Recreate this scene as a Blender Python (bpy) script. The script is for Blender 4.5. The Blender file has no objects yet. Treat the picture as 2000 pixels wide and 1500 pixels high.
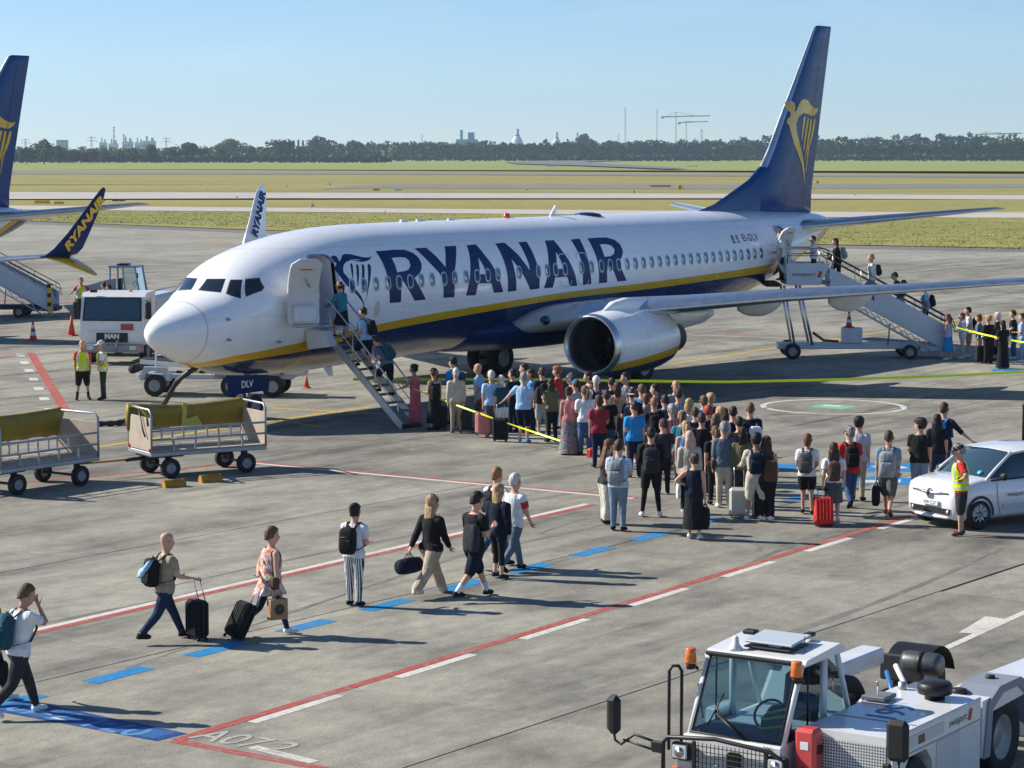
import bpy, bmesh, math, random
import numpy as np
from mathutils import Vector, Matrix, geometry
R = math.radians
SC = bpy.context.scene
COL = SC.collection
random.seed(7)

# ------------------------------------------------------------------ camera, sky, sun, exposure
CAM = Vector((-47.845, -46.485, 7.55)); YAW = R(35.678); PITCH = R(5.419); FPX = 4764.6
cam_d = bpy.data.cameras.new('camera'); cam = bpy.data.objects.new('camera', cam_d); COL.objects.link(cam)
cam.location = CAM; cam.rotation_euler = (math.pi/2 - PITCH, 0, YAW - math.pi/2)
cam_d.sensor_width = 36; cam_d.lens = FPX/2000*36; cam_d.clip_start = .5; cam_d.clip_end = 30000
SC.camera = cam
SUN_EL = R(34.5); SUN_AZ = R(-19.5)          # azimuth from +Y towards +X
wd = bpy.data.worlds.new('World'); SC.world = wd; wd.use_nodes = True
wn = wd.node_tree.nodes; wl = wd.node_tree.links
sky = wn.new('ShaderNodeTexSky'); sky.sky_type = 'NISHITA'; sky.sun_disc = False
sky.sun_elevation = SUN_EL; sky.sun_rotation = SUN_AZ
sky.altitude = 50; sky.air_density = 0.76; sky.dust_density = 0.0; sky.ozone_density = 6.4
tcw = wn.new('ShaderNodeTexCoord'); mpw = wn.new('ShaderNodeMapping'); mpw.inputs['Scale'].default_value = (2.2,2.2,16); mpw.inputs['Rotation'].default_value = (.05,.03,0); nzw = wn.new('ShaderNodeTexNoise'); nzw.inputs['Scale'].default_value = 2.6; nzw.inputs['Detail'].default_value = 8; nzw.inputs['Roughness'].default_value = .62; nzw.inputs['Distortion'].default_value = .6
mrw = wn.new('ShaderNodeMapRange'); mrw.inputs[1].default_value = .52; mrw.inputs[2].default_value = .82; mrw.inputs[3].default_value = 0; mrw.inputs[4].default_value = .20      # thin cirrus wisps
mxw = wn.new('ShaderNodeMix'); mxw.data_type = 'RGBA'; mxw.inputs[7].default_value = (6.2,7.2,7.8,1)
wl.new(tcw.outputs['Generated'], mpw.inputs[0]); wl.new(mpw.outputs[0], nzw.inputs['Vector']); wl.new(nzw.outputs[0], mrw.inputs[0]); wl.new(mrw.outputs[0], mxw.inputs[0]); wl.new(sky.outputs[0], mxw.inputs[6]); wl.new(mxw.outputs[2], wn['Background'].inputs[0]); wn['Background'].inputs[1].default_value = 0.092
sl = bpy.data.lights.new('sun', 'SUN'); so = bpy.data.objects.new('sun', sl); COL.objects.link(so)
sl.energy = 5.0; sl.angle = R(.53); sl.color = (1, .94, .85)
to_sun = Vector((math.sin(SUN_AZ)*math.cos(SUN_EL), math.cos(SUN_AZ)*math.cos(SUN_EL), math.sin(SUN_EL)))
so.rotation_euler = to_sun.to_track_quat('Z', 'Y').to_euler(); so.location = (0, 40, 60)
SC.view_settings.view_transform = 'Standard'; SC.view_settings.look = 'None'
SC.view_settings.exposure = 0.56; SC.view_settings.gamma = 1
SC.render.engine = 'CYCLES'

# ------------------------------------------------------------------ survey helpers: picture point -> place on the ground
_f = Vector((math.cos(YAW)*math.cos(PITCH), math.sin(YAW)*math.cos(PITCH), -math.sin(PITCH)))
_r = Vector((math.sin(YAW), -math.cos(YAW), 0)); _u = _r.cross(_f)
def G(u, v, z=0.0):
    d = _f + _r*((u-1000)/FPX) + _u*((750-v)/FPX)
    return CAM + d*((z-CAM.z)/d.z)
def AT(u, v, dist):                           # point at a given depth
    d = _f + _r*((u-1000)/FPX) + _u*((750-v)/FPX)
    return CAM + d*dist
def hpx(p):                                   # metres per picture pixel at a point
    return (Vector(p)-CAM).dot(_f)/FPX

# ------------------------------------------------------------------ materials
MATS = {}
def mat(name, col=(.5,.5,.5), rough=.5, metal=0., var=0., scale=4., coat=0., spec=.5, alpha=None, trans=0., emis=None, bump=0., ior=1.45, stretch=None):
    if name in MATS: return MATS[name]
    m = bpy.data.materials.new(name); m.use_nodes = True; MATS[name] = m
    n = m.node_tree.nodes; l = m.node_tree.links; b = n['Principled BSDF']
    b.inputs['Base Color'].default_value = (*col, 1); b.inputs['Roughness'].default_value = rough
    b.inputs['Metallic'].default_value = metal; b.inputs['Coat Weight'].default_value = coat
    b.inputs['Coat Roughness'].default_value = .06; b.inputs['Specular IOR Level'].default_value = spec
    b.inputs['Transmission Weight'].default_value = trans; b.inputs['IOR'].default_value = ior
    if alpha is not None: b.inputs['Alpha'].default_value = alpha
    if emis: b.inputs['Emission Color'].default_value = (*emis[0], 1); b.inputs['Emission Strength'].default_value = emis[1]
    if var or bump:
        tc = n.new('ShaderNodeTexCoord'); mp = n.new('ShaderNodeMapping'); l.new(tc.outputs['Object'], mp.inputs[0])
        if stretch: mp.inputs['Scale'].default_value = stretch
        nz = n.new('ShaderNodeTexNoise'); nz.inputs['Scale'].default_value = scale; nz.inputs['Detail'].default_value = 6; nz.inputs['Roughness'].default_value = .62
        l.new(mp.outputs[0], nz.inputs['Vector'])
        if var:
            mr = n.new('ShaderNodeMapRange'); mr.inputs[1].default_value = .3; mr.inputs[2].default_value = .7
            mr.inputs[3].default_value = 1-var; mr.inputs[4].default_value = 1+var*.7
            l.new(nz.outputs[0], mr.inputs[0])
            mx = n.new('ShaderNodeMix'); mx.data_type = 'RGBA'; mx.blend_type = 'MULTIPLY'; mx.inputs[0].default_value = 1
            mx.inputs[6].default_value = (*col, 1); l.new(mr.outputs[0], mx.inputs[7]); l.new(mx.outputs[2], b.inputs['Base Color'])
            rr = n.new('ShaderNodeMapRange'); rr.inputs[3].default_value = max(0, rough-.06); rr.inputs[4].default_value = min(1, rough+.12)
            l.new(nz.outputs[0], rr.inputs[0]); l.new(rr.outputs[0], b.inputs['Roughness'])
        if bump:
            bp = n.new('ShaderNodeBump'); bp.inputs['Strength'].default_value = bump; bp.inputs['Distance'].default_value = .02
            l.new(nz.outputs[0], bp.inputs['Height']); l.new(bp.outputs[0], b.inputs['Normal'])
    return m

class NT:                                     # tiny node-graph helper
    def __init__(s, name):
        s.m = bpy.data.materials.new(name); s.m.use_nodes = True; MATS[name] = s.m
        s.n = s.m.node_tree.nodes; s.l = s.m.node_tree.links; s.b = s.n['Principled BSDF']
    def new(s, t, **k):
        x = s.n.new('ShaderNode'+t)
        for a, v in k.items(): setattr(x, a, v)
        return x
    def link(s, a, b): s.l.new(a, b)
    def math(s, op, a, b=None, c=None):
        x = s.new('Math', operation=op)
        for i, v in enumerate((a, b, c)):
            if v is None: continue
            if isinstance(v, (int, float)): x.inputs[i].default_value = v
            else: s.link(v, x.inputs[i])
        return x.outputs[0]
    def noise(s, vec, scale, detail=5, rough=.6):
        x = s.new('TexNoise'); x.inputs['Scale'].default_value = scale; x.inputs['Detail'].default_value = detail; x.inputs['Roughness'].default_value = rough
        if vec is not None: s.link(vec, x.inputs['Vector'])
        return x.outputs[0]
    def mapping(s, vec, scale=(1,1,1), rot=(0,0,0), loc=(0,0,0)):
        x = s.new('Mapping'); x.inputs['Scale'].default_value = scale; x.inputs['Rotation'].default_value = rot; x.inputs['Location'].default_value = loc
        s.link(vec, x.inputs[0]); return x.outputs[0]
    def rng(s, v, a, b, c, d, clamp=True):
        x = s.new('MapRange'); x.clamp = clamp
        for i, q in zip((1,2,3,4), (a,b,c,d)): x.inputs[i].default_value = q
        s.link(v, x.inputs[0]); return x.outputs[0]
    def mix(s, f, a, b, blend='MIX'):
        x = s.new('Mix', data_type='RGBA', blend_type=blend)
        for i, v in ((0, f), (6, a), (7, b)):
            if isinstance(v, (int, float)): x.inputs[i].default_value = v
            elif isinstance(v, tuple): x.inputs[i].default_value = (*v, 1)
            else: s.link(v, x.inputs[i])
        return x.outputs[2]

# ------------------------------------------------------------------ mesh builder
class MB:
    def __init__(s): s.v = []; s.f = []; s.m = []; s.s = []
    def add(s, vs, fs, mi=0, sm=False):
        o = len(s.v); s.v.extend([tuple(p) for p in vs])
        for f in fs: s.f.append([o+i for i in f]); s.m.append(mi); s.s.append(sm)
        return s
    def box(s, c, size, rot=None, mi=0, b=0.0):
        hx, hy, hz = size[0]/2, size[1]/2, size[2]/2
        M = rot if rot is not None else Matrix.Identity(3)
        c = Vector(c); b = min(b, hx*.9, hy*.9, hz*.9)
        if b <= 0:
            vs = [c + M @ Vector((sx*hx, sy*hy, sz*hz)) for sx in (-1,1) for sy in (-1,1) for sz in (-1,1)]
            return s.add(vs, [(0,1,3,2),(4,6,7,5),(0,4,5,1),(2,3,7,6),(0,2,6,4),(1,5,7,3)], mi)
        vs = []; ix = {}
        for sx in (-1,1):
            for sy in (-1,1):
                for sz in (-1,1):
                    for a in range(3):
                        p = [sx*(hx-b), sy*(hy-b), sz*(hz-b)]; p[a] = (sx*hx, sy*hy, sz*hz)[a]
                        ix[sx,sy,sz,a] = len(vs); vs.append(c + M @ Vector(p))
        fs = []
        for a in range(3):
            p, q = (a+1)%3, (a+2)%3
            for sg in (-1,1):
                def k(i, j, ax=a):
                    t = [0,0,0]; t[a] = sg; t[p] = i; t[q] = j
                    return ix[t[0],t[1],t[2],ax]
                f = [k(-1,-1),k(1,-1),k(1,1),k(-1,1)]
                fs.append(f if sg > 0 else f[::-1])
        for a in range(3):                    # edge bevels: edges along axis a
            p, q = (a+1)%3, (a+2)%3
            for i in (-1,1):
                for j in (-1,1):
                    def k(e, ax):
                        t = [0,0,0]; t[a] = e; t[p] = i; t[q] = j
                        return ix[t[0],t[1],t[2],ax]
                    f = [k(-1,p),k(1,p),k(1,q),k(-1,q)]
                    fs.append(f if i*j < 0 else f[::-1])
        for sx in (-1,1):
            for sy in (-1,1):
                for sz in (-1,1):
                    f = [ix[sx,sy,sz,0], ix[sx,sy,sz,1], ix[sx,sy,sz,2]]
                    fs.append(f if sx*sy*sz > 0 else f[::-1])
        return s.add(vs, fs, mi)
    def loft(s, rings, mi=0, sm=True, caps=True, closed=True, flip=False):
        n = len(rings[0]); vs = [p for r in rings for p in r]; fs = []
        for i in range(len(rings)-1):
            for j in range(n if closed else n-1):
                k = (j+1) % n
                f = [i*n+j, i*n+k, (i+1)*n+k, (i+1)*n+j]
                fs.append(f[::-1] if flip else f)
        if caps and closed:
            a = list(range(n)); z = [(len(rings)-1)*n+j for j in range(n)]
            fs.append(a if flip else a[::-1]); fs.append(z[::-1] if flip else z)
        return s.add(vs, fs, mi, sm)
    def tube(s, pts, rad, n=8, mi=0, sm=True, caps=True, sx=1., sy=1., up=None):
        pts = [Vector(p) for p in pts]; k = len(pts)
        if not hasattr(rad, '__len__'): rad = [rad]*k
        rings = []; prev = None
        for i in range(k):
            t = (pts[min(i+1,k-1)]-pts[max(i-1,0)])
            t = t.normalized() if t.length > 1e-9 else Vector((0,0,1))
            if prev is None:
                ref = Vector(up) if up is not None else (Vector((0,0,1)) if abs(t.z) < .9 else Vector((1,0,0)))
                a = ref - t*ref.dot(t); a.normalize()
            else:
                a = prev - t*prev.dot(t); a = a.normalized() if a.length > 1e-6 else prev
            prev = a; b = t.cross(a)
            rings.append([pts[i] + (a*math.cos(q)*sy + b*math.sin(q)*sx)*rad[i] for q in [2*math.pi*j/n for j in range(n)]])
        return s.loft(rings, mi, sm, caps)
    def lathe(s, prof, c=(0,0,0), axis=(0,0,1), n=24, mi=0, sm=True, caps=True, sq=None):
        ax = Vector(axis).normalized(); ref = Vector((0,0,1)) if abs(ax.z) < .9 else Vector((1,0,0))
        a = (ref-ax*ref.dot(ax)).normalized(); b = ax.cross(a); c = Vector(c)
        rings = [[c + ax*h + (a*math.cos(2*math.pi*j/n) + b*math.sin(2*math.pi*j/n))*r for j in range(n)] for r, h in prof]
        return s.loft(rings, mi, sm, caps)
    def prism(s, poly, fn, d0, d1, mi=0, sm=False):   # poly 2D, fn(a,b,d)->3D
        n = len(poly)
        vs = [fn(a,b,d0) for a,b in poly] + [fn(a,b,d1) for a,b in poly]
        tr = geometry.tessellate_polygon([[Vector((a,b,0)) for a,b in poly]])
        fs = [list(t) for t in tr] + [[i+n for i in t][::-1] for t in tr]
        fs += [[i,(i+1)%n,(i+1)%n+n,i+n] for i in range(n)]
        return s.add(vs, fs, mi, sm)
    def wheel(s, c, axis, r, w, mi_t=0, mi_r=1, n=20, hub=.55):
        h = w/2; q = r*hub
        s.lathe([(q,-h*.75),(r*.9,-h),(r,-h*.72),(r,h*.72),(r*.9,h),(q,h*.75)], c, axis, n, mi_t, True, False)
        s.lathe([(.001,-h*.35),(q*.35,-h*.42),(q*.45,-h*.3),(q*.85,-h*.35),(q,-h*.8),(q,h*.8),(q*.85,h*.35),(q*.45,h*.3),(q*.35,h*.42),(.001,h*.35)], c, axis, n, mi_r, True, False)
        return s
    def build(s, name, mats, parent=None, loc=None, rz=None, fix=True):
        me = bpy.data.meshes.new(name); me.from_pydata(s.v, [], s.f)
        for m in (mats if isinstance(mats, (list, tuple)) else [mats]): me.materials.append(m)
        me.polygons.foreach_set('material_index', s.m); me.polygons.foreach_set('use_smooth', s.s)
        if fix:
            bm = bmesh.new(); bm.from_mesh(me); bmesh.ops.recalc_face_normals(bm, faces=bm.faces); bm.to_mesh(me); bm.free()
        me.update()
        return link(name, me, parent, loc, rz)
def link(name, me, parent=None, loc=None, rz=None):
    o = bpy.data.objects.new(name, me); COL.objects.link(o)
    if parent: o.parent = parent
    if loc is not None: o.location = loc
    if rz is not None: o.rotation_euler = (0,0,rz)
    return o
def empty(name, loc=(0,0,0), rz=0.):
    o = bpy.data.objects.new(name, None); COL.objects.link(o); o.location = loc; o.rotation_euler = (0,0,rz); o.empty_display_size = .3
    return o
def tag(o, label=None, cat=None, group=None, kind=None):
    if label: o['label'] = label
    if cat: o['category'] = cat
    if group: o['group'] = group
    if kind: o['kind'] = kind
    return o
def copy_tree(o, parent=None):
    c = o.copy(); COL.objects.link(c); c.parent = parent
    for ch in list(o.children): copy_tree(ch, c)
    return c
def rotz(a): return Matrix.Rotation(a, 3, 'Z')
def cyl(a, b, r, n=8): return MB().tube([a, b], r, n)

def text_geo(txt, size=1., bold=0., shear=0., space=1.):
    cu = bpy.data.curves.new('txt', 'FONT'); cu.body = txt; cu.size = size; cu.offset = bold; cu.shear = shear; cu.space_character = space
    cu.align_x = 'CENTER'; cu.align_y = 'CENTER'; cu.resolution_u = 3
    ob = bpy.data.objects.new('txt', cu); me = ob.to_mesh()
    vs = [v.co.copy() for v in me.vertices]; fs = [list(p.vertices) for p in me.polygons]
    ob.to_mesh_clear(); bpy.data.objects.remove(ob); bpy.data.curves.remove(cu)
    return vs, fs
def text_on(name, txt, size, origin, right, up, m, parent=None, bold=0., shear=0., lift=.004, space=1.):
    vs, fs = text_geo(txt, size, bold, shear, space); rt = Vector(right).normalized(); u = Vector(up).normalized(); n = rt.cross(u)
    o = Vector(origin) + n*lift
    mb = MB(); mb.add([o + rt*v.x + u*v.y for v in vs], fs)
    return mb.build(name, m, parent, fix=False)
def tri2d(loops):                             # triangulate outline with holes -> verts, faces
    pts = [p for lp in loops for p in lp]
    return pts, [list(t) for t in geometry.tessellate_polygon([[Vector((a,b,0)) for a,b in lp] for lp in loops])]
def decal(loops_list, fn, cut_axis=1, step=.12):  # 2D polygons cut into strips and laid on a curved surface by fn(a,b)->3D
    bm = bmesh.new()
    for loops in loops_list:
        vs, fs = tri2d(loops); bv = [bm.verts.new((a,b,0)) for a,b in vs]
        for f in fs:
            try: bm.faces.new([bv[i] for i in f])
            except ValueError: pass
    lo = min(v.co[cut_axis] for v in bm.verts); hi = max(v.co[cut_axis] for v in bm.verts); z = lo+step
    while z < hi:
        co = [0,0,0]; no = [0,0,0]; co[cut_axis] = z; no[cut_axis] = 1
        bmesh.ops.bisect_plane(bm, geom=bm.verts[:]+bm.edges[:]+bm.faces[:], plane_co=co, plane_no=no); z += step
    bm.verts.ensure_lookup_table(); bm.verts.index_update()
    vs = [fn(v.co.x, v.co.y) for v in bm.verts]; fs = [[v.index for v in f.verts] for f in bm.faces]; bm.free()
    return vs, fs
# ================================================================== GROUND
def concrete_mat(name, base, dark, joints=False, gain=1.):
    t = NT(name); geo = t.new('NewGeometry'); pos = geo.outputs['Position']
    big = t.noise(t.mapping(pos, (.07,.10,1), (0,0,R(20))), 1, 6, .6)
    mid = t.noise(t.mapping(pos, (.42,.55,1), (0,0,R(10))), 1, 8, .66)
    strk = t.noise(t.mapping(pos, (.07,1.1,1), (0,0,R(2)), (31,7,0)), 1, 6, .6)
    grain = t.noise(pos, 26, 6, .75); fine = t.noise(t.mapping(pos, (2.2,3.4,1), (0,0,R(-30))), 1, 6, .7)
    f = t.rng(big, .35, .68, 0, 1)
    m2 = t.rng(mid, .44, .68, 0, 1); s2 = t.rng(strk, .48, .70, 0, 1)
    k = t.math('ADD', t.math('MULTIPLY', f, .55), t.math('ADD', t.math('MULTIPLY', m2, .55), t.math('MULTIPLY', s2, .5)))
    c = t.mix(t.math('MINIMUM', k, 1.), base, dark)
    g = t.rng(grain, .3, .7, .66, 1.32)
    c = t.mix(1., c, t.rng(fine, .3, .7, .80, 1.16), 'MULTIPLY')
    c = t.mix(1., c, g, 'MULTIPLY')
    oi = t.new('ObjectInfo'); c = t.mix(1., c, t.rng(oi.outputs['Random'], 0, 1, .90, 1.08), 'MULTIPLY')
    spots = t.rng(t.noise(pos, .9, 3, .5), .70, .76, 0, .4)
    c = t.mix(spots, c, tuple(q*.55 for q in dark))
    if joints:
        sx = t.new('SeparateXYZ'); t.link(pos, sx.inputs[0])
        for o, per, off in (('X', 5.9, 15.6), ('Y', 7.3, 13.6)):
            fr = t.math('FRACT', t.math('DIVIDE', t.math('ADD', sx.outputs[o], off+per*200), per))
            j = t.math('LESS_THAN', t.math('ABSOLUTE', t.math('SUBTRACT', fr, .5)), .4975)
            c = t.mix(t.math('MULTIPLY', t.math('SUBTRACT', 1., j), .5), c, tuple(q*.5 for q in dark))
    t.link(c, t.b.inputs['Base Color']); t.b.inputs['Roughness'].default_value = .88; t.b.inputs['Specular IOR Level'].default_value = .25
    bp = t.new('Bump'); bp.inputs['Strength'].default_value = .25; bp.inputs['Distance'].default_value = .01
    t.link(grain, bp.inputs['Height']); t.link(bp.outputs[0], t.b.inputs['Normal'])
    return t.m
def grass_mat(name, a, b, d, s=1.):
    t = NT(name); geo = t.new('NewGeometry'); pos = geo.outputs['Position']
    p2 = t.mapping(pos, (1,1,1), (0,0,R(-35.7)))
    n1 = t.noise(t.mapping(p2, (.035*s,.012*s,1)), 1, 7, .65); n2 = t.noise(t.mapping(p2, (.4*s,.16*s,1)), 1, 6, .7); n3 = t.noise(pos, 1.6*s, 4, .7)
    c = t.mix(t.rng(n1, .36, .64, 0, 1), a, b); c = t.mix(t.rng(n2, .45, .75, 0, .85), c, d)
    c = t.mix(1., c, t.rng(n3, .3, .7, .72, 1.25), 'MULTIPLY')
    t.link(c, t.b.inputs['Base Color']); t.b.inputs['Roughness'].default_value = .95; t.b.inputs['Specular IOR Level'].default_value = .1
    return t.m
M_CON = concrete_mat('concrete', (.335,.318,.252), (.125,.119,.104))
M_CONF = concrete_mat('concrete_far', (.36,.342,.275), (.20,.19,.158), True)
M_TAXI = concrete_mat('taxiway_concrete', (.52,.48,.41), (.40,.375,.33))
M_ASPH = concrete_mat('asphalt', (.22,.21,.195), (.16,.155,.15))
M_SHLD = concrete_mat('shoulder_asphalt', (.20,.19,.175), (.14,.135,.13))
M_G1 = grass_mat('grass_near', (.27,.26,.075), (.19,.20,.055), (.37,.31,.12))
M_G2 = grass_mat('grass_mid', (.30,.265,.09), (.23,.215,.07), (.38,.31,.13), .6)
M_G3 = grass_mat('grass_field', (.28,.30,.085), (.22,.28,.07), (.32,.29,.11), .35)

def sheet(name, pts, z, m, kind='structure', parent=None):
    mb = MB(); mb.add([(p[0],p[1],z) for p in pts], [list(range(len(pts)))])
    o = mb.build(name, m, parent); 
    if o.data.polygons[0].normal.z < 0: o.data.flip_normals()
    if kind: o['kind'] = kind
    return o
def band(name, lo, hi, z, m, n=3):              # strip between two picture-measured edges, run on far past both frame sides
    def ext(L):
        P = [G(*p) for p in L]; a = P[0] + (P[0]-P[1]).normalized()*900; b = P[-1] + (P[-1]-P[-2]).normalized()*900
        return [a]+P+[b]
    return sheet(name, ext(lo) + ext(hi)[::-1], z, m)
far = [CAM + _f.xy.normalized().to_3d()*d + _r*s for d, s in ((-300,-400),(-300,400),(9000,9000),(9000,-9000))]
sheet('grass_ground', far, -.5, M_G3)
# apron
edge = [G(-200,424), G(63,433), G(490,450), G(1597,478.5), G(2000,486), G(2300,491)]
near = [CAM + _f.xy.normalized().to_3d()*-60 + _r*s for s in (180,-180)]
apron = sheet('apron', [edge[0] + (edge[0]-edge[1]).normalized()*200] + edge + [edge[-1] + (edge[-1]-edge[-2]).normalized()*120] + near, -.02, M_CONF)
band('apron_shoulder', [(63,437.5),(490,455),(1597,484),(2000,491.5)], [(63,432),(490,449),(1597,477.5),(2000,485)], -.008, M_SHLD)
band('grass_verge', [(63,432.5),(490,449.5),(1597,478),(2000,485.5)], [(63,405),(700,413),(1600,422),(2000,424)], .05, M_G1)
band('taxiway', [(200,412),(700,416),(1600,425),(2000,427)], [(200,404),(700,408),(1600,415),(2000,416.5)], .09, M_TAXI)
band('grass_strip', [(200,405),(700,409),(1600,416),(2000,417)], [(0,388),(700,387),(1600,390),(2000,390.5)], .08, M_G2)
band('main_taxiway', [(0,390),(560,388.5),(1400,388.5),(2000,391)], [(0,374),(300,371),(560,365),(640,371),(700,376),(1400,378),(2000,381)], .11, M_TAXI)
band('grass_median', [(600,377),(1400,379),(2000,382)], [(600,362),(1400,361),(2000,360)], .15, M_G2)
sheet('asphalt_taxiway', [G(u,v) for u,v in ((625,372),(720,369),(1400,371),(2300,367.5),(2300,360.5),(1600,361),(1400,362),(760,361.5),(690,364))], .20, M_ASPH)
band('grass_meadow', [(0,374.5),(560,365.5),(1400,363),(2000,361.5)], [(0,330),(700,332),(1400,335),(2000,338)], .0, M_G2)
band('service_road', [(0,340.5),(700,341),(1400,344.5),(2000,347.5)], [(0,334.5),(700,337),(1400,340.5),(2000,343)], .10, M_ASPH)
sheet('taxiway_bend', [G(u,v) for u,v in ((985,316.5),(1010,320),(1120,323),(1300,330),(1345,329),(1200,320.5),(1140,316),(1260,312.5),(1800,311),(1800,310),(1250,310.5),(1100,313))], .1, M_ASPH)

# concrete slabs with open joints
slab_me = None
cells = []
for i in range(-8, 25):
    for j in range(-6, 17):
        x0 = -15.6+5.9*i; y0 = -13.6+7.3*j; c = Vector((x0+2.95, y0+3.65, 0)); d = c-CAM; w = d.dot(_f)
        if w < 12: continue
        u = 1000+FPX*d.dot(_r)/w; v = 750-FPX*d.dot(_u)/w
        if -350 < u < 2350 and 505 < v < 1750: cells.append((w, c))
cells.sort(key=lambda q: q[0])
mb = MB().box((0,0,-.0095), (5.875,7.275,.019), b=.006); slab0 = None
for w, c in cells[:300]:
    if slab0 is None: slab0 = mb.build('concrete_slab', M_CON, apron, c)
    else:
        o = slab0.copy(); COL.objects.link(o); o.parent = apron; o.location = c
if cells[300:]:
    mb = MB()
    for w, c in cells[300:]: mb.box(c+Vector((0,0,-.0095)), (5.885,7.285,.019))
    tag(mb.build('far_concrete_slabs', M_CON, apron), kind='stuff')

# painted markings
def paint_mat(name, col, wear=.35):
    t = NT(name); geo = t.new('NewGeometry'); pos = geo.outputs['Position']
    n = t.noise(pos, 9, 6, .75); n2 = t.noise(pos, 1.1, 4, .6)
    f = t.math('ADD', t.rng(n, .50, .68, 0, wear), t.rng(n2, .5, .75, 0, wear*.6))
    c = t.mix(f, col, (.30,.28,.25)); c = t.mix(1., c, t.rng(t.noise(pos, 40, 3), .3, .7, .88, 1.1), 'MULTIPLY')
    t.link(c, t.b.inputs['Base Color']); t.b.inputs['Roughness'].default_value = .8; t.b.inputs['Specular IOR Level'].default_value = .2
    return t.m
P_RED = paint_mat('red_paint', (.37,.075,.055), .75); P_WHT = paint_mat('white_paint', (.60,.58,.52), .75); P_YEL = paint_mat('yellow_paint', (.62,.40,.03), .3)
P_BLU = paint_mat('blue_paint', (.01,.20,.44), .35); P_DBL = paint_mat('deep_blue_paint', (.008,.055,.20), .25); P_GRN = paint_mat('green_paint', (.16,.46,.30), .4); P_WRN = paint_mat('worn_white_paint', (.42,.40,.355), 1.1)
ZM = [.0035]
def paint_poly(name, pts, m, z=None):
    z = ZM[0] if z is None else z
    mb = MB(); mb.add([(p[0],p[1],z) for p in pts], [list(range(len(pts)))])
    o = mb.build(name, m, apron, fix=False)
    if o.data.polygons[0].normal.z < 0: o.data.flip_normals()
    return o
def stripe(name, a, b, w, m, off=0., z=None, mitre=True):   # a,b ground points, w width
    a = Vector(a); b = Vector(b); d = (b-a).normalized(); n = Vector((-d.y, d.x, 0))
    return paint_poly(name, [a+n*(off-w/2), b+n*(off-w/2), b+n*(off+w/2), a+n*(off+w/2)], m, z)
W = .175
a, b = G(62,1238), G(1160,985.5); a2 = a+(a-b).normalized()*9
stripe('red_line', a2, b, W, P_RED); stripe('white_line', a2, b, W*.95, P_WHT, W*1.0, .0036)
a, b = G(345,1446), G(1640,1050); b2 = b+(b-a).normalized()*16
stripe('red_line', a, b2, W, P_RED, z=.0037); dv = (b-a).normalized()
t0 = (G(484,1410)-a).dot(dv); per = ((G(1405,1126)-a).dot(dv)-t0)/4
for k in range(9):
    p = a + dv*(t0+per*k); stripe('white_dash', p, p+dv*1.95, W, P_WHT, -W*1.1)
a, b = G(340,1447), G(700,1514); stripe('red_line', a, b, W, P_RED, z=.0041); stripe('white_dash', G(492,1459), G(614,1489), W, P_WHT, z=.0044)
a, b = G(500,903), G(1245,972); stripe('red_line', a, b, .17, P_RED, z=.0038); stripe('white_line', a, b, .17, P_WHT, -.17)
a2, b2 = G(500,903), G(-120,956); stripe('red_line', a2, b2, .17, P_RED, z=.0040)
# lead-in line, crossing lines under the nose
stripe('yellow_line', G(-60,910), G(530,823), .16, P_YEL); stripe('yellow_line', G(1310,711), G(2100,590), .16, P_YEL)
stripe('yellow_line', G(530,797), G(748,809), .16, P_YEL, z=.0042); stripe('yellow_line', G(530,822), G(722,795), .16, P_YEL)
stripe('yellow_line', G(505,815), G(640,836), .12, P_YEL, z=.0046)
stripe('yellow_line', G(395,474), G(452,474), .9, P_YEL, z=.006)
# red boundary with white ticks
a, b = G(60,689), G(129,804); stripe('red_line', a, b, .30, P_RED); d = (b-a)
for k in range(7):
    p = a + d*(.02+k*.155); stripe('white_dash', p, p+d*.035*(1-.5*k/7)+d*.02, .30, P_WHT, .42 if d.cross(Vector((0,0,1))).dot(_r) > 0 else -.42)
stripe('red_line', G(-60,705), G(50,692), .2, P_RED); stripe('white_line', G(0,838), G(118,803), .12, P_WRN); stripe('red_line', G(64,812), G(130,803), .15, P_RED)
stripe('red_line', G(850,633), G(2100,676), .2, P_RED); stripe('white_line', G(850,637), G(2100,680), .2, P_WRN)
stripe('red_line', G(-20,586), G(420,598), .25, P_RED); stripe('blue_mark', G(-20,667), G(28,664), .5, P_BLU); stripe('blue_mark', G(65,670), G(98,668), .5, P_BLU)
# blue walking-route dashes
a, b = G(232,1318), G(1158,1077); dv = (b-a).normalized(); st = (b-a).length/6
for k in range(-2, 14):
    p = a + dv*(st*k-.62); n = Vector((-dv.y,dv.x,0))*.165
    paint_poly('blue_dash', [p-n, p+dv*1.22-n, p+dv*1.22+n, p+n], P_BLU, .0039)
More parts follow.
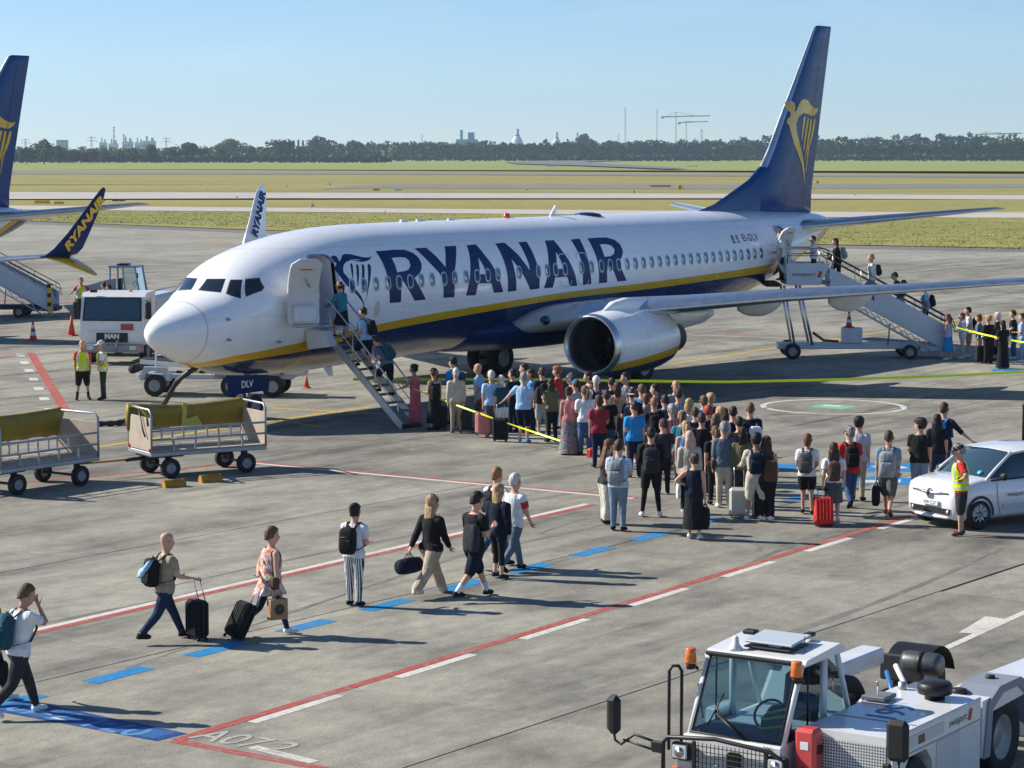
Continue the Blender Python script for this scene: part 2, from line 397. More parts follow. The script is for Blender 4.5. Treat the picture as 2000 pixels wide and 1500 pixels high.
# blue route panel with white lettering, read from the far side
pa, pb, pc, pd = G(40,1366), G(366,1433), G(306,1448), G(-34,1384)
paint_poly('blue_panel', [pa,pb,pc,pd], P_DBL, .0034)
ins = lambda s, t: pa.lerp(pb, s).lerp(pd.lerp(pc, s), t)
paint_poly('blue_panel_inset', [ins(.03,.14), ins(.955,.14), ins(.955,.86), ins(.03,.86)], mat('panel_blue', (.015,.10,.29), .8, var=.15, scale=6), .0046)
rt = (pd-pa).normalized(); rt2 = (pa-pb).normalized()
vs, fs = text_geo('07-L 7-40', .66, .01, 0); cen = ins(.47,.5); up2 = Vector((rt2.y,-rt2.x,0)); up2 = up2 if up2.dot(rt) > 0 else -up2
for k_ in range(3): stripe('white_mark', ins(.10+.13*k_,.30+.22*k_), ins(.19+.13*k_,.34+.22*k_), .05, P_WHT, z=.0062)
for nm, s0 in (('panel_lettering', 1.),):
    mb = MB(); mb.add([cen + rt2*v.x + up2*v.y + Vector((0,0,.0056)) for v in vs], fs); mb.build(nm, mat('panel_letter', (.10,.24,.46), .8, var=.3, scale=5), apron, fix=False)
# stand number
vs, fs = text_geo('A07.2', .62, .006); c = G(478,1449); rt = (G(548,1466)-G(400,1440)).normalized(); up2 = Vector((-rt.y,rt.x,0))
mb = MB(); mb.add([c + rt*v.x*1.02 + up2*v.y*1.3 + Vector((0,0,.006)) for v in vs], fs); mb.build('stand_number', P_WRN, apron, fix=False)
# white ring with green field
c = (G(1487,795)+G(1768,797)+G(1630,778)+G(1625,808))/4; ring = MB(); N = 48; r1, r0 = 2.18, 2.0
ring.add([(c.x+math.cos(2*math.pi*k/N)*r, c.y+math.sin(2*math.pi*k/N)*r, .004) for r in (r1,r0) for k in range(N)], [[k,(k+1)%N,N+(k+1)%N,N+k] for k in range(N)])
ring.build('white_ring', P_WHT, apron)
q = [G(1578,795), G(1606,789.5), G(1680,793.5), G(1642,800)]
paint_poly('green_field', q, P_GRN, .0043); paint_poly('white_mark', [G(1606,793), G(1612,790.5), G(1645,792), G(1640,795)], P_WHT, .0052)
for u, v in ((1497,797),(1756,799)): paint_poly('blue_mark', [G(u-4,v+1.5),G(u+5,v+1),G(u+4,v-1),G(u-5,v-1)], P_BLU, .0052)
# other paint
stripe('white_line', G(1830,1274), G(2080,1160), .14, P_WHT); 
paint_poly('white_mark', [G(1872,1236), G(1908,1238), G(1968,1210), G(1925,1204)], P_WHT, .0045)
paint_poly('blue_panel', [G(1660,902), G(1792,906), G(1784,921), G(1650,920)], P_BLU, .0045); paint_poly('blue_panel', [G(1645,931), G(1788,934), G(1780,948), G(1640,945)], P_BLU, .0045)
paint_poly('white_mark', [G(1700,911), G(1740,906), G(1775,914), G(1730,918)], P_WHT, .0055); paint_poly('white_mark', [G(1690,938), G(1760,937), G(1758,943), G(1690,943)], P_WHT, .0055)
paint_poly('blue_panel', [G(1506,906), G(1560,908), G(1552,918), G(1500,918)], P_BLU, .0045); paint_poly('blue_panel', [G(1940,720), G(1995,721), G(1992,725), G(1936,725)], P_BLU, .0045)
# rubber arc left by a tyre
cc = G(1325,1068); mb = MB(); A = [R(-75+8*k) for k in range(13)]
mb.add([(cc.x+math.cos(a)*r, cc.y+math.sin(a)*r, .003) for r in (1.5,1.62) for a in A], [[k,k+1,14+k,13+k] for k in range(12)]); mb.build('tyre_mark', mat('rubber_mark', (.17,.16,.15), .9, var=.2), apron)

# rubber streaks along the taxi direction
M_TYRE = mat('tyre_streak', (.175,.168,.15), .9, var=.4, scale=1.4)
rk = random.Random(21)
for k in range(15):
    u0, v0 = rk.uniform(-50,2050), rk.uniform(560,1420); a_ = G(u0, v0); L_ = rk.uniform(5,16); dr_ = R(rk.gauss(2,5)); d_ = Vector((math.cos(dr_), math.sin(dr_), 0)); n_ = Vector((-d_.y, d_.x, 0)); wv = rk.uniform(.05,.11)
    mb = MB(); N_ = 14; bow = rk.uniform(-.5,.5); vs_ = []
    for i_ in range(N_+1):
        t_ = i_/N_; w_ = wv*math.sin(math.pi*min(.98,max(.02,t_)))**.5*rk.uniform(.6,1.1); c_ = a_+d_*L_*t_+n_*bow*math.sin(math.pi*t_); vs_ += [(c_.x-n_.x*w_, c_.y-n_.y*w_, .0015+.0001*k), (c_.x+n_.x*w_, c_.y+n_.y*w_, .0015+.0001*k)]
    mb.add(vs_, [[2*i_,2*i_+1,2*i_+3,2*i_+2] for i_ in range(N_)]); mb.build('tyre_mark', M_TYRE, apron, fix=False)
# ================================================================== AIRLINER
FUS = np.array([(0,2.66,2.60,.03,2.63),(.06,2.82,2.44,.20,2.63),(.2,2.96,2.29,.37,2.63),(.5,3.14,2.10,.61,2.64),(1,3.38,1.88,.92,2.70),(1.5,3.61,1.68,1.18,2.79),(1.9,3.79,1.56,1.36,2.88),(2.3,4.12,1.46,1.50,2.99),(2.7,4.43,1.38,1.61,3.10),(3.2,4.67,1.30,1.71,3.22),(4,4.91,1.23,1.80,3.36),(5,5.12,1.20,1.86,3.46),(6,5.27,1.20,1.88,3.52),(7,5.36,1.22,1.88,3.54),(8.5,5.42,1.27,1.88,3.55),(12,5.435,1.32,1.88,3.55),(24.5,5.44,1.38,1.88,3.55),(26.5,5.44,1.50,1.87,3.56),(28.5,5.43,1.78,1.82,3.62),(30.5,5.40,2.18,1.72,3.75),(32.5,5.37,2.68,1.55,3.95),(34.5,5.31,3.25,1.27,4.22),(36.3,5.24,3.80,.92,4.50),(37.4,5.16,4.18,.60,4.70),(38,5.04,4.45,.33,4.77)])
def herm(xs, ys, x):
    d = np.diff(ys)/np.diff(xs); m = np.zeros(len(xs)); den = d[:-1]+d[1:]; den[den == 0] = 1e-12
    m[1:-1] = np.where(d[:-1]*d[1:] > 0, 2*d[:-1]*d[1:]/den, 0); m[0] = d[0]; m[-1] = d[-1]
    i = int(np.clip(np.searchsorted(xs, x)-1, 0, len(xs)-2)); h = xs[i+1]-xs[i]; t = (x-xs[i])/h
    return float((2*t**3-3*t**2+1)*ys[i]+(t**3-2*t**2+t)*h*m[i]+(-2*t**3+3*t**2)*ys[i+1]+(t**3-t**2)*h*m[i+1])
_FT = [[herm(FUS[:,0], FUS[:,k], .01*i) for k in (1,2,3,4)] for i in range(3801)]
def sec(x):
    x = min(max(x, 0), 38)*100; i = min(int(x), 3799); t = x-i; a, b = _FT[i], _FT[i+1]
    return [a[k]+(b[k]-a[k])*t for k in range(4)]
def fy(x, z):                                  # half width of the body at station x, height z
    zt, zb, hw, zc = sec(x); h = (zt-zc) if z > zc else (zc-zb); q = 1-((z-zc)/h)**2
    return hw*math.sqrt(max(q, 1e-4))
def port(x, z, off=.005): return (x, -fy(x, z)-off, z)
def starb(x, z, off=.005): return (x, fy(x, z)+off, z)
S_TOP = [(0,1.55),(1.5,1.80),(2.1,1.94),(2.9,2.03),(4,2.15),(8,2.55),(10.5,2.72),(13.3,2.86),(17.2,3.04),(21.8,3.14),(26.8,3.29),(30.8,3.43),(32.8,3.52),(34.2,3.80),(35.7,4.35),(37,4.9),(40,6)]
S_BOT = [(0,1.35),(1.5,1.60),(2.0,1.68),(2.6,1.78),(4.8,1.93),(8.2,2.32),(10.6,2.48),(13.4,2.64),(17.3,2.83),(21.9,2.91),(26.9,3.05),(31,3.15),(33,3.24),(34.3,3.50),(35.6,4.02),(37,4.6),(40,5.7)]
NAVY = (.004,.022,.105); YELLOW = (.74,.43,.008); WHITE = (.90,.905,.91); GOLD = (.78,.48,.05)
def curve_node(t, x, pts, lo, hi):
    fc = t.new('FloatCurve'); c = fc.mapping.curves[0]
    n0 = len(pts)
    for i, (a, b) in enumerate(pts):
        q = ((a)/40, (b-lo)/(hi-lo))
        if i < 2: c.points[i].location = q
        else: c.points.new(*q)
    for p in c.points: p.handle_type = 'AUTO'
    fc.mapping.update(); t.link(t.math('DIVIDE', x, 40.), fc.inputs['Value'])
    return t.math('MULTIPLY_ADD', fc.outputs[0], hi-lo, lo)
def gloss(t, rough=.16, coat=.6):
    t.b.inputs['Coat Weight'].default_value = coat; t.b.inputs['Coat Roughness'].default_value = .05; t.b.inputs['Specular IOR Level'].default_value = .35
    geo = t.new('TexCoord'); p = t.mapping(geo.outputs['Object'], (1.5,6,6)); n = t.noise(p, 1, 4, .6)
    t.link(t.rng(n, .3, .7, rough, rough+.2), t.b.inputs['Roughness'])
    bp = t.new('Bump'); bp.inputs['Strength'].default_value = .018; bp.inputs['Distance'].default_value = .02
    t.link(t.noise(t.mapping(geo.outputs['Object'], (1.2,1.2,1.2)), 1.6, 2, .4), bp.inputs['Height']); t.link(bp.outputs[0], t.b.inputs['Normal']); t.link(bp.outputs[0], t.b.inputs['Coat Normal'])
def livery_mat():
    t = NT('livery'); tc = t.new('TexCoord'); sp = t.new('SeparateXYZ'); t.link(tc.outputs['Object'], sp.inputs[0])
    x, z = sp.outputs['X'], sp.outputs['Z']
    zt = curve_node(t, x, S_TOP, 0, 7); zb = curve_node(t, x, S_BOT, 0, 7)
    isy = t.math('LESS_THAN', z, zt); isn = t.math('LESS_THAN', z, zb)
    wear = t.rng(t.noise(t.mapping(tc.outputs['Object'], (.8,3,3)), 1, 6, .65), .35, .7, .96, 1.01)
    c = t.mix(1., t.mix(isn, t.mix(isy, WHITE, YELLOW), NAVY), wear, 'MULTIPLY')
    # panel seams: rings round the body and one along it
    fr = t.math('FRACT', t.math('DIVIDE', t.math('ADD', x, 1.3), 2.54)); seam = t.math('LESS_THAN', fr, .010)
    rad = t.math('LESS_THAN', t.math('ABSOLUTE', t.math('SUBTRACT', x, 1.22)), .012)
    l2 = t.math('MAXIMUM', t.math('LESS_THAN', t.math('ABSOLUTE', t.math('SUBTRACT', z, 4.84)), .012), t.math('LESS_THAN', t.math('ABSOLUTE', t.math('SUBTRACT', z, 3.02)), .010))
    s = t.math('MULTIPLY', t.math('MAXIMUM', t.math('MULTIPLY', t.math('MAXIMUM', seam, l2), .26), rad), .55)
    c = t.mix(s, c, (.12,.13,.15)); t.link(c, t.b.inputs['Base Color']); gloss(t); return t.m
M_LIV = livery_mat()
def paint(name, col, rough=.16, coat=.6):
    t = NT(name); t.b.inputs['Base Color'].default_value = (*col, 1); gloss(t, rough, coat); return t.m
M_NAVY = paint('navy_gloss', (.003,.026,.125), .25, .05); M_NAVY.node_tree.nodes['Principled BSDF'].inputs['Specular IOR Level'].default_value = .18; M_WHT = paint('white_gloss', WHITE); M_YEL = paint('yellow_gloss', YELLOW); M_GOLD = paint('gold_gloss', GOLD)
M_FIN = paint('fin_navy_sky_tone', (.003,.048,.185), .25, .15)  # same navy livery, base colour made bluer to stand in for reflected sky
M_ALU = mat('brushed_aluminium', (.62,.64,.66), .30, 1., var=.08, scale=3); M_ALD = mat('dull_aluminium', (.42,.43,.44), .45, .8, var=.15, scale=5)
M_WGRY = mat('wing_grey', (.50,.52,.53), .35, 0, var=.10, scale=1.5, coat=.4); M_LGRY = mat('light_grey_plastic', (.55,.56,.56), .5, var=.08)
M_RUB = mat('rubber', (.018,.018,.019), .75, var=.25, scale=9); M_RIM = mat('wheel_rim', (.30,.31,.32), .5, .5, var=.15); M_BLK = mat('black_plastic', (.012,.012,.013), .45, var=.2); M_DRK = mat('dark_metal', (.05,.05,.055), .5, .6, var=.2)
M_INT = mat('cabin_interior', (.05,.05,.055), .9); M_GLS = mat('cockpit_glass', (.012,.02,.03), .04, coat=1.)
M_WPANE = mat('cabin_window_glass', (.03,.05,.08), .06, coat=1.); M_WFRM = mat('window_surround', (.42,.47,.53), .35, .4); M_STEEL = mat('steel', (.40,.42,.44), .4, .8, var=.15)
TXT_RYA = [
[[(7.95,4.67),(8.4,4.68),(8.91,4.69),(9.32,4.67),(9.63,4.57),(9.79,4.42),(9.83,4.24),(9.74,4.07),(9.59,3.95),(9.34,3.84),(9.59,3.52),(9.9,3.17),(9.35,3.16),(9.02,3.52),(8.76,3.79),(8.67,3.66),(8.69,3.15),(8.16,3.15),(8.11,3.51),(8.08,3.78),(8.06,4.04),(8.02,4.33)],[(8.52,4.46),(8.84,4.47),(9.14,4.45),(9.28,4.36),(9.27,4.21),(9.14,4.1),(8.93,4.06),(8.57,4.04),(8.56,4.26)]],
[[(9.82,4.7),(10.39,4.7),(10.66,4.43),(10.94,4.1),(11.08,4.37),(11.31,4.71),(11.89,4.71),(11.6,4.35),(11.38,4.01),(11.29,3.77),(11.3,3.17),(10.75,3.18),(10.72,3.67),(10.6,3.91),(10.18,4.3)]],
[[(12.93,4.72),(13.09,4.41),(13.31,4.1),(13.47,3.84),(13.63,3.58),(13.84,3.21),(13.34,3.21),(13.18,3.52),(12.49,3.54),(12.39,3.18),(11.89,3.19),(12.0,3.54),(12.11,3.83),(12.27,4.28),(12.44,4.71)],[(12.72,4.33),(12.65,4.07),(12.61,3.82),(12.89,3.81),(12.88,4.04)]],
[[(13.93,4.72),(14.44,4.73),(14.87,4.32),(15.06,4.08),(15.28,3.83),(15.27,4.05),(15.21,4.36),(15.18,4.72),(15.64,4.73),(15.68,4.32),(15.74,3.95),(15.79,3.59),(15.8,3.23),(15.3,3.22),(14.86,3.74),(14.42,4.22),(14.45,3.9),(14.5,3.59),(14.54,3.22),(14.08,3.21),(14.05,3.66),(14.01,3.99),(13.97,4.35)]],
[[(16.66,4.73),(17.16,4.73),(17.33,4.38),(17.54,4.07),(17.71,3.77),(17.83,3.53),(17.95,3.23),(17.51,3.23),(17.35,3.55),(16.66,3.55),(16.55,3.23),(16.05,3.23),(16.22,3.6),(16.33,3.93),(16.49,4.34)],[(16.96,4.37),(16.86,4.12),(16.78,3.82),(17.14,3.82),(17.08,4.09)]],
[[(18.12,4.72),(18.65,4.74),(18.63,4.4),(18.65,4.0),(18.68,3.68),(18.77,3.25),(18.27,3.24),(18.24,3.65),(18.24,4.05),(18.19,4.31)]],
[[(19.11,4.73),(19.73,4.74),(20.26,4.73),(20.66,4.64),(20.84,4.49),(20.86,4.28),(20.74,4.12),(20.56,3.99),(20.57,3.66),(20.89,3.27),(20.34,3.26),(20.05,3.66),(19.75,3.84),(19.68,3.59),(19.71,3.26),(19.22,3.25),(19.19,3.66),(19.18,3.99),(19.13,4.36)],[(19.64,4.52),(20.0,4.52),(20.29,4.46),(20.38,4.32),(20.26,4.19),(20.02,4.12),(19.65,4.11),(19.65,4.29)]]]
HARP_B = [[[(5.93,4.58),(6.03,4.61),(6.15,4.6),(6.17,4.53),(6.15,4.43),(6.29,4.51),(6.42,4.61),(6.57,4.64),(6.82,4.62),(7.07,4.56),(7.29,4.52),(7.51,4.51),(7.65,4.54),(7.53,4.46),(7.35,4.41),(7.12,4.39),(6.89,4.42),(6.65,4.44),(6.44,4.42),(6.29,4.35),(6.19,4.24),(6.16,4.12),(6.27,4.0),(6.4,3.83),(6.59,3.61),(6.8,3.43),(6.94,3.24),(7.07,2.97),(6.87,3.25),(6.65,3.44),(6.41,3.6),(6.15,3.78),(5.99,3.96),(5.88,4.13),(5.81,4.24),(5.89,4.31),(6.01,4.39),(5.93,4.44),(5.91,4.52)]],
[[(6.57,4.36),(6.64,4.37),(6.65,4.31),(6.52,3.96),(6.48,3.94),(6.5,4.15)]],[[(6.81,4.33),(6.87,4.34),(6.9,4.28),(6.77,3.95),(6.68,3.71),(6.65,3.72),(6.7,4.05)]],[[(7.06,4.32),(7.13,4.33),(7.15,4.27),(7.01,3.94),(6.9,3.5),(6.86,3.51),(6.9,3.95)]],[[(7.31,4.31),(7.4,4.33),(7.44,4.26),(7.29,3.93),(7.13,3.58),(7.04,3.23),(7.08,3.56),(7.18,3.94)]]]
HARP_F = [[[(34.8,9.45),(34.93,9.52),(35.15,9.53),(35.32,9.46),(35.35,9.28),(35.26,9.15),(35.37,9.12),(35.58,9.36),(35.79,9.55),(36.06,9.62),(36.34,9.57),(36.67,9.4),(37.06,9.27),(37.34,9.26),(37.5,9.33),(37.34,9.12),(37.07,8.99),(36.79,8.97),(36.35,9.05),(35.97,9.08),(35.59,8.94),(35.38,8.68),(35.39,8.36),(35.61,8.0),(35.89,7.58),(36.17,7.15),(36.29,6.78),(36.36,6.28),(36.19,6.62),(35.96,7.1),(35.52,7.52),(35.19,7.84),(34.96,8.26),(34.85,8.57),(34.71,8.7),(34.79,8.83),(35.0,8.96),(35.0,9.09),(34.83,9.19)]],
[[(36.0,8.92),(36.1,8.96),(36.19,8.92),(36.12,8.63),(35.92,8.02),(35.83,8.05),(35.88,8.47)]],[[(36.35,8.87),(36.46,8.9),(36.54,8.85),(36.42,8.48),(36.13,7.63),(36.05,7.66),(36.15,8.21)]],[[(36.68,8.84),(36.79,8.87),(36.86,8.81),(36.78,8.43),(36.28,7.21),(36.25,7.31),(36.48,8.21)]],[[(37.05,8.84),(37.15,8.87),(37.21,8.81),(37.05,8.32),(36.66,7.68),(36.43,6.76),(36.38,6.84),(36.49,7.68),(36.86,8.37)]]]
DOOR1 = (5.00, 5.90, 2.70, 4.62); DOOR2 = (31.72, 32.50, 2.98, 4.80)
def rrect(x0, x1, z0, z1, r, n=5):
    out = []
    for cx, cz, a0 in ((x1-r,z1-r,0),(x0+r,z1-r,90),(x0+r,z0+r,180),(x1-r,z0+r,270)):
        out += [(cx+r*math.cos(R(a0+90*k/n)), cz+r*math.sin(R(a0+90*k/n))) for k in range(n+1)]
    return out
def airfoil(n=14, tc=.12):
    xs = [.5*(1-math.cos(math.pi*k/n)) for k in range(n+1)]
    th = lambda x: tc/.2*(.2969*math.sqrt(x)-.126*x-.3516*x*x+.2843*x**3-.1036*x**4)
    cam_ = lambda x: .018*math.sin(math.pi*min(1, x*1.1))*(1-x)*2
    up = [(x, cam_(x)+th(x)) for x in xs]; dn = [(x, cam_(x)-th(x)*.92) for x in xs]
    return up[::-1] + dn[1:-1]                # TE over the top to LE and back below
def wing_sec(le, chord, tc, nrm, n=14, aft=(1,0,0)):
    le = Vector(le); nrm = Vector(nrm).normalized(); A = Vector(aft)
    return [le + A*(c*chord) + nrm*(t*chord) for c, t in airfoil(n, tc)]

def make_airliner(split=False, detail=True):
    root = empty('airliner')
    # ---- fuselage
    xs = sorted(set([round(v,3) for v in list(np.linspace(0,.2,6))+list(np.linspace(.25,3.4,26))+list(np.linspace(3.6,8.5,22))+list(np.linspace(9,24.5,26))+list(np.linspace(25,38,32))]))
    N = 72; rings = []
    for x in xs:
        zt, zb, hw, zc = sec(x)
        rings.append([(x, -hw*math.cos(2*math.pi*j/N), zc+((zt-zc) if j < N/2 else (zc-zb))*math.sin(2*math.pi*j/N)) for j in range(N)])
    mb = MB(); mb.loft(rings, 0, True, True)
    fus = mb.build('fuselage', [M_LIV, M_INT, M_LGRY], root)
    if detail:
        for d in (DOOR1, DOOR2):
            cut = MB(); cut.prism(rrect(*d, .22), lambda a,b,c: (a,c,b), -2.6, -.55, 0)
            co = cut.build('cut', [M_INT]); md = fus.modifiers.new('b', 'BOOLEAN'); md.object = co; md.operation = 'DIFFERENCE'; md.solver = 'EXACT'; md.material_mode = 'TRANSFER'
            dg = bpy.context.evaluated_depsgraph_get(); me = bpy.data.meshes.new_from_object(fus.evaluated_get(dg)); fus.modifiers.clear(); old = fus.data; fus.data = me; bpy.data.meshes.remove(old); bpy.data.objects.remove(co)
            for p in me.polygons:
                c = p.center
                if d[0]-.02 < c.x < d[1]+.02 and d[2]-.02 < c.z < d[3]+.02 and c.y > -fy(c.x, c.z)+.03 and c.y < 0: p.material_index = 1; p.use_smooth = False
            me.materials.clear()
            for m in (M_LIV, M_INT): me.materials.append(m)
            fr = MB()                                     # door frame
            o, i = rrect(d[0]-.05,d[1]+.05,d[2]-.05,d[3]+.05,.25), rrect(d[0],d[1],d[2],d[3],.22)
            n = len(o); fr.add([port(a,b,.008) for a,b in o]+[port(a,b,.008) for a,b in i]+[(a,-fy(a,b)+.12,b) for a,b in i], [[k,(k+1)%n,n+(k+1)%n,n+k] for k in range(n)]+[[n+k,n+(k+1)%n,2*n+(k+1)%n,2*n+k] for k in range(n)])
            fr.build('door_frame', M_ALU, fus, fix=False)
    # ---- cockpit windows
    def nose_x(y, z):
        lo, hi = 0., 6.
        for _ in range(30):
            m_ = (lo+hi)/2; zt, zb, hw, zc = sec(m_); h = (zt-zc) if z > zc else (zc-zb)
            if (y/hw)**2+((z-zc)/h)**2 < 1: hi = m_
            else: lo = m_
        return hi
    def nose_pt(y, z, off):
        e = .01; x = nose_x(y, z); n = Vector((-1, (nose_x(y+e,z)-nose_x(y-e,z))/(2*e), (nose_x(y,z+e)-nose_x(y,z-e))/(2*e))).normalized()
        return Vector((x,y,z)) + n*off
    def pane(name, corners, m=M_GLS):
        pts = [Vector((c[1], c[2])) for c in corners]; c = sum(pts, Vector((0,0)))/len(pts); n = len(pts); k = 6
        ins = [p + (c-p).normalized()*.035 for p in pts]
        edge = lambda L: [L[i].lerp(L[(i+1)%n], q/k) for i in range(n) for q in range(k)]
        eo, ei = edge(pts), edge(ins); N_ = len(eo); fr = MB(); pn = MB()
        fr.add([nose_pt(p.x,p.y,.004) for p in eo]+[nose_pt(p.x,p.y,.012) for p in ei], [[q,(q+1)%N_,N_+(q+1)%N_,N_+q] for q in range(N_)])
        rings = [[nose_pt(*(c + (p-c)*t), .006) for p in ei] for t in (1,.66,.33)]
        pn.loft(rings, 0, True, False); pn.add([rings[-1][q] for q in range(N_)], [list(range(N_))], 0, True)
        f = pn.build(name, m, fus); fr.build('window_frame', M_BLK, f); return f
    A = [(1.84,.16,3.755),(2.01,.86,3.70),(2.45,.84,4.06),(2.24,.27,4.06)]
    Bw = [(1.83,-.10,3.76),(2.04,-.80,3.71),(2.40,-.66,4.07),(2.23,-.09,4.06)]
    C_ = [(2.09,-.94,3.68),(2.35,-1.30,3.55),(2.62,-1.06,4.05),(2.42,-.79,4.05)]
    D_ = [(2.46,-1.36,3.59),(2.92,-1.51,3.74),(3.03,-1.50,3.83),(3.05,-1.31,4.09),(2.70,-1.10,4.07)]
    E_ = [(p[0],-p[1],p[2]) for p in C_]; F_ = [(p[0],-p[1],p[2]) for p in D_]
    for q in (A, Bw, C_, D_, E_, F_): pane('cockpit_window', q)
    # ---- cabin windows
    wx = [6.42,6.96,7.52,8.06,8.60,9.13,9.67,10.2,10.78,11.33,11.9,12.47,13.02,13.56,14.69,15.76,16.24,16.72,17.24,18.2,18.80,19.38,19.91,20.43]
    wx += [20.95+.511*k for k in range(19)]
    def win_mesh():
        w = MB(); o = rrect(-.14,.14,-.215,.215,.13,4); i = rrect(-.105,.105,-.175,.175,.10,4); n = len(o)
        return o, i, n
    o_, i_, n_ = win_mesh()
    for x in wx:
        z = 3.73+.0066*(x-6.42)
        for S in ((port,) if detail else (port, starb)):
            fr = MB(); fr.add([S(x+a,z+b,.006) for a,b in o_]+[S(x+a,z+b,.010) for a,b in i_], [[k,(k+1)%n_,n_+(k+1)%n_,n_+k] for k in range(n_)])
            f = fr.build('cabin_window', M_WFRM, fus, fix=False)
            pn = MB(); pn.add([S(x+a,z+b,.004) for a,b in i_], [list(range(n_))]); pn.build('pane', M_WPANE, f, fix=False)
    # ---- lettering and emblem
    for S in (port,):
        for letter in TXT_RYA:
            mb = MB(); mb.add(*decal([letter], lambda a,b: S(a,b,.0035))); mb.build('letter', M_NAVY, fus, fix=False)
        mb = MB(); mb.add(*decal(HARP_B, lambda a,b: S(a,b,.0035))); mb.build('harp_emblem', M_NAVY, fus, fix=False)
    if detail:
        vs, fs = text_geo('EI-DLV', .36, .004, 0, 1.12); mb = MB(); mb.add([port(29.58+v.x*1.02, 4.46+v.y, .006) for v in vs], fs); mb.build('registration', M_NAVY, fus, fix=False)
        for k, c in enumerate(((.02,.16,.09),(.75,.76,.78),(.62,.17,.03))):
            mb = MB(); q = [(28.2+.17*k,4.30),(28.37+.17*k,4.30),(28.37+.17*k,4.58),(28.2+.17*k,4.58)]
            mb.add([port(a,b,.006) for a,b in q], [[0,1,2,3]]); mb.build('flag_stripe', mat('flag_%d' % k, c, .3), fus, fix=False)
        for x0, x1 in ((16.98,17.62),(17.98,18.60)):       # overwing exits
            o, i = rrect(x0,x1,3.22,4.30,.16), rrect(x0+.03,x1-.03,3.25,4.27,.14); n = len(o)
            mb = MB(); mb.add([port(a,b,.007) for a,b in o]+[port(a,b,.009) for a,b in i], [[k,(k+1)%n,n+(k+1)%n,n+k] for k in range(n)]); mb.build('overwing_exit_outline', mat('outline_grey', (.5,.55,.6), .3), fus, fix=False)
        o = [(7.61+.13*math.cos(a), 3.0+.24*math.sin(a)) for a in [2*math.pi*k/16 for k in range(16)]]
        mb = MB(); mb.add([port(a,b,.008) for a,b in o], [list(range(16))]); mb.build('access_panel', mat('panel_cream', (.66,.62,.52), .4), fus, fix=False)
        for x, z in ((1.75,3.02),(1.80,2.45),(3.55,2.30)):   # probes
            p = Vector(port(x,z,0)); mb = MB(); mb.tube([p, p+Vector((.0,-.12,-.02)), p+Vector((-.22,-.14,-.03))], [.035,.025,.012], 8); mb.build('probe', M_STEEL, fus)
        mb = MB(); mb.lathe([(.12,0),(.12,.06),(.09,.14),(.03,.17)], (16.6,0,5.43), n=14); mb.build('beacon', mat('beacon_red', (.7,.03,.02), .2, coat=1.), fus)
        for x, h in ((11.2,.10),(12.0,.05),(13.6,.05)):
            mb = MB(); mb.box((x,0,5.46), (.35,.10,h), b=.03); mb.build('antenna', M_WHT, fus)
        mb = MB(); mb.prism([(19.0,5.40),(19.32,5.40),(19.48,5.78),(19.36,5.80)], lambda a,b,c: (a,c,b), -.02, .02); mb.build('blade_antenna', M_WHT, fus)
        mb = MB(); mb.lathe([(.5,0),(.42,.07),(.2,.11),(.01,.12)], (21.3,0,5.41), n=20, sm=True); mb.build('dome_antenna', M_NAVY, fus)
        mb = MB(); mb.prism([(7.3,1.24),(7.7,1.24),(7.75,.95),(7.55,.95)], lambda a,b,c: (a,c,b), -.02, .02); mb.build('blade_antenna', M_WHT, fus)
    # ---- belly fairing
    mb = MB(); rings = []
    for x in np.linspace(12.6, 24.2, 22):
        s = math.sin(math.pi*min(1, max(0, (x-12.6)/11.6)))**.6; hw = 1.0+.98*s; zb = 1.36-.20*s
        rings.append([(x, hw*math.cos(a), 1.95+(.45 if math.sin(a) > 0 else 1.95-zb)*math.sin(a)*(1 if math.sin(a) > 0 else 1)) for a in [2*math.pi*k/28 for k in range(28)]])
    mb.loft(rings); mb.build('belly_fairing', M_NAVY if True else M_WGRY, root)
    # ---- wings
    for sg in (-1, 1):
        side = [(1.2,14.62,2.00,7.45,.13),(1.9,15.0,2.10,7.0,.13),(3.4,15.75,2.38,6.05,.125),(5.8,17.05,2.66,4.75,.115),(9.0,18.75,3.02,3.75,.105),(12.0,20.3,3.26,2.95,.10),(15.0,21.85,3.53,2.15,.10),(17.0,22.9,3.70,1.62,.10)]
        rings = [wing_sec((x, sg*y, z), c, tc, (0,-sg*.10,1)) for y,x,z,c,tc in side]
        w = MB(); w.loft(rings, 0, True, True, flip=sg > 0)
        wing = w.build('wing', M_WGRY, root)
        le = MB(); rr = []                                  # bright leading edge slat
        for y,x,z,c,tc in side[2:]:
            s_ = wing_sec((x, sg*y, z), c, tc*1.02, (0,-sg*.10,1)); n = 14
            rr.append([s_[k] + Vector((-.004,0,.006 if k < n else -.006)) for k in range(n-5, n+5)])
        le.loft(rr, 0, True, False, closed=False); le.build('leading_edge_slat', M_ALU if not split else M_ALU, wing)
        p_ = Vector((15.28, sg*2.45, 2.27)); ll = MB(); ll.lathe([(.16,-.06),(.15,.03),(.10,.08),(.01,.10)], p_, (-1,sg*.45,.05), 16); ll.build('landing_light', M_GLS, wing)
        # winglet
        wl_ = []; base = Vector((22.9, sg*17.0, 3.70))
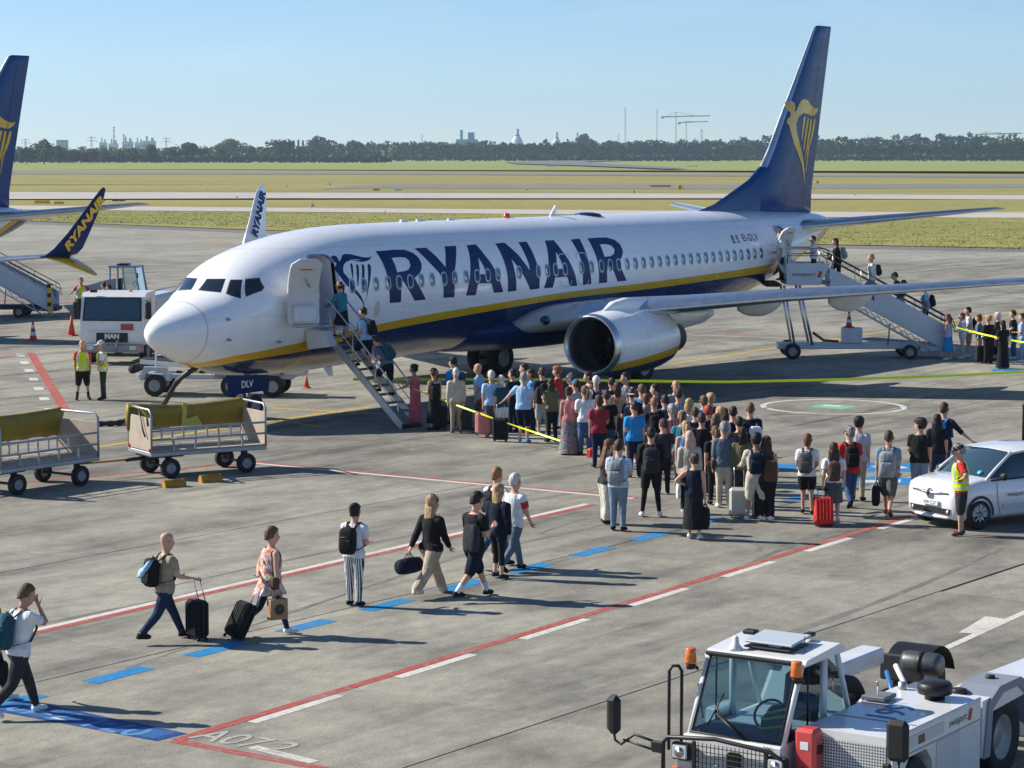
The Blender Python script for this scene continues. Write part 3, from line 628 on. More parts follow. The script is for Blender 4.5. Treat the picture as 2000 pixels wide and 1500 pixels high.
        if not split:
            prof = [(0,0,0,1.62,0),(.35,.22,.10,1.55,30),(.62,.52,.34,1.42,60),(.74,.82,.72,1.22,78),(.80,1.12,1.25,1.0,82),(.88,1.45,1.9,.78,82),(.93,1.72,2.38,.52,82),(.95,1.95,2.56,.22,82),(.96,2.08,2.60,.05,82)]
        else:
            prof = [(0,0,0,1.62,0),(.22,.10,.08,1.7,35),(.40,.35,.32,1.6,58),(.72,.82,.95,1.22,66),(1.05,1.35,1.75,.86,68),(1.28,1.75,2.35,.55,68),(1.40,2.0,2.68,.28,68),(1.43,2.1,2.75,.06,68)]
        for dy, dx, dz, c, cant in prof:
            a = R(cant); wl_.append(wing_sec(base+Vector((dx, sg*dy, dz)), c, .09, (0, -sg*math.sin(a), math.cos(a)), 8))
        w = MB(); w.loft(wl_, 0, True, True, flip=sg > 0); wl_o = w.build('winglet', M_WHT if not split else M_NAVY, wing)
        if split:
            rr = []
            for dy, dx, dz, c, cant in [(.05,.12,.0,1.5,-10),(.55,.45,-.16,1.15,-28),(1.1,.95,-.46,.75,-30),(1.5,1.35,-.70,.32,-30),(1.56,1.45,-.74,.06,-30)]:
                a = R(cant); rr.append(wing_sec(base+Vector((dx, sg*dy, dz)), c, .08, (0, -sg*math.sin(a), math.cos(a)), 8))
            w = MB(); w.loft(rr, 0, True, True, flip=sg > 0); w.build('lower_winglet', M_YEL, wing)
        # winglet lettering on the face turned to the fuselage (and outboard face)
        if (not split and sg == 1) or (split and sg == -1):
            if not split: o, u_, n_ax = base+Vector((1.42, .66, 1.42)), Vector((.36,.05,1)).normalized(), Vector((0,-1,.15))
            else: o, u_, n_ax = base+Vector((1.52, -.88, 1.32)), Vector((.62,-.40,1)).normalized(), Vector((0,-.93,-.40))
            rt = u_; n = n_ax.normalized(); upv = n.cross(rt)
            text_on('winglet_lettering', 'RYANAIR', .44 if not split else .60, o + n*(.10 if not split else .07), rt, upv, M_NAVY if not split else M_GOLD, wl_o, bold=.03, shear=.25, lift=0)
        # flap-track fairings
        for y, x, z, L, r in ((3.4,20.4,1.92,2.9,.30),(6.5,20.4,2.52,3.0,.33),(9.5,21.0,2.84,3.0,.40)):
            f = MB(); rings = []
            for k in range(11):
                t = k/10; s = math.sin(math.pi*min(.995, .06+t*.93))**.7
                rings.append([(x+L*t, sg*y+r*.62*s*math.cos(a), z+.10*t+.05+r*1.25*s*(math.sin(a)*(.45 if math.sin(a) > 0 else 1))) for a in [2*math.pi*q/14 for q in range(14)]])
            f.loft(rings, flip=sg > 0); f.build('flap_fairing', M_LGRY, wing)
        # ---- engine
        E = Vector((14.25, sg*4.83, 1.62)); eng = MB(); N = 40
        def nring(x, r, dz=0., flat=.0):
            return [(E.x+x, E.y+r*math.cos(a)*(1+.03*flat), E.z+dz+r*math.sin(a)*(1 if math.sin(a) > 0 else 1-.085*flat)) for a in [2*math.pi*k/N for k in range(N)]]
        cowl = [(.26,.985,0,1),(.55,1.035,0,1),(1.0,1.075,0,1),(1.6,1.09,0,.9),(2.3,1.075,.01,.7),(3.0,1.02,.02,.4),(3.55,.93,.03,.2),(3.95,.84,.04,0)]
        eng.loft([nring(*c) for c in cowl], 0, True, False)
        ng = eng.build('nacelle', nacelle_mat(), root)
        lip = MB(); lip.loft([nring(*c) for c in ((.70,.78,0,.5),(.36,.795,0,.7),(.14,.83,0,.9),(.03,.885,0,1),(0,.925,0,1),(.05,.955,0,1),(.16,.975,0,1),(.27,.989,0,1))], 0, True, False); lip.build('intake_lip', M_ALU, ng)
        duct = MB(); duct.loft([nring(*c) for c in ((.68,.78,0,.5),(1.0,.785,0,.2),(1.5,.80,0,0))], 0, True, False); duct.build('intake_duct', mat('duct_grey', (.10,.105,.11), .5, .3), ng)
        fan = MB(); c0 = E+Vector((1.30,0,0))
        for k in range(24):
            a = 2*math.pi*k/24; d1 = Vector((0, math.cos(a), math.sin(a))); t1 = Vector((0, -math.sin(a), math.cos(a)))
            fan.add([c0+d1*.22+t1*.02+Vector((-.02,0,0)), c0+d1*.22+t1*.09+Vector((.10,0,0)), c0+d1*.79+t1*.21+Vector((.05,0,0)), c0+d1*.79+t1*.02+Vector((-.10,0,0))], [[0,1,2,3]])
        fan.build('fan', mat('fan_blade', (.05,.052,.056), .35, .8), ng, fix=False)
        sp = MB(); sp.lathe([(.002,-.42),(.07,-.34),(.16,-.16),(.24,.04),(.24,.2)], c0, (1,0,0), 18); sp.build('spinner', mat('spinner_grey', (.03,.03,.034), .4), ng)
        sw = MB(); a = [R(40+26*k) for k in range(10)]; sw.tube([c0+Vector((-.18-.015*k, .06*math.cos(q), .13+.06*math.sin(q)*0+.06*math.sin(q))) for k, q in enumerate(a)], .008, 5); sw.build('spinner_swirl', M_WHT, ng)
        core = MB(); core.lathe([(.70,3.3),(.66,3.9),(.56,4.5),(.46,4.95),(.40,4.95),(.40,4.6)], E, (1,0,0), 28, caps=False); core.build('exhaust_core', M_DRK, ng)
        plug = MB(); plug.lathe([(.34,4.5),(.28,5.0),(.12,5.45),(.01,5.6)], E, (1,0,0), 20); plug.build('exhaust_plug', M_ALD, ng)
        bk = MB(); bk.lathe([(.78,2.6),(.72,3.7)], E, (1,0,0), 28, caps=False); bk.build('fan_exit_duct', M_DRK, ng)
        py = MB(); rr = []                                    # pylon
        for x, z0, z1, hw in ((14.95,2.60,2.66,.03),(15.5,2.55,2.92,.15),(16.3,2.45,3.02,.22),(17.2,2.2,2.95,.24),(18.4,1.95,2.75,.24),(19.6,1.9,2.5,.20),(20.8,2.0,2.42,.12),(21.6,2.2,2.36,.04)):
            rr.append([(x, E.y+hw*cx, z0+(z1-z0)*cz) for cx, cz in ((-1,0),(-1,.75),(-.6,1),(.6,1),(1,.75),(1,0))])
        py.loft(rr, 0, True, True); py.build('pylon', M_WHT, ng)
        kr = MB(); kr.tube([E+Vector((.9,-sg*-.62,.86)), E+Vector((2.0,-sg*-.70,1.02)), E+Vector((2.3,-sg*-.68,.84))], [.01,.02,.01], 6); kr.build('chine', M_WHT, ng)
        # ---- main gear
        for k in ((-.43,), (.43,)):
            m = MB(); m.wheel((19.6, sg*2.86+k[0], .56), (0,1,0), .56, .40, 0, 1, 24); m.build('main_wheel', [M_RUB, M_RIM], root)
        m = MB(); m.tube([(19.6, sg*2.86, .56), (19.55, sg*2.8, 2.3)], .13, 10, 0); m.tube([(19.6, sg*2.86-.4, .56), (19.6, sg*2.86+.4, .56)], .09, 8); m.tube([(19.55, sg*2.8, 1.3), (19.3, sg*1.5, 2.0)], .07, 8)
        m.build('main_gear_leg', M_STEEL, root)
        m = MB(); m.box((19.5, sg*3.05, 1.55), (1.1,.05,1.1), b=.02); m.build('gear_door', M_WGRY, root)
        # ---- tailplane
        hs = [(.5,33.6,4.62,4.4,.10),(1.2,34.2,4.72,3.95,.10),(7.17,38.05,5.40,1.35,.09),(7.3,38.4,5.42,.7,.06)]
        w = MB(); w.loft([wing_sec((x, sg*y, z), c, tc, (0,-sg*.12,1), 10) for y,x,z,c,tc in hs], 0, True, True, flip=sg > 0); t_ = w.build('tailplane', M_WGRY, root)
        le = MB(); rr = []
        for y,x,z,c,tc in hs:
            s_ = wing_sec((x, sg*y, z), c, tc*1.02, (0,-sg*.12,1), 10); rr.append([s_[k]+Vector((-.004,0,.006 if k < 10 else -.006)) for k in range(7,14)])
        le.loft(rr, 0, True, False, closed=False); le.build('leading_edge', M_ALU, t_)
    # ---- fin
    fn = [(5.0,32.2,37.0,.09),(6.0,32.35,37.05,.09),(7.0,33.0,37.26,.09),(7.71,33.62,37.42,.09),(9,34.55,37.71,.09),(10.5,35.68,38.05,.09),(12.1,36.86,38.42,.085),(12.42,37.12,38.5,.07),(12.5,37.35,38.48,.03)]
    w = MB(); w.loft([wing_sec((x0,0,z), x1-x0, tc, (0,-1,0), 12) for z,x0,x1,tc in fn], 0, True, True)
    fin = w.build('tail_fin', M_FIN, root)
    dr = MB(); d_ = [(28.4,5.40,.02),(29.6,5.64,.05),(30.6,5.98,.09),(31.4,6.27,.13),(32.2,6.56,.17),(32.9,6.98,.2),(33.4,7.2,.21)]
    dr.loft([[(x,-h*1.1,4.9),(x,-h,z-.25),(x,-h*.35,z-.04),(x,0,z),(x,h*.35,z-.04),(x,h,z-.25),(x,h*1.1,4.9)] for x,z,h in d_], 0, True, False, closed=False); dr.build('dorsal_fin', M_FIN, fin)
    le = MB(); rr = []
    for z,x0,x1,tc in fn[2:8]:
        s_ = wing_sec((x0,0,z), x1-x0, tc*1.03, (0,-1,0), 12); rr.append([s_[k]+Vector((-.006,-.005 if k < 12 else .005,0)) for k in range(10,15)])
    le.loft(rr, 0, True, False, closed=False); le.build('leading_edge', M_ALU, fin)
    def fin_y(x, z, sg):
        for k in range(len(fn)-1):
            if fn[k][0] <= z <= fn[k+1][0]:
                q = (z-fn[k][0])/(fn[k+1][0]-fn[k][0]); x0 = fn[k][1]+(fn[k+1][1]-fn[k][1])*q; c = fn[k][2]+(fn[k+1][2]-fn[k][2])*q-x0
                s = min(1, max(.001, (x-x0)/c)); th = .09/.2*(.2969*math.sqrt(s)-.126*s-.3516*s*s+.2843*s**3-.1036*s**4)+.036*math.sin(math.pi*min(1,s*1.1))*(1-s)
                return sg*(th*c+.012)
        return sg*.2
    mb = MB(); mb.add(*decal(HARP_F, lambda a,b: (a, fin_y(a,b,-1), b), 0, .25)); mb.build('harp_emblem', M_GOLD, fin, fix=False)
    ru = MB(); ru.add([(35.95,-.20,5.30),(35.975,-.20,5.30),(37.62,-.10,12.0),(37.60,-.10,12.0)], [[0,1,2,3]]); ru.build('rudder_hinge_line', M_BLK, fin, fix=False)
    # tail cone end
    mb = MB(); mb.lathe([(.30,0),(.24,.18),(.16,.2),(.12,.1)], (37.9,0,4.76), (1,0,.15), 16); mb.build('exhaust_outlet', M_ALD, fus)
    # ---- nose gear
    for s in (-.2,.2):
        m = MB(); m.wheel((4.0, s, .345), (0,1,0), .345, .20, 0, 1, 20); m.build('nose_wheel', [M_RUB, M_RIM], root)
    m = MB(); m.tube([(4.0,0,.345),(4.0,0,.9)], .055, 8); m.tube([(4.0,0,.85),(3.95,0,1.5)], .09, 10); m.tube([(4.0,-.25,.345),(4.0,.25,.345)], .05, 8); m.tube([(4.0,0,.9),(4.75,0,1.35)], .045, 8); m.tube([(3.88,0,.45),(3.72,0,.72),(3.9,0,.95)], .03, 6)
    m.build('nose_gear_leg', M_STEEL, root)
    for s in (-1,):
        m = MB(); m.prism([(2.62,1.36),(4.40,1.24),(4.38,.80),(2.70,.78)], lambda a,b,c: (a,c,b), s*.42, s*.45, 0); dd = m.build('nose_gear_door', M_NAVY, root)
        if s < 0 and detail: text_on('door_lettering', 'DLV', .27, (3.45,-.456,1.04), (1,0,0), (0,0,1), M_WHT, dd, bold=.008)
    return root
def nacelle_mat():
    if 'nacelle_livery' in MATS: return MATS['nacelle_livery']
    t = NT('nacelle_livery'); tc = t.new('TexCoord'); sp = t.new('SeparateXYZ'); t.link(tc.outputs['Object'], sp.inputs[0]); x, z = sp.outputs['X'], sp.outputs['Z']
    zt = t.math('MULTIPLY_ADD', t.math('SUBTRACT', x, 14.5), .10, 1.10); zb = t.math('SUBTRACT', zt, .26)
    c = t.mix(t.math('LESS_THAN', z, zb), t.mix(t.math('LESS_THAN', z, zt), WHITE, YELLOW), NAVY)
    s = t.math('LESS_THAN', t.math('ABSOLUTE', t.math('SUBTRACT', t.math('FRACT', t.math('DIVIDE', t.math('SUBTRACT', x, 14.25), 1.25)), .3)), .006)
    c = t.mix(t.math('MULTIPLY', s, .6), c, (.1,.1,.12)); t.link(c, t.b.inputs['Base Color']); gloss(t); return t.m

plane = make_airliner()
tag(plane, 'white and navy airliner with yellow stripe and open front door, boarding in mid apron', 'airplane')
# open passenger doors, swung out and forward, lining side showing
def open_door(x0, x1, z0, z1, hx, hy, ang, name='entry_door'):
    w = x1-x0+.04; n = 14; zs = [z0+(z1-z0)*k/n for k in range(n+1)]; ymax = fy((x0+x1)/2, 3.55); rings = []
    cv = lambda z: ymax-fy((x0+x1)/2, z)
    T = Matrix.Rotation(-ang, 3, 'Z'); H = Vector((hx, hy, 0))
    def P(a, y, z): return H + T @ Vector((a, y-cv(z), 0)) + Vector((0,0,z))
    d = MB()
    for z in zs:
        e = min((z-z0), (z1-z)); r = .20; ins = 0 if e >= r else r-math.sqrt(max(0, r*r-(r-e)**2)); a, b = ins, w-ins
        rings.append([P(a,.07,z),P(a+.02,.02,z),P(a+.05,0,z),P(b-.05,0,z),P(b-.02,.02,z),P(b,.07,z),P(b-.03,.14,z),P(a+.03,.14,z)])
    d.loft(rings, 0, True, True); o = d.build(name, mat('door_lining', (.60,.60,.58), .5, var=.06), plane)
    c = w/2
    b = MB(); b.box(P(c,-.09,z0+.38), (w*.72,.20,.52), T, b=.07); b.build('slide_pack', mat('slide_cover', (.62,.64,.66), .5, var=.06), o)
    b = MB(); b.tube([P(c-.02,-.03,z0+1.38), P(c+.16,-.05,z0+1.12)], .022, 8); b.build('door_handle', M_STEEL, o)
    b = MB(); b.lathe([(.09,-.03),(.09,.0),(.05,.02)], P(c-.02,-.005,z0+1.42), T @ Vector((0,-1,0)), 16); b.build('vent_cover', M_LGRY, o)
    b = MB(); b.box(P(c,-.014,z0+1.62), (.36,.02,.035), T, b=.005); b.build('warning_strap', mat('strap_red', (.6,.04,.03), .6), o)
    b = MB(); b.tube([(x0+.02, -fy(x0, (z0+z1)/2)+.02, (z0+z1)/2), P(c,.10,(z0+z1)/2)], .05, 8); b.build('hinge_arm', M_STEEL, o)
    b = MB(); b.box(P(c,-.02,z0+.06), (w*.8,.10,.07), T, b=.02); b.build('girt_bar', M_STEEL, o)
    return o
open_door(*DOOR1, 3.42, -2.02, R(30)); open_door(*DOOR2, 30.85, -2.12, R(6))
# second airliner on the neighbouring stand
plane2 = make_airliner(split=True, detail=False)
plane2.location = (-3.2, 42.0, -.28)
for o in list(plane2.children):
    if 'wheel' in o.name: o.location.z += .28
tag(plane2, 'second navy-tailed airliner with yellow split wing tip, cut by the left frame edge', 'airplane')
# ================================================================== STAIRS, CARTS, VEHICLES
M_VW = mat('vehicle_white', (.70,.70,.69), .35, var=.07, scale=2.5, coat=.5); M_VG = mat('vehicle_grey', (.38,.43,.48), .4, var=.08, scale=2., coat=.3)
M_STW = mat('stair_white', (.58,.62,.66), .45, var=.07, scale=2.); M_TREAD = mat('tread', (.20,.21,.22), .7, var=.2); M_AMB = mat('amber_lens', (.75,.16,.01), .18, coat=1.); M_REDL = mat('red_lens', (.5,.02,.015), .2, coat=1.)
M_CLR = mat('clear_lens', (.60,.62,.62), .12, .3, coat=1.); M_VGL = mat('vehicle_glass', (.03,.06,.08), .05, coat=1.); M_GALV = mat('galvanised', (.34,.37,.40), .5, .6, var=.18, scale=4); M_PLY = mat('plywood', (.40,.335,.265), .75, var=.15, scale=3)
M_TARP = mat('yellow_tarpaulin', (.26,.185,.018), .55, var=.25, scale=2.5, bump=.6); M_TARPL = mat('tarpaulin_patch', (.50,.45,.07), .55, var=.15); M_HAZY = mat('hazard_yellow', (.70,.45,.01), .5); M_SCRED = mat('cone_red', (.62,.055,.02), .5, var=.1); M_REFW = mat('reflective_white', (.75,.76,.76), .4)
M_TXT = mat('dark_print', (.05,.05,.055), .6); M_LOGOR = mat('logo_red', (.55,.07,.03), .5); M_HOSE = mat('black_hose', (.02,.02,.022), .5, var=.3, scale=12)
def clearglass():
    if 'clear_glass' in MATS: return MATS['clear_glass']
    t = NT('clear_glass'); t.n.remove(t.b); tr = t.new('BsdfTransparent'); gl = t.new('BsdfGlossy'); gl.inputs['Roughness'].default_value = .03; tr.inputs[0].default_value = (.46,.62,.68,1)
    fr = t.new('Fresnel'); fr.inputs[0].default_value = 1.5; mx = t.new('MixShader'); t.link(t.math('MULTIPLY_ADD', fr.outputs[0], 1., .05), mx.inputs[0]); t.link(tr.outputs[0], mx.inputs[1]); t.link(gl.outputs[0], mx.inputs[2]); t.link(mx.outputs[0], t.n['Material Output'].inputs[0]); return t.m
M_CGL = clearglass()
def part(name, m, parent, fn):
    mb = MB(); fn(mb); return mb.build(name, m, parent)
def logo(parent, txt, size, origin, right, up, mark=True):
    text_on('lettering', txt, size, origin, right, up, M_TXT, parent, shear=.2)
    if mark:
        rt = Vector(right).normalized(); u = Vector(up).normalized(); o = Vector(origin)+rt*size*2.75+rt.cross(u)*.004; mb = MB(); s = size*.5
        mb.add([o-rt*s*.9-u*s, o+rt*s*.3-u*s, o+rt*s*.9+u*s, o-rt*s*.3+u*s], [[0,1,2,3]]); mb.build('logo_mark', M_LOGOR, parent, fix=False)

# ---- aircraft's own front airstair
st = empty('airstair', (0,0,0)); tag(st, 'fold-out metal airstair leading from the tarmac to the front cabin door', 'stairs')
top = Vector((0,-2.15,2.42)); bot = Vector((0,-5.22,.05)); sd = bot-top; SW = .74
def sx(y): return 4.93 - .46*(y+2.15)/(-3.07)      # left edge, leaning forward towards the ground
for e in (0, SW):
    part('stringer', M_STEEL, st, lambda m: m.prism([(0,.13),(0,-.13),(1,-.13),(1,.13)], lambda a,b,c: (sx(top.y+sd.y*a)+e+c, top.y+sd.y*a, top.z+sd.z*a+b), -.03, .03))
for k in range(11):
    p = top + sd*((k+.35)/11); part('tread', M_TREAD, st, lambda m: m.box((sx(p.y)+SW/2, p.y, p.z+.02), (SW-.07,.26,.04), b=.008))
part('platform', M_STEEL, st, lambda m: m.box((5.35,-2.0,2.58), (.95,.55,.07), b=.01))
part('side_housing', M_LGRY, st, lambda m: m.prism([(-1.72,2.60),(-2.40,2.56),(-2.62,2.14),(-1.80,2.02)], lambda a,b,c: (c,a,b), 4.52, 4.84))
for e in (0, SW):
    X = lambda y: sx(y)+e
    part('handrail', M_ALU, st, lambda m: m.tube([(X(-1.9),-1.90,3.46),(X(-2.3),-2.3,3.36),(X(-3.2),-3.2,2.62),(X(-4.9),-4.9,1.14),(X(-5.15),-5.15,.72)], .022, 8))
    part('lower_rail', M_ALU, st, lambda m: m.tube([(X(-2.1),-2.1,2.95),(X(-2.5),-2.5,2.70),(X(-4.85),-4.85,.74)], .014, 6))
    for q in (.06,.36,.66,.95):
        p = top+sd*q; part('rail_post', M_ALU, st, lambda m: m.tube([(X(p.y),p.y,p.z+.05),(X(p.y),p.y+.03,p.z+(.95 if q < .9 else .62))], .016, 6))
part('foot_roller', M_RUB, st, lambda m: m.tube([(sx(-5.24)-.02,-5.24,.06),(sx(-5.24)+SW+.02,-5.24,.06)], .06, 10))

# ---- mobile passenger stairs (profile facing the camera); local x = downstairs, y = away from camera
def mobile_stairs(loc, rz, label, dark=False, cone=True, text=True, mirror=False):
    t = empty('passenger_stairs', loc, rz); tag(t, label, 'stairs', 'mobile passenger stairs'); W2 = .78; MW = M_STW; MC = M_DRK if dark else M_STW
    part('chassis', MC, t, lambda m: m.box((2.6,0,.45), (6.2,.75,.22), b=.03))
    part('cross_beam', MC, t, lambda m: m.box((.15,0,.45), (.3,1.7,.16), b=.02)); part('cross_beam', MC, t, lambda m: m.box((4.35,0,.42), (.35,1.5,.18), b=.02)); part('foot_frame', MC, t, lambda m: m.box((5.35,0,.38), (1.3,1.5,.18), b=.02))
    for x, r in ((0.,.30),(4.3,.27)):
        for y in (-.85,.85): 
            part('wheel', [M_RUB, M_RIM], t, lambda m: m.wheel((x,y,r), (0,1,0), r, .2, 0, 1, 18))
    top_ = Vector((1.35,0,2.86)); bt = Vector((5.85,0,.42)); d = bt-top_
    for y in (-W2, W2):
        part('stringer', MW, t, lambda m: m.prism([(0,.16),(0,-.22),(1,-.22),(1,.16)], lambda a,b,c: (top_.x+d.x*a, y+c, top_.z+d.z*a+b), -.03, .03))
        part('side_panel', MW, t, lambda m: m.prism([(.36,.70),(.36,-.16),(1.0,-.16),(1.0,.70)], lambda a,b,c: (top_.x+d.x*a, y*1.04+c, top_.z+d.z*a+b), -.015, .015))
        part('upper_panel', MW, t, lambda m: m.prism([(0,.50),(0,-.1),(.30,-.1),(.30,.55)], lambda a,b,c: (top_.x+d.x*a, y*1.02+c, top_.z+d.z*a+b), -.01, .01))
        for o, nm in ((1.06,'handrail'),(.86,'mid_rail')): part(nm, M_DRK, t, lambda m: m.tube([top_+Vector((-.1,y,o)), bt+Vector((0,y,o)), bt+Vector((.12,y,o-.3))], .02, 6))
        for q in (.02,.25,.5,.75,.97):
            p = top_+d*q+Vector((0,y,0)); part('rail_post', M_ALU, t, lambda m: m.tube([p+Vector((.0,0,.3)), p+Vector((.0,0,1.06))], .018, 6))
        part('platform_panel', MW, t, lambda m: m.prism([(-.25,2.72),(.98,2.72),(1.35,3.52),(-.25,3.52)], lambda a,b,c: (a,y*1.03+c,b), -.015, .015))
        part('platform_rail', M_DRK, t, lambda m: m.tube([(-.22,y,3.5),(-.22,y,4.05),(1.15,y,4.05),(1.5,y,3.9),(1.42,y,3.45)], .02, 6)); part('platform_rail', M_DRK, t, lambda m: m.tube([(-.2,y,3.8),(1.3,y,3.8)], .016, 6)); part('rail_post', M_ALU, t, lambda m: m.tube([(.95,y,3.4),(.95,y,4.05)], .025, 6))
        part('lift_leg', M_ALU, t, lambda m: m.tube([(.10,y*.8,.5),(-.32,y*.8,2.7)], .045, 8)); part('lift_leg', M_ALU, t, lambda m: m.tube([(.75,y*.8,.5),(.25,y*.8,2.7)], .05, 8))
        for q in range(9):
            a = top_+d*(q/9)+Vector((0,y,-.30)); b = top_+d*((q+.5)/9)+Vector((0,y,-.52)); c = top_+d*((q+1)/9)+Vector((0,y,-.30)); part('truss_brace', MW, t, lambda m: m.tube([a,b,c], .018, 5))
        part('truss_chord', MW, t, lambda m: m.tube([top_+Vector((.1,y,-.52)), bt+Vector((-.4,y,-.32))], .03, 6))
    for k in range(14):
        p = top_+d*((k+.5)/14); part('tread', M_TREAD, t, lambda m: m.box((p.x,0,p.z), (.30,1.5,.04), b=.008))
    part('platform_floor', M_TREAD, t, lambda m: m.box((.5,0,2.80), (1.6,1.56,.1), b=.01)); part('bumper', M_RUB, t, lambda m: m.box((-.75,0,2.74), (.55,1.7,.16), b=.05))
    part('control_box', MC, t, lambda m: m.box((2.25,-.15,.84), (.72,.6,.56), b=.02))
    for y in (-.95,): part('marker_post', M_HAZY, t, lambda m: m.box((5.72,y,.95), (.16,.10,1.3), b=.01)); [part('marker_band', M_BLK, t, lambda m: m.box((5.72,y,.62+.42*q), (.165,.105,.2), b=.01)) for q in range(3)]
    part('stabiliser', M_STEEL, t, lambda m: m.tube([(3.55,-.4,.5),(3.62,-.4,1.25)], .03, 6)); part('tow_bar', mat('tow_brown', (.16,.06,.035), .7), t, lambda m: m.tube([(.8,-.3,.95),(1.2,-.3,.66),(1.75,-.3,.62)], .05, 6))
    if text: 
        pn = [o for o in t.children if o.name.startswith('platform_panel')][0]; logo(pn, 'swissport', .22, (.36,-W2*1.03-.02,3.12), (1,0,0), (0,0,1))
    return t
def cone(loc, h, label, plain=False):
    t = empty('traffic_cone', loc); tag(t, label, 'cone', 'traffic cones'); r = h*.19
    part('base', M_SCRED, t, lambda m: m.box((0,0,.02), (h*.5,h*.5,.04), b=.012)); prof = lambda z: r*(1-z*.82)
    bands = ((0,1,M_SCRED),) if plain else ((0,.22,M_SCRED),(.22,.42,M_REFW),(.42,.58,M_SCRED),(.58,.78,M_REFW),(.78,1,M_SCRED))
    for a, b, m_ in bands: part('band', m_, t, lambda m: m.lathe([(prof(a), .04+h*a), (prof(b), .04+h*b)], n=16))
ms_loc = G(1548,702); ms_ang = math.atan2(G(1765,702).y-ms_loc.y, G(1765,702).x-ms_loc.x)
stairs = mobile_stairs(ms_loc + Vector((math.cos(ms_ang+math.pi/2), math.sin(ms_ang+math.pi/2), 0))*.85, ms_ang, 'pale mobile passenger stairs standing at the rear cabin door')
cp = stairs.matrix_basis @ Vector((2.15,-.15,1.125)); cone(cp, .62, 'red and white cone standing on the rear passenger stairs chassis')
b2 = G(112,618); mobile_stairs((b2.x-5.9*math.cos(ms_ang), b2.y-5.9*math.sin(ms_ang), 0), ms_ang, 'pale passenger stairs on a dark chassis, cut by the left frame edge', True, text=False)
cone(G(65,666), .80, 'red and white striped cone on the tarmac left of the tanker'); cone(G(140,656), .80, 'plain red cone close to the tanker cab', True); cone(G(599,758), .42, 'small red cone under the fuselage behind the loader', True)

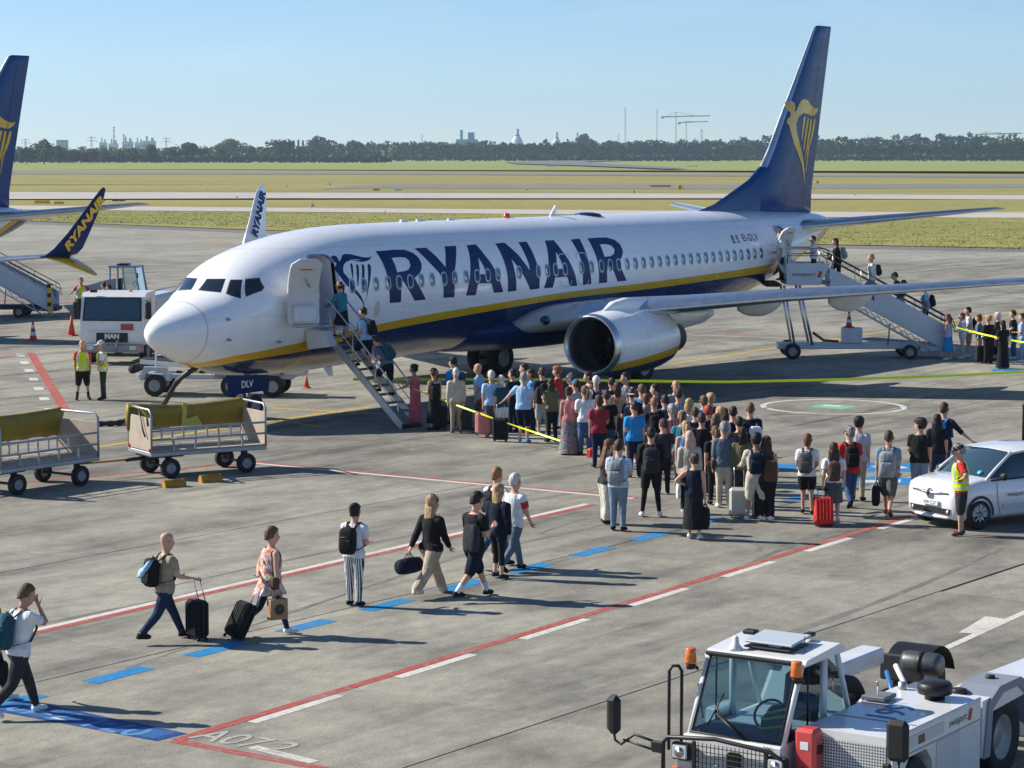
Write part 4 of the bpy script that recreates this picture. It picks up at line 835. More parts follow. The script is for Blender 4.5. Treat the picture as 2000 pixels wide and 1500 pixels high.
# ---- baggage carts
def cart(pa, pb, label, droop, left=False):
    """pa,pb: contact points of the two near wheels"""
    pa = Vector(pa); pb = Vector(pb); d = (pb-pa); ang = math.atan2(d.y, d.x); n = Vector((-math.sin(ang), math.cos(ang), 0)); c = (pa+pb)/2 + n*.62
    t = empty('baggage_cart', (c.x,c.y,0), ang); tag(t, label, 'baggage cart', 'baggage carts with rolled yellow covers'); L = 2.95; Wd = 1.42; z0 = .62; wb = d.length/2
    part('deck', M_GALV, t, lambda m: m.box((0,0,z0-.04), (L,Wd,.10), b=.015))
    for k in range(6): part('deck_slat', M_PLY, t, lambda m: m.box((0,-Wd/2+.13+k*.232,z0+.025), (L-.1,.17,.03), b=.006))
    for x in (-wb, wb):
        for y in (-.62,.62):
            part('wheel', [M_RUB, M_RIM], t, lambda m: m.wheel((x,y,.235), (0,1,0), .235, .15, 0, 1, 20, .52)); part('fork', M_DRK, t, lambda m: m.box((x+.0,y*.82,.42), (.16,.06,.26), b=.01))
        part('axle', M_DRK, t, lambda m: m.tube([(x,-.6,.235),(x,.6,.235)], .03, 6))
    part('turntable', M_DRK, t, lambda m: m.box((-wb,0,.50), (.85,.9,.07), b=.02)); part('drawbar', M_DRK, t, lambda m: m.tube([(-wb-.3,0,.44),(-L/2-.35,0,.42)], .05, 6)); part('tow_rod', mat('tow_orange', (.45,.22,.03), .6), t, lambda m: m.tube([(-L/2-.3,0,.42),(-L/2-1.5,.02,.40)], .025, 6))
    for x in (-L/2+.02, L/2-.02):
        part('end_board', M_PLY, t, lambda m: m.box((x,0,z0+.42), (.03,Wd-.1,.78), b=.008))
        part('end_hoop', M_GALV, t, lambda m: m.tube([(x,-Wd/2+.03,z0),(x,-Wd/2+.03,z0+.90),(x,-Wd/2+.14,z0+1.0),(x,Wd/2-.14,z0+1.0),(x,Wd/2-.03,z0+.90),(x,Wd/2-.03,z0)], .028, 8))
        for y in (-Wd/2+.1, Wd/2-.1): part('lamp', M_REDL if y > 0 else M_AMB, t, lambda m: m.box((x*1.015,y,z0+.06), (.05,.07,.09), b=.01))
    for y in (-Wd/2+.03, Wd/2-.03):
        for z in ((.30,.56) if y < 0 else (.34,.62)): part('side_rail', M_GALV, t, lambda m: m.tube([(-L/2+.05,y,z0+z),(L/2-.05,y,z0+z)], .026, 8))
        for k, x in enumerate((-.9,-.35,.25,.85)): part('rail_upright', M_GALV, t, lambda m: m.box((x,y,z0+.16), (.05,.03,.30), b=.006)); part('rail_upright', M_GALV, t, lambda m: m.box((x-.3,y,z0+.44), (.04,.03,.26), b=.006))
    # rolled cover lying over the far top rail, hanging down
    rr = []; n_ = 22; rs = random.Random(len(label))
    for i in range(n_+1):
        x = -L/2-.03+(L+.06)*i/n_; sag = droop*math.sin(math.pi*i/n_)*.10; w = rs.uniform(-.018,.018)
        rr.append([(x, .66+w, z0+.40+w), (x, .60+w, z0+.50), (x, .56-w, z0+.74-sag*.3), (x, .50+w, z0+.93-sag), (x, .58, z0+1.06-sag), (x, .68, z0+1.05-sag), (x, .75+w, z0+.92-sag), (x, .76, z0+.62)])
    mb = MB(); mb.loft(rr); mb.build('rolled_cover', M_TARP, t)
    rr = [[(x,Wd/2-.06+.02*math.sin(9*x),z0+1.05), (x+.05,-.12+.05*math.sin(7*x),z0+.98-.35*abs(x+L/2)), (x+.02,-.5,z0+.80+.03*math.sin(20*x)), (x,-.60+.04*math.sin(15*x),z0+.62)] for x in (-L/2-.05,-L/2+.02,-L/2+.10,-L/2+.16)]
    mb = MB(); mb.loft(rr, 0, True, False, closed=False); mb.build('cover_fold', M_TARP, t)
    if not left: part('cover_patch', M_TARPL, t, lambda m: m.prism([(-.18,.42),(.40,.40),(.22,.68),(-.05,.62),(-.04,1.0),(-.15,1.0)], lambda a,b,c: (a,.54+c-.05*(b-.4),z0+b), -.012, .0))
    part('strap', M_BLK, t, lambda m: m.tube([(-L/2-.04,-.1,z0+.95),(-L/2-.05,-.35,z0+.5),(-L/2-.04,-.45,z0+.36)], .02, 6))
    return t
cart(G(333,934), G(481,923), 'baggage cart with patched yellow cover beneath the aircraft nose', 1.); cart(G(34,967), G(157,949), 'baggage cart with plain yellow cover at the left frame edge', .5, True)
for u, v, lb in ((340,951,'yellow rubber wheel chock nearer the camera, below the patched cart'),(411,941,'yellow rubber wheel chock lying in the patched cart shadow')):
    t = empty('wheel_chock', G(u,v), R(-18)); tag(t, lb, 'chock', 'yellow chocks')
    part('block', mat('chock_yellow', (.42,.22,.02), .75, var=.35, scale=9), t, lambda m: m.prism([(-.10,0),(.10,0),(.075,.12),(.03,.17),(-.03,.17),(-.075,.12)], lambda a,b,c: (c,a,b), -.27, .27))
    part('bore', M_BLK, t, lambda m: m.lathe([(.03,-.001),(.03,.002)], (.271,0,.08), (1,0,0), 10))

# ---- hose from the nose to the ground and away
t = MB(); pts = [Vector((1.9,.0,1.62)), Vector((1.75,.6,1.2)), Vector((2.2,1.6,.45)), G(300,797)+Vector((0,0,.09)), G(272,815)+Vector((0,0,.08)), G(240,829)+Vector((0,0,.08)), G(200,833)+Vector((0,0,.08)), G(120,832)+Vector((0,0,.08)), G(30,828)+Vector((0,0,.08)), G(-80,823)+Vector((0,0,.08))]
sm = []
for i in range(len(pts)-1):
    p0, p1, p2, p3 = pts[max(i-1,0)], pts[i], pts[i+1], pts[min(i+2,len(pts)-1)]
    for q in range(8):
        s = q/8; sm.append(.5*((2*p1)+(-p0+p2)*s+(2*p0-5*p1+4*p2-p3)*s*s+(-p0+3*p1-3*p2+p3)*s**3))
t.tube(sm+[pts[-1]], [.075+.012*math.sin(i*1.7) for i in range(len(sm)+1)], 10); tag(t.build('ground_hose', M_HOSE), 'thick black hose hanging from the aircraft nose and lying on the tarmac', 'hose')

# ---- tanker lorry
def tanker():
    p = G(222,712); t = empty('tanker_lorry', (p.x,p.y,0), R(-150)); tag(t, 'white forward-cab lorry with a dark grille standing behind the two men in vests', 'truck'); W2 = 1.16
    # local x = forward, y = left
    prof = [(-1.55,.72),(.10,.72),(.16,1.0),(.12,1.62),(-.10,2.42),(-.28,2.56),(-1.55,2.58)]
    part('cab', M_VW, t, lambda m: m.prism(prof, lambda a,b,c: (a,c,b), -W2, W2))
    part('windscreen', M_VGL, t, lambda m: m.add([(.155,-1.02,1.62),(.155,1.02,1.62),(-.045,.98,2.36),(-.045,-.98,2.36)], [[0,1,2,3]]))
    part('windscreen_frame', M_BLK, t, lambda m: m.add([(.148,-1.08,1.57),(.148,1.08,1.57),(-.060,1.03,2.40),(-.060,-1.03,2.40)], [[0,1,2,3]]))
    for s in (-1,1):
        part('side_window', M_VGL, t, lambda m: m.add([(-.02,s*(W2+.006),1.62),(-.90,s*(W2+.006),1.62),(-.90,s*(W2+.006),2.34),(-.20,s*(W2+.006),2.34)], [[0,1,2,3]]))
        part('mirror', M_BLK, t, lambda m: m.box((.10,s*(W2+.16),1.95), (.10,.22,.62), b=.04)); part('mirror_arm', M_BLK, t, lambda m: m.tube([(0,s*W2,2.3),(.1,s*(W2+.16),2.26)], .02, 6))
        part('headlight', M_CLR, t, lambda m: m.box((.27,s*.78,.62), (.05,.26,.16), b=.02)); part('indicator', M_AMB, t, lambda m: m.box((.27,s*.99,.62), (.05,.12,.16), b=.02)); part('wheel', [M_RUB, M_RIM], t, lambda m: m.wheel((-.75,s*.98,.48), (0,1,0), .48, .28, 0, 1, 22)); part('wheel', [M_RUB, M_RIM], t, lambda m: m.wheel((-4.4,s*.98,.48), (0,1,0), .48, .28, 0, 1, 22))
        part('door_seam', M_BLK, t, lambda m: m.box((-.95,s*(W2+.003),1.6), (.012,.006,1.7)))
    gr = part('grille', M_BLK, t, lambda m: m.box((.165,0,.98), (.03,1.15,.34), b=.01)); text_on('lettering', 'MAN', .24, (.182,0,1.02), (0,1,0), (0,0,1), M_ALU, gr, bold=.012)
    part('trim_strip', M_VW, t, lambda m: m.box((.175,0,1.22), (.04,1.7,.03), b=.008)); part('sticker', mat('sticker_red', (.42,.06,.08), .5, var=.3, scale=20), t, lambda m: m.box((.165,.55,1.36), (.012,.46,.22), b=.003))
    part('bumper', mat('bumper_grey', (.22,.24,.26), .5, var=.1), t, lambda m: m.box((.20,0,.60), (.16,2.3,.30), b=.03)); part('under_guard', M_DRK, t, lambda m: m.box((.12,0,.36), (.12,2.0,.12), b=.02))
    for y in (-.35,.18): part('tow_hook', M_STEEL, t, lambda m: m.tube([(.26,y,.5),(.34,y,.62),(.30,y,.85),(.24,y+.1,.90)], .03, 6))
    for y in (-.6,.0,.6): part('wiper', M_BLK, t, lambda m: m.tube([(.15,y,1.58),(.10,y+.4,1.72)], .012, 5))
    part('work_light', M_BLK, t, lambda m: m.box((-.12,-.72,2.62), (.10,.26,.10), b=.02)); part('beacon', M_AMB, t, lambda m: m.lathe([(.07,0),(.07,.05),(.04,.08)], (-.6,.5,2.58), n=12))
    part('chassis', M_DRK, t, lambda m: m.box((-3.1,0,.75), (4.4,.9,.22), b=.02))
    part('tank_body', mat('tank_grey', (.46,.52,.57), .4, var=.08, coat=.3), t, lambda m: m.box((-3.4,0,1.62), (3.5,2.3,1.5), b=.12)); part('tank_rail', M_ALU, t, lambda m: m.tube([(-1.7,1.1,2.55),(-5.0,1.1,2.55)], .025, 6)); part('hose_reel', M_DRK, t, lambda m: m.lathe([(.3,-.2),(.3,.2)], (-2.0,1.2,.9), (0,1,0), 16)); part('valve_box', M_STEEL, t, lambda m: m.box((-1.9,1.05,.55), (.8,.3,.5), b=.04))
tanker()
# ---- loader with cab behind the lorry
def cab_loader():
    p = G(240,613); t = empty('cab_loader', (p.x,p.y,0), R(-62)); t.scale = (.8,.8,.8); tag(t, 'grey loader with a tall glazed cab behind the white lorry', 'loader')
    part('body', M_VG, t, lambda m: m.prism([(1.4,.5),(1.4,1.05),(.9,1.4),(-.9,1.45),(-2.6,.95),(-2.6,.5)], lambda a,b,c: (a,c,b), -.9, .9))
    part('rear_housing', M_VG, t, lambda m: m.prism([(-.62,1.3),(-.62,2.05),(-1.9,1.7),(-2.2,1.1)], lambda a,b,c: (a,c,b), -.85, .85))
    for x, y in ((-.5,-.8),(-.5,.8),(1.25,-.8),(1.25,.8)):
        part('cab_pillar', M_VG, t, lambda m: m.tube([(x,y,1.35),(x-(.25 if x > 0 else 0),y*.95,2.75)], .05, 6))
    part('cab_pillar', M_VG, t, lambda m: m.tube([(.4,-.8,1.35),(.25,-.78,2.75)], .05, 6)); part('cab_roof', M_VG, t, lambda m: m.box((.25,0,2.80), (1.7,1.7,.12), b=.04)); part('roof_light_bar', M_DRK, t, lambda m: m.box((.1,0,2.92), (.6,.9,.09), b=.03))
    part('front_window', M_CGL, t, lambda m: m.add([(1.22,-.75,1.4),(1.22,.75,1.4),(1.0,.72,2.72),(1.0,-.72,2.72)], [[0,1,2,3]])); part('side_window', M_CGL, t, lambda m: m.add([(.42,-.79,1.4),(1.2,-.79,1.4),(.98,-.75,2.7),(.28,-.76,2.7)], [[0,1,2,3]]))
    part('seat', M_BLK, t, lambda m: m.box((-.1,0,1.75), (.15,.5,.7), b=.05)); part('steering_wheel', M_BLK, t, lambda m: m.tube([(.75+.05*math.cos(a),.2*math.cos(a),1.75+.18*math.sin(a)) for a in [2*math.pi*k/12 for k in range(13)]], .018, 5)); part('side_mirror', M_BLK, t, lambda m: m.box((1.2,-.95,2.3), (.06,.14,.3), b=.02))
    for x in (-1.8,.7):
        for y in (-.85,.85): part('wheel', [M_RUB, M_RIM], t, lambda m: m.wheel((x,y,.4), (0,1,0), .4, .25, 0, 1, 18))
    part('side_rail', M_ALU, t, lambda m: m.tube([(-2.5,-.9,.95),(-2.5,-.9,1.5),(-1.9,-.9,1.5),(-1.9,-.9,1.0)], .025, 6))
cab_loader()
# ---- belt loader under the nose
def belt_loader():
    a = G(303,774); b = G(545,776); ang = math.atan2(b.y-a.y, b.x-a.x); t = empty('belt_loader', (a.x,a.y,0), ang); tag(t, 'low white belt loader with chequered edging parked under the aircraft nose', 'loader')
    L = (b-a).length
    for x in (0, L*.62, L*.95):
        for y in ((0,1.35) if x != L*.62 else (0,)): part('wheel', [M_RUB, M_RIM], t, lambda m: m.wheel((x,y,.34), (0,1,0), .34, .22, 0, 1, 20))
    part('frame', M_VG, t, lambda m: m.box((L*.48,.7,.62), (L+1.0,1.2,.16), b=.03)); part('mudguard', M_VG, t, lambda m: m.prism([(-.45,.50),(-.32,.92),(.36,.92),(.52,.50),(.40,.50),(.26,.80),(-.22,.80),(-.34,.50)], lambda q,b_,c: (q,c,b_), -.14, .14))
    part('engine_box', mat('engine_box_grey', (.28,.27,.26), .6, var=.12), t, lambda m: m.box((L*.60,.25,.95), (.95,.7,.62), b=.04)); part('rear_box', mat('engine_box_grey', (.28,.27,.26), .6, var=.12), t, lambda m: m.box((L*.92,.25,.88), (.72,.7,.45), b=.04)); part('rear_light', M_CLR, t, lambda m: m.lathe([(.05,0),(.05,.02)], (L*.82,-.11,.88), (0,-1,0), 10))
    part('rear_cabinet', M_LGRY, t, lambda m: m.box((L*1.12,.35,.9), (.72,.6,.45), b=.04)); part('tail_lamp', M_REDL, t, lambda m: m.box((L*1.21,.04,.95), (.05,.03,.16), b=.01))
    part('conveyor', M_VW, t, lambda m: m.prism([(-.55,.98),(L*.7,.72),(L*.7,.84),(-.55,1.12)], lambda q,b_,c: (q,c,b_), .35, 1.15)); part('belt', M_RUB, t, lambda m: m.prism([(-.55,1.125),(L*.7,.845),(L*.7,.865),(-.55,1.145)], lambda q,b_,c: (q,c,b_), .42, 1.08))
    for k in range(10): part('chequer', M_HAZY if k % 2 else M_BLK, t, lambda m: m.box((.75+k*.18,.075,.76), (.17,.02,.09), b=.003))
    part('bumper_roller', M_RUB, t, lambda m: m.tube([(-.75,.2,.82),(-.75,1.2,.82)], .14, 14)); part('guard_hoop', M_VW, t, lambda m: m.tube([(.02,.1,.9),(.02,.1,1.55),(.08,.1,1.66),(.9,.1,1.70)], .028, 8)); part('guard_rail', M_VW, t, lambda m: m.tube([(.02,.1,1.28),(.9,.1,1.34)], .022, 6)); part('guard_post', M_VW, t, lambda m: m.tube([(1.25,.1,.9),(1.25,.1,1.2),(2.2,.1,1.15)], .04, 8))
belt_loader()
# ================================================================== TOW TRACTOR (foreground) AND SMALL CAR
def dotted(name, base, dot, scale=(60,60,60), thr=.32):
    t = NT(name); tc = t.new('TexCoord'); v = t.new('TexVoronoi'); v.inputs['Randomness'].default_value = .0; v.inputs['Scale'].default_value = 1
    t.link(t.mapping(tc.outputs['Object'], scale), v.inputs['Vector']); c = t.mix(t.math('LESS_THAN', v.outputs['Distance'], thr), base, dot); t.link(c, t.b.inputs['Base Color']); t.b.inputs['Roughness'].default_value = .5
    return t.m
M_PERF = dotted('perforated_sheet', (.55,.55,.54), (.015,.015,.016), (30,30,30), .36)
def tug():
    t = empty('tow_tractor', (-24.42,-33.38,0), R(2.0)); tag(t, 'white aircraft tow tractor with two orange beacons and a glazed cab in the foreground', 'tractor')
    P = lambda n, m, fn: part(n, m, t, fn)
    y0, y1 = -.02, 1.22                          # cab side limits
    # cab: lower body, corner posts, roof
    cabb = P('cab_body', M_VW, lambda m: m.prism([(.0,.45),(1.75,.45),(1.75,.98),(.0,.98)], lambda a,b,c: (a,c,b), y0, y1))
    rf = P('cab_roof', M_VW, lambda m: m.prism([(.42,1.78),(.50,1.85),(1.34,1.91),(1.46,1.86),(1.44,1.80)], lambda a,b,c: (a,c,b), y0-.02, y1+.02))
    for y in (y0+.03, y1-.03):
        P('cab_post', M_VW, lambda m: m.tube([(.02,y,.96),(.46,y,1.80)], .038, 8)); P('cab_post', M_VW, lambda m: m.tube([(1.02,y,.96),(1.02,y,1.82)], .045, 8)); P('cab_post', M_VW, lambda m: m.tube([(1.72,y,.96),(1.33,y,1.84)], .035, 8))
        P('side_window', M_CGL, lambda m: m.add([(.08,y,.99),(.98,y,.99),(.98,y,1.78),(.47,y,1.78)], [[0,1,2,3]])); P('rear_side_window', M_CGL, lambda m: m.add([(1.06,y,.99),(1.68,y,.99),(1.32,y,1.80),(1.06,y,1.80)], [[0,1,2,3]]))
        P('window_rail', M_BLK, lambda m: m.tube([(.06,y,.985),(1.02,y,.985)], .022, 6)); P('window_rail', M_BLK, lambda m: m.tube([(.48,y,1.785),(1.0,y,1.785)], .018, 6)); P('window_rail', M_BLK, lambda m: m.tube([(.62,y,.99),(.62,y,1.79)], .012, 6))
    P('rear_window', M_CGL, lambda m: m.add([(1.70,y0+.06,.99),(1.70,y1-.06,.99),(1.33,y1-.06,1.80),(1.33,y0+.06,1.80)], [[0,1,2,3]]))
    P('windscreen', M_CGL, lambda m: m.add([(.0,y0+.06,.99),(.0,y1-.06,.99),(.445,y1-.08,1.78),(.445,y0+.08,1.78)], [[0,1,2,3]]))
    seal = [(-.012,y0+.05,.98),(-.012,y1-.05,.98),(.432,y1-.07,1.795),(.432,y0+.07,1.795)]
    P('windscreen_seal', M_BLK, lambda m: m.tube([seal[0],seal[1],seal[2],seal[3],seal[0]], .018, 6))
    # inside
    P('dashboard', mat('dash_grey', (.06,.09,.11), .7), lambda m: m.box((.28,.60,.98), (.42,1.05,.12), b=.03)); P('floor', M_BLK, lambda m: m.box((.9,.6,.55), (1.5,1.1,.05)))
    P('seat_base', M_BLK, lambda m: m.box((1.02,.42,.86), (.48,.46,.16), b=.06)); P('seat_back', M_BLK, lambda m: m.box((1.28,.42,1.22), (.14,.46,.62), Matrix.Rotation(R(10),3,'Y'), b=.06)); P('headrest', M_BLK, lambda m: m.box((1.34,.42,1.60), (.10,.28,.20), b=.04))
    P('steering_wheel', M_BLK, lambda m: m.tube([(.56+.10*math.sin(a),.46+.19*math.cos(a),1.16+.15*math.sin(a)) for a in [2*math.pi*k/16 for k in range(17)]], .016, 6)); P('steering_column', M_BLK, lambda m: m.tube([(.36,.46,.96),(.56,.46,1.16)], .03, 6))
    jk = MB(); rr = []; rs = random.Random(3)
    for i in range(8):
        z = .98+.30*i/7; w = .20*(1-.35*(i/7)**2)+rs.uniform(-.015,.015); rr.append([(.30+.10*(i/7)+w*.55*math.cos(a)*(1+.12*math.sin(3*a+i)), .26+w*math.sin(a), z+.03*math.sin(2*a+i)) for a in [2*math.pi*k/14 for k in range(14)]])
    jk.loft(rr); jo = jk.build('draped_jacket', mat('jacket_navy', (.02,.03,.05), .8, var=.3, scale=8), t); M_HV = mat('hivis_stripe', (.55,.75,.02), .5)
    for i, (z, s) in enumerate(((1.10,.20),(1.20,.185),(1.265,.14))): part('reflective_stripe', M_HV, jo, lambda m: m.tube([(.32+.045*i+s*.62*math.cos(a), .26+s*1.06*math.sin(a), z+.03*math.sin(2*a)) for a in [R(120+12*k) for k in range(10)]], .016, 6))
    # front: grille guard, lamps
    P('front_panel', M_VW, lambda m: m.box((-.04,.60,.80), (.10,1.26,.34), b=.02)); P('front_lower', M_VW, lambda m: m.box((-.05,.1,.52), (.12,2.4,.30), b=.02))
    gx = -.20
    P('guard_frame', M_BLK, lambda m: m.tube([(gx,1.42,.35),(gx,1.42,.86),(gx,1.36,.93),(gx,.75,.985),(gx,.05,.93),(gx,-.12,.84),(gx,-.14,.35)], .026, 8))
    for y in (1.02,.10): P('guard_bar', M_BLK, lambda m: m.box((gx,y,.62), (.035,.05,.62), b=.01))
    for k in range(17): P('grille_wire', M_BLK, lambda m: m.tube([(gx,.13+k*.052,.36),(gx,.13+k*.052,.92)], .0055, 4, sm=False))
    for k in range(9): P('grille_wire', M_BLK, lambda m: m.tube([(gx,.10,.40+k*.06),(gx,1.02,.40+k*.06)], .0055, 4, sm=False))
    for y in (1.20,-.02):
        P('headlamp_housing', M_BLK, lambda m: m.box((gx+.05,y,.78), (.10,.24,.20), b=.02)); P('headlamp', M_CLR, lambda m: m.box((gx-.012,y,.78), (.03,.19,.155), b=.03)); P('lamp_reflector', M_ALU, lambda m: m.lathe([(.065,0),(.04,.02),(.01,.03)], (gx-.028,y,.78), (1,0,0), 14))
    P('indicator', M_AMB, lambda m: m.box((gx,1.26,.56), (.03,.09,.09), b=.015)); P('position_lamp', M_REDL, lambda m: m.box((gx,1.12,.56), (.03,.09,.09), b=.015)); P('camera_unit', M_DRK, lambda m: m.box((-.12,.55,.74), (.08,.16,.20), b=.02)); P('number_plate', M_BLK, lambda m: m.box((gx-.03,.62,.48), (.015,.42,.11), b=.005))
    text_on('cab_lettering', 'tor', .085, (-.095,.14,.945), (0,-1,0), (0,0,1), M_TXT, cabb)
    for y in (.68,): P('wiper', M_BLK, lambda m: m.tube([(-.03,.42,.97),(.11,.88,1.22),(.16,.95,1.30)], .011, 5)); P('wiper', M_BLK, lambda m: m.tube([(.05,.98,1.08),(.21,.86,1.42)], .010, 5)); P('wiper_arm', M_BLK, lambda m: m.tube([(-.03,.46,.97),(.10,.90,1.20)], .014, 5))
    # roof kit
    for y in (y1+.10, y0-.02):
        P('beacon_bracket', M_BLK, lambda m: m.tube([(.38,y-.02,1.62),(.31,y+.03,1.70)], .02, 6)); P('beacon', M_AMB, lambda m: m.lathe([(.070,0),(.072,.02),(.068,.05),(.070,.055),(.062,.165),(.052,.175),(.01,.178)], (.30,y+.03,1.70), n=20)); P('beacon_foot', M_BLK, lambda m: m.lathe([(.05,-.07),(.06,0)], (.30,y+.03,1.70), n=14))
    P('antenna_dome', M_VW, lambda m: m.lathe([(.085,0),(.08,.03),(.045,.07),(.035,.15),(.01,.17)], (.58,.92,1.85), n=18)); P('roof_hatch', mat('hatch_grey', (.45,.50,.54), .4), lambda m: m.box((.92,.55,1.97), (.50,.62,.03), Matrix.Rotation(R(-5),3,'Y'), b=.012)); P('hatch_frame', M_BLK, lambda m: m.box((.88,.55,1.895), (.48,.60,.02), b=.008)); P('hatch_motor', M_VW, lambda m: m.box((.80,.50,1.925), (.14,.16,.06), b=.015))
    P('roof_lamp', M_BLK, lambda m: m.box((1.1,1.0,1.97), (.14,.16,.05), b=.015)); P('aerial', M_BLK, lambda m: m.tube([(.62,.06,1.9),(.62,.06,2.10)], .006, 5)); P('roof_lamp', M_BLK, lambda m: m.box((1.30,.35,1.97), (.20,.10,.05), b=.015))
    P('roof_strip', M_BLK, lambda m: m.box((.40,.60,1.82), (.05,1.22,.05), b=.015))
    # mirrors
    P('mirror_arm', M_BLK, lambda m: m.tube([(gx,1.46,.84),(gx,1.80,.90),(gx,1.98,.76),(gx,2.06,.80),(gx,2.08,.90)], .016, 7)); P('mirror_arm', M_BLK, lambda m: m.tube([(gx,1.46,.74),(gx,1.95,.82)], .014, 7)); P('arm_clamp', M_BLK, lambda m: m.box((gx,1.50,.80), (.05,.16,.14), b=.02)); P('side_mirror', M_BLK, lambda m: m.box((gx,2.08,1.10), (.14,.18,.46), b=.06))
    P('mirror_arm', M_BLK, lambda m: m.tube([(.10,-1.20,.78),(.06,-1.36,.76),(.06,-1.38,.98)], .016, 7)); P('arm_clamp', M_BLK, lambda m: m.box((.10,-1.22,.84), (.07,.10,.16), b=.02)); P('side_mirror', M_BLK, lambda m: m.box((.06,-1.36,1.20), (.12,.26,.46), b=.05))
    P('grab_hoop', M_BLK, lambda m: m.tube([(.10,1.52,.70),(.10,1.52,1.62),(.12,1.49,1.68),(.16,1.43,1.68),(.18,1.40,1.62),(.18,1.40,.70)], .020, 8)); P('grab_hoop', M_DRK, lambda m: m.tube([(.40,1.24,1.05),(.36,1.28,1.45),(.50,1.27,1.5)], .014, 6)); P('step_plate', M_VG, lambda m: m.box((.55,1.36,.62), (.6,.28,.05), b=.01)); P('side_locker', M_VW, lambda m: m.box((.95,1.30,.95), (.5,.16,.3), b=.02))
    # engine hood
    hood = P('engine_hood', M_VW, lambda m: m.prism([(.28,.42),(.50,.42),(.56,.70),(.72,.86),(1.18,.86),(1.34,.70),(1.40,.30),(2.72,.30),(2.72,1.16),(.28,1.15)], lambda a,b,c: (a,c,b), -1.20, -.12))
    P('hood_front_grille', M_PERF, lambda m: m.box((.268,-.68,.66), (.012,.90,.80), b=.003)); P('hood_edge', M_VW, lambda m: m.box((1.5,-1.19,1.14), (2.44,.05,.05), b=.018)); P('side_grille', M_PERF, lambda m: m.box((1.78,-1.206,.62), (.66,.012,.52), b=.003)); P('side_grille', M_PERF, lambda m: m.box((1.15,-1.206,1.02), (1.0,.012,.13), b=.003)); P('side_lamp', mat('lamp_brown', (.12,.05,.03), .3), lambda m: m.box((1.02,-1.213,1.01), (.16,.012,.10), b=.005))
    P('seam', mat('seam_grey', (.25,.28,.31), .6), lambda m: m.box((1.5,-1.203,.90), (2.4,.006,.012))); P('seam', mat('seam_grey', (.25,.28,.31), .6), lambda m: m.box((2.05,-1.203,.6), (.012,.006,.6))); P('hood_seam', mat('seam_grey', (.25,.28,.31), .6), lambda m: m.box((1.0,-.66,1.157), (.010,1.06,.006)))
    logo(hood, 'swissport', .13, (2.05,-1.205,1.02), (1,0,0), (0,0,1)); text_on('hood_number', '661', .55, (1.45,-.62,1.157), (-1,0,0), (0,-1,0), mat('number_blue', (.05,.20,.42), .5), hood)
    rg_ = MB(); rg_.tube([(.72+.07*math.cos(a),-1.209,.50+.07*math.sin(a)) for a in [2*math.pi*k/18 for k in range(19)]], .008, 5); rg_.build('round_emblem', M_TXT, hood)
    ex = P('extinguisher_case', mat('case_red', (.62,.07,.07), .35, coat=.4, var=.08), lambda m: m.box((.16,-.24,.72), (.22,.26,.92), b=.04)); part('diamond_window', M_BLK, ex, lambda m: m.prism([(-.24,.42),(-.16,.58),(-.24,.76),(-.32,.58)], lambda a,b,c: (c,a,b), .042, .048)); part('pictogram', M_REFW, ex, lambda m: m.box((.048,-.24,.99), (.006,.10,.09), b=.002)); part('latch', M_BLK, ex, lambda m: m.box((.16,-.385,.95), (.10,.03,.10), b=.01))
    P('air_filter_cap', M_BLK, lambda m: m.lathe([(.12,-.04),(.12,.02),(.20,.03),(.21,.08),(.20,.14),(.17,.165),(.02,.17)], (2.35,-.78,1.20), n=24)); P('hood_plate', mat('plate_grey', (.16,.17,.18), .6), lambda m: m.box((1.95,-.25,1.20), (.34,.30,.05), b=.01)); P('level_rod', M_REFW, lambda m: m.tube([(1.85,-.28,1.2),(1.85,-.28,1.34)], .008, 5)); P('rod_tip', M_REDL, lambda m: m.tube([(1.85,-.28,1.34),(1.85,-.28,1.40)], .009, 5))
    # rear: chassis, arms, wheels
    P('rear_chassis', M_DRK, lambda m: m.box((3.2,.1,.55), (3.0,1.4,.35), b=.03))
    arm = P('near_arm', M_VW, lambda m: m.prism([(2.78,1.10),(3.9,1.12),(8.2,1.0),(8.2,.35),(4.3,.35),(4.12,.95),(3.02,.92),(2.85,.42),(2.78,.42)], lambda a,b,c: (a,c,b), -1.20, -.62)); text_on('fleet_number', 'T661', .42, (5.0,-1.203,.70), (1,0,0), (0,0,1), M_TXT, arm)
    P('far_arm', M_VW, lambda m: m.box((3.6,1.22,1.02), (2.6,.34,.22), b=.03)); P('front_fender', mat('fender_grey', (.22,.25,.29), .5), lambda m: m.prism([(2.80,.40),(2.98,.40),(3.05,.95),(3.35,1.10),(3.85,1.10),(4.10,.95),(4.18,.40),(4.34,.40),(4.22,1.06),(3.90,1.20),(3.25,1.20),(2.92,1.06)], lambda a,b,c: (a,c,b), -1.225, -.75))
    for x, y, r, w in ((.95,-1.03,.40,.30),(.95,1.08,.40,.30),(3.58,-1.0,.50,.34),(3.58,1.05,.50,.34),(5.9,1.02,.47,.42),(8.6,-1.0,.50,.36)): P('wheel', [M_RUB, M_RIM], lambda m: m.wheel((x,y,r), (0,1,0), r, w, 0, 1, 28))
    for x, y in ((5.9,1.02),(8.6,-1.0)):
        P('wheel_arch', M_BLK, lambda m: m.loft([[(x+.54*math.cos(a), y+c, .47+.54*math.sin(a)) for a in [R(15+15*k) for k in range(11)]] for c in (-.30,.30)], 0, True, False, closed=False))
        P('arch_plate', M_DRK, lambda m: m.box((x-.55,y,.78), (.06,.6,.35), b=.02))
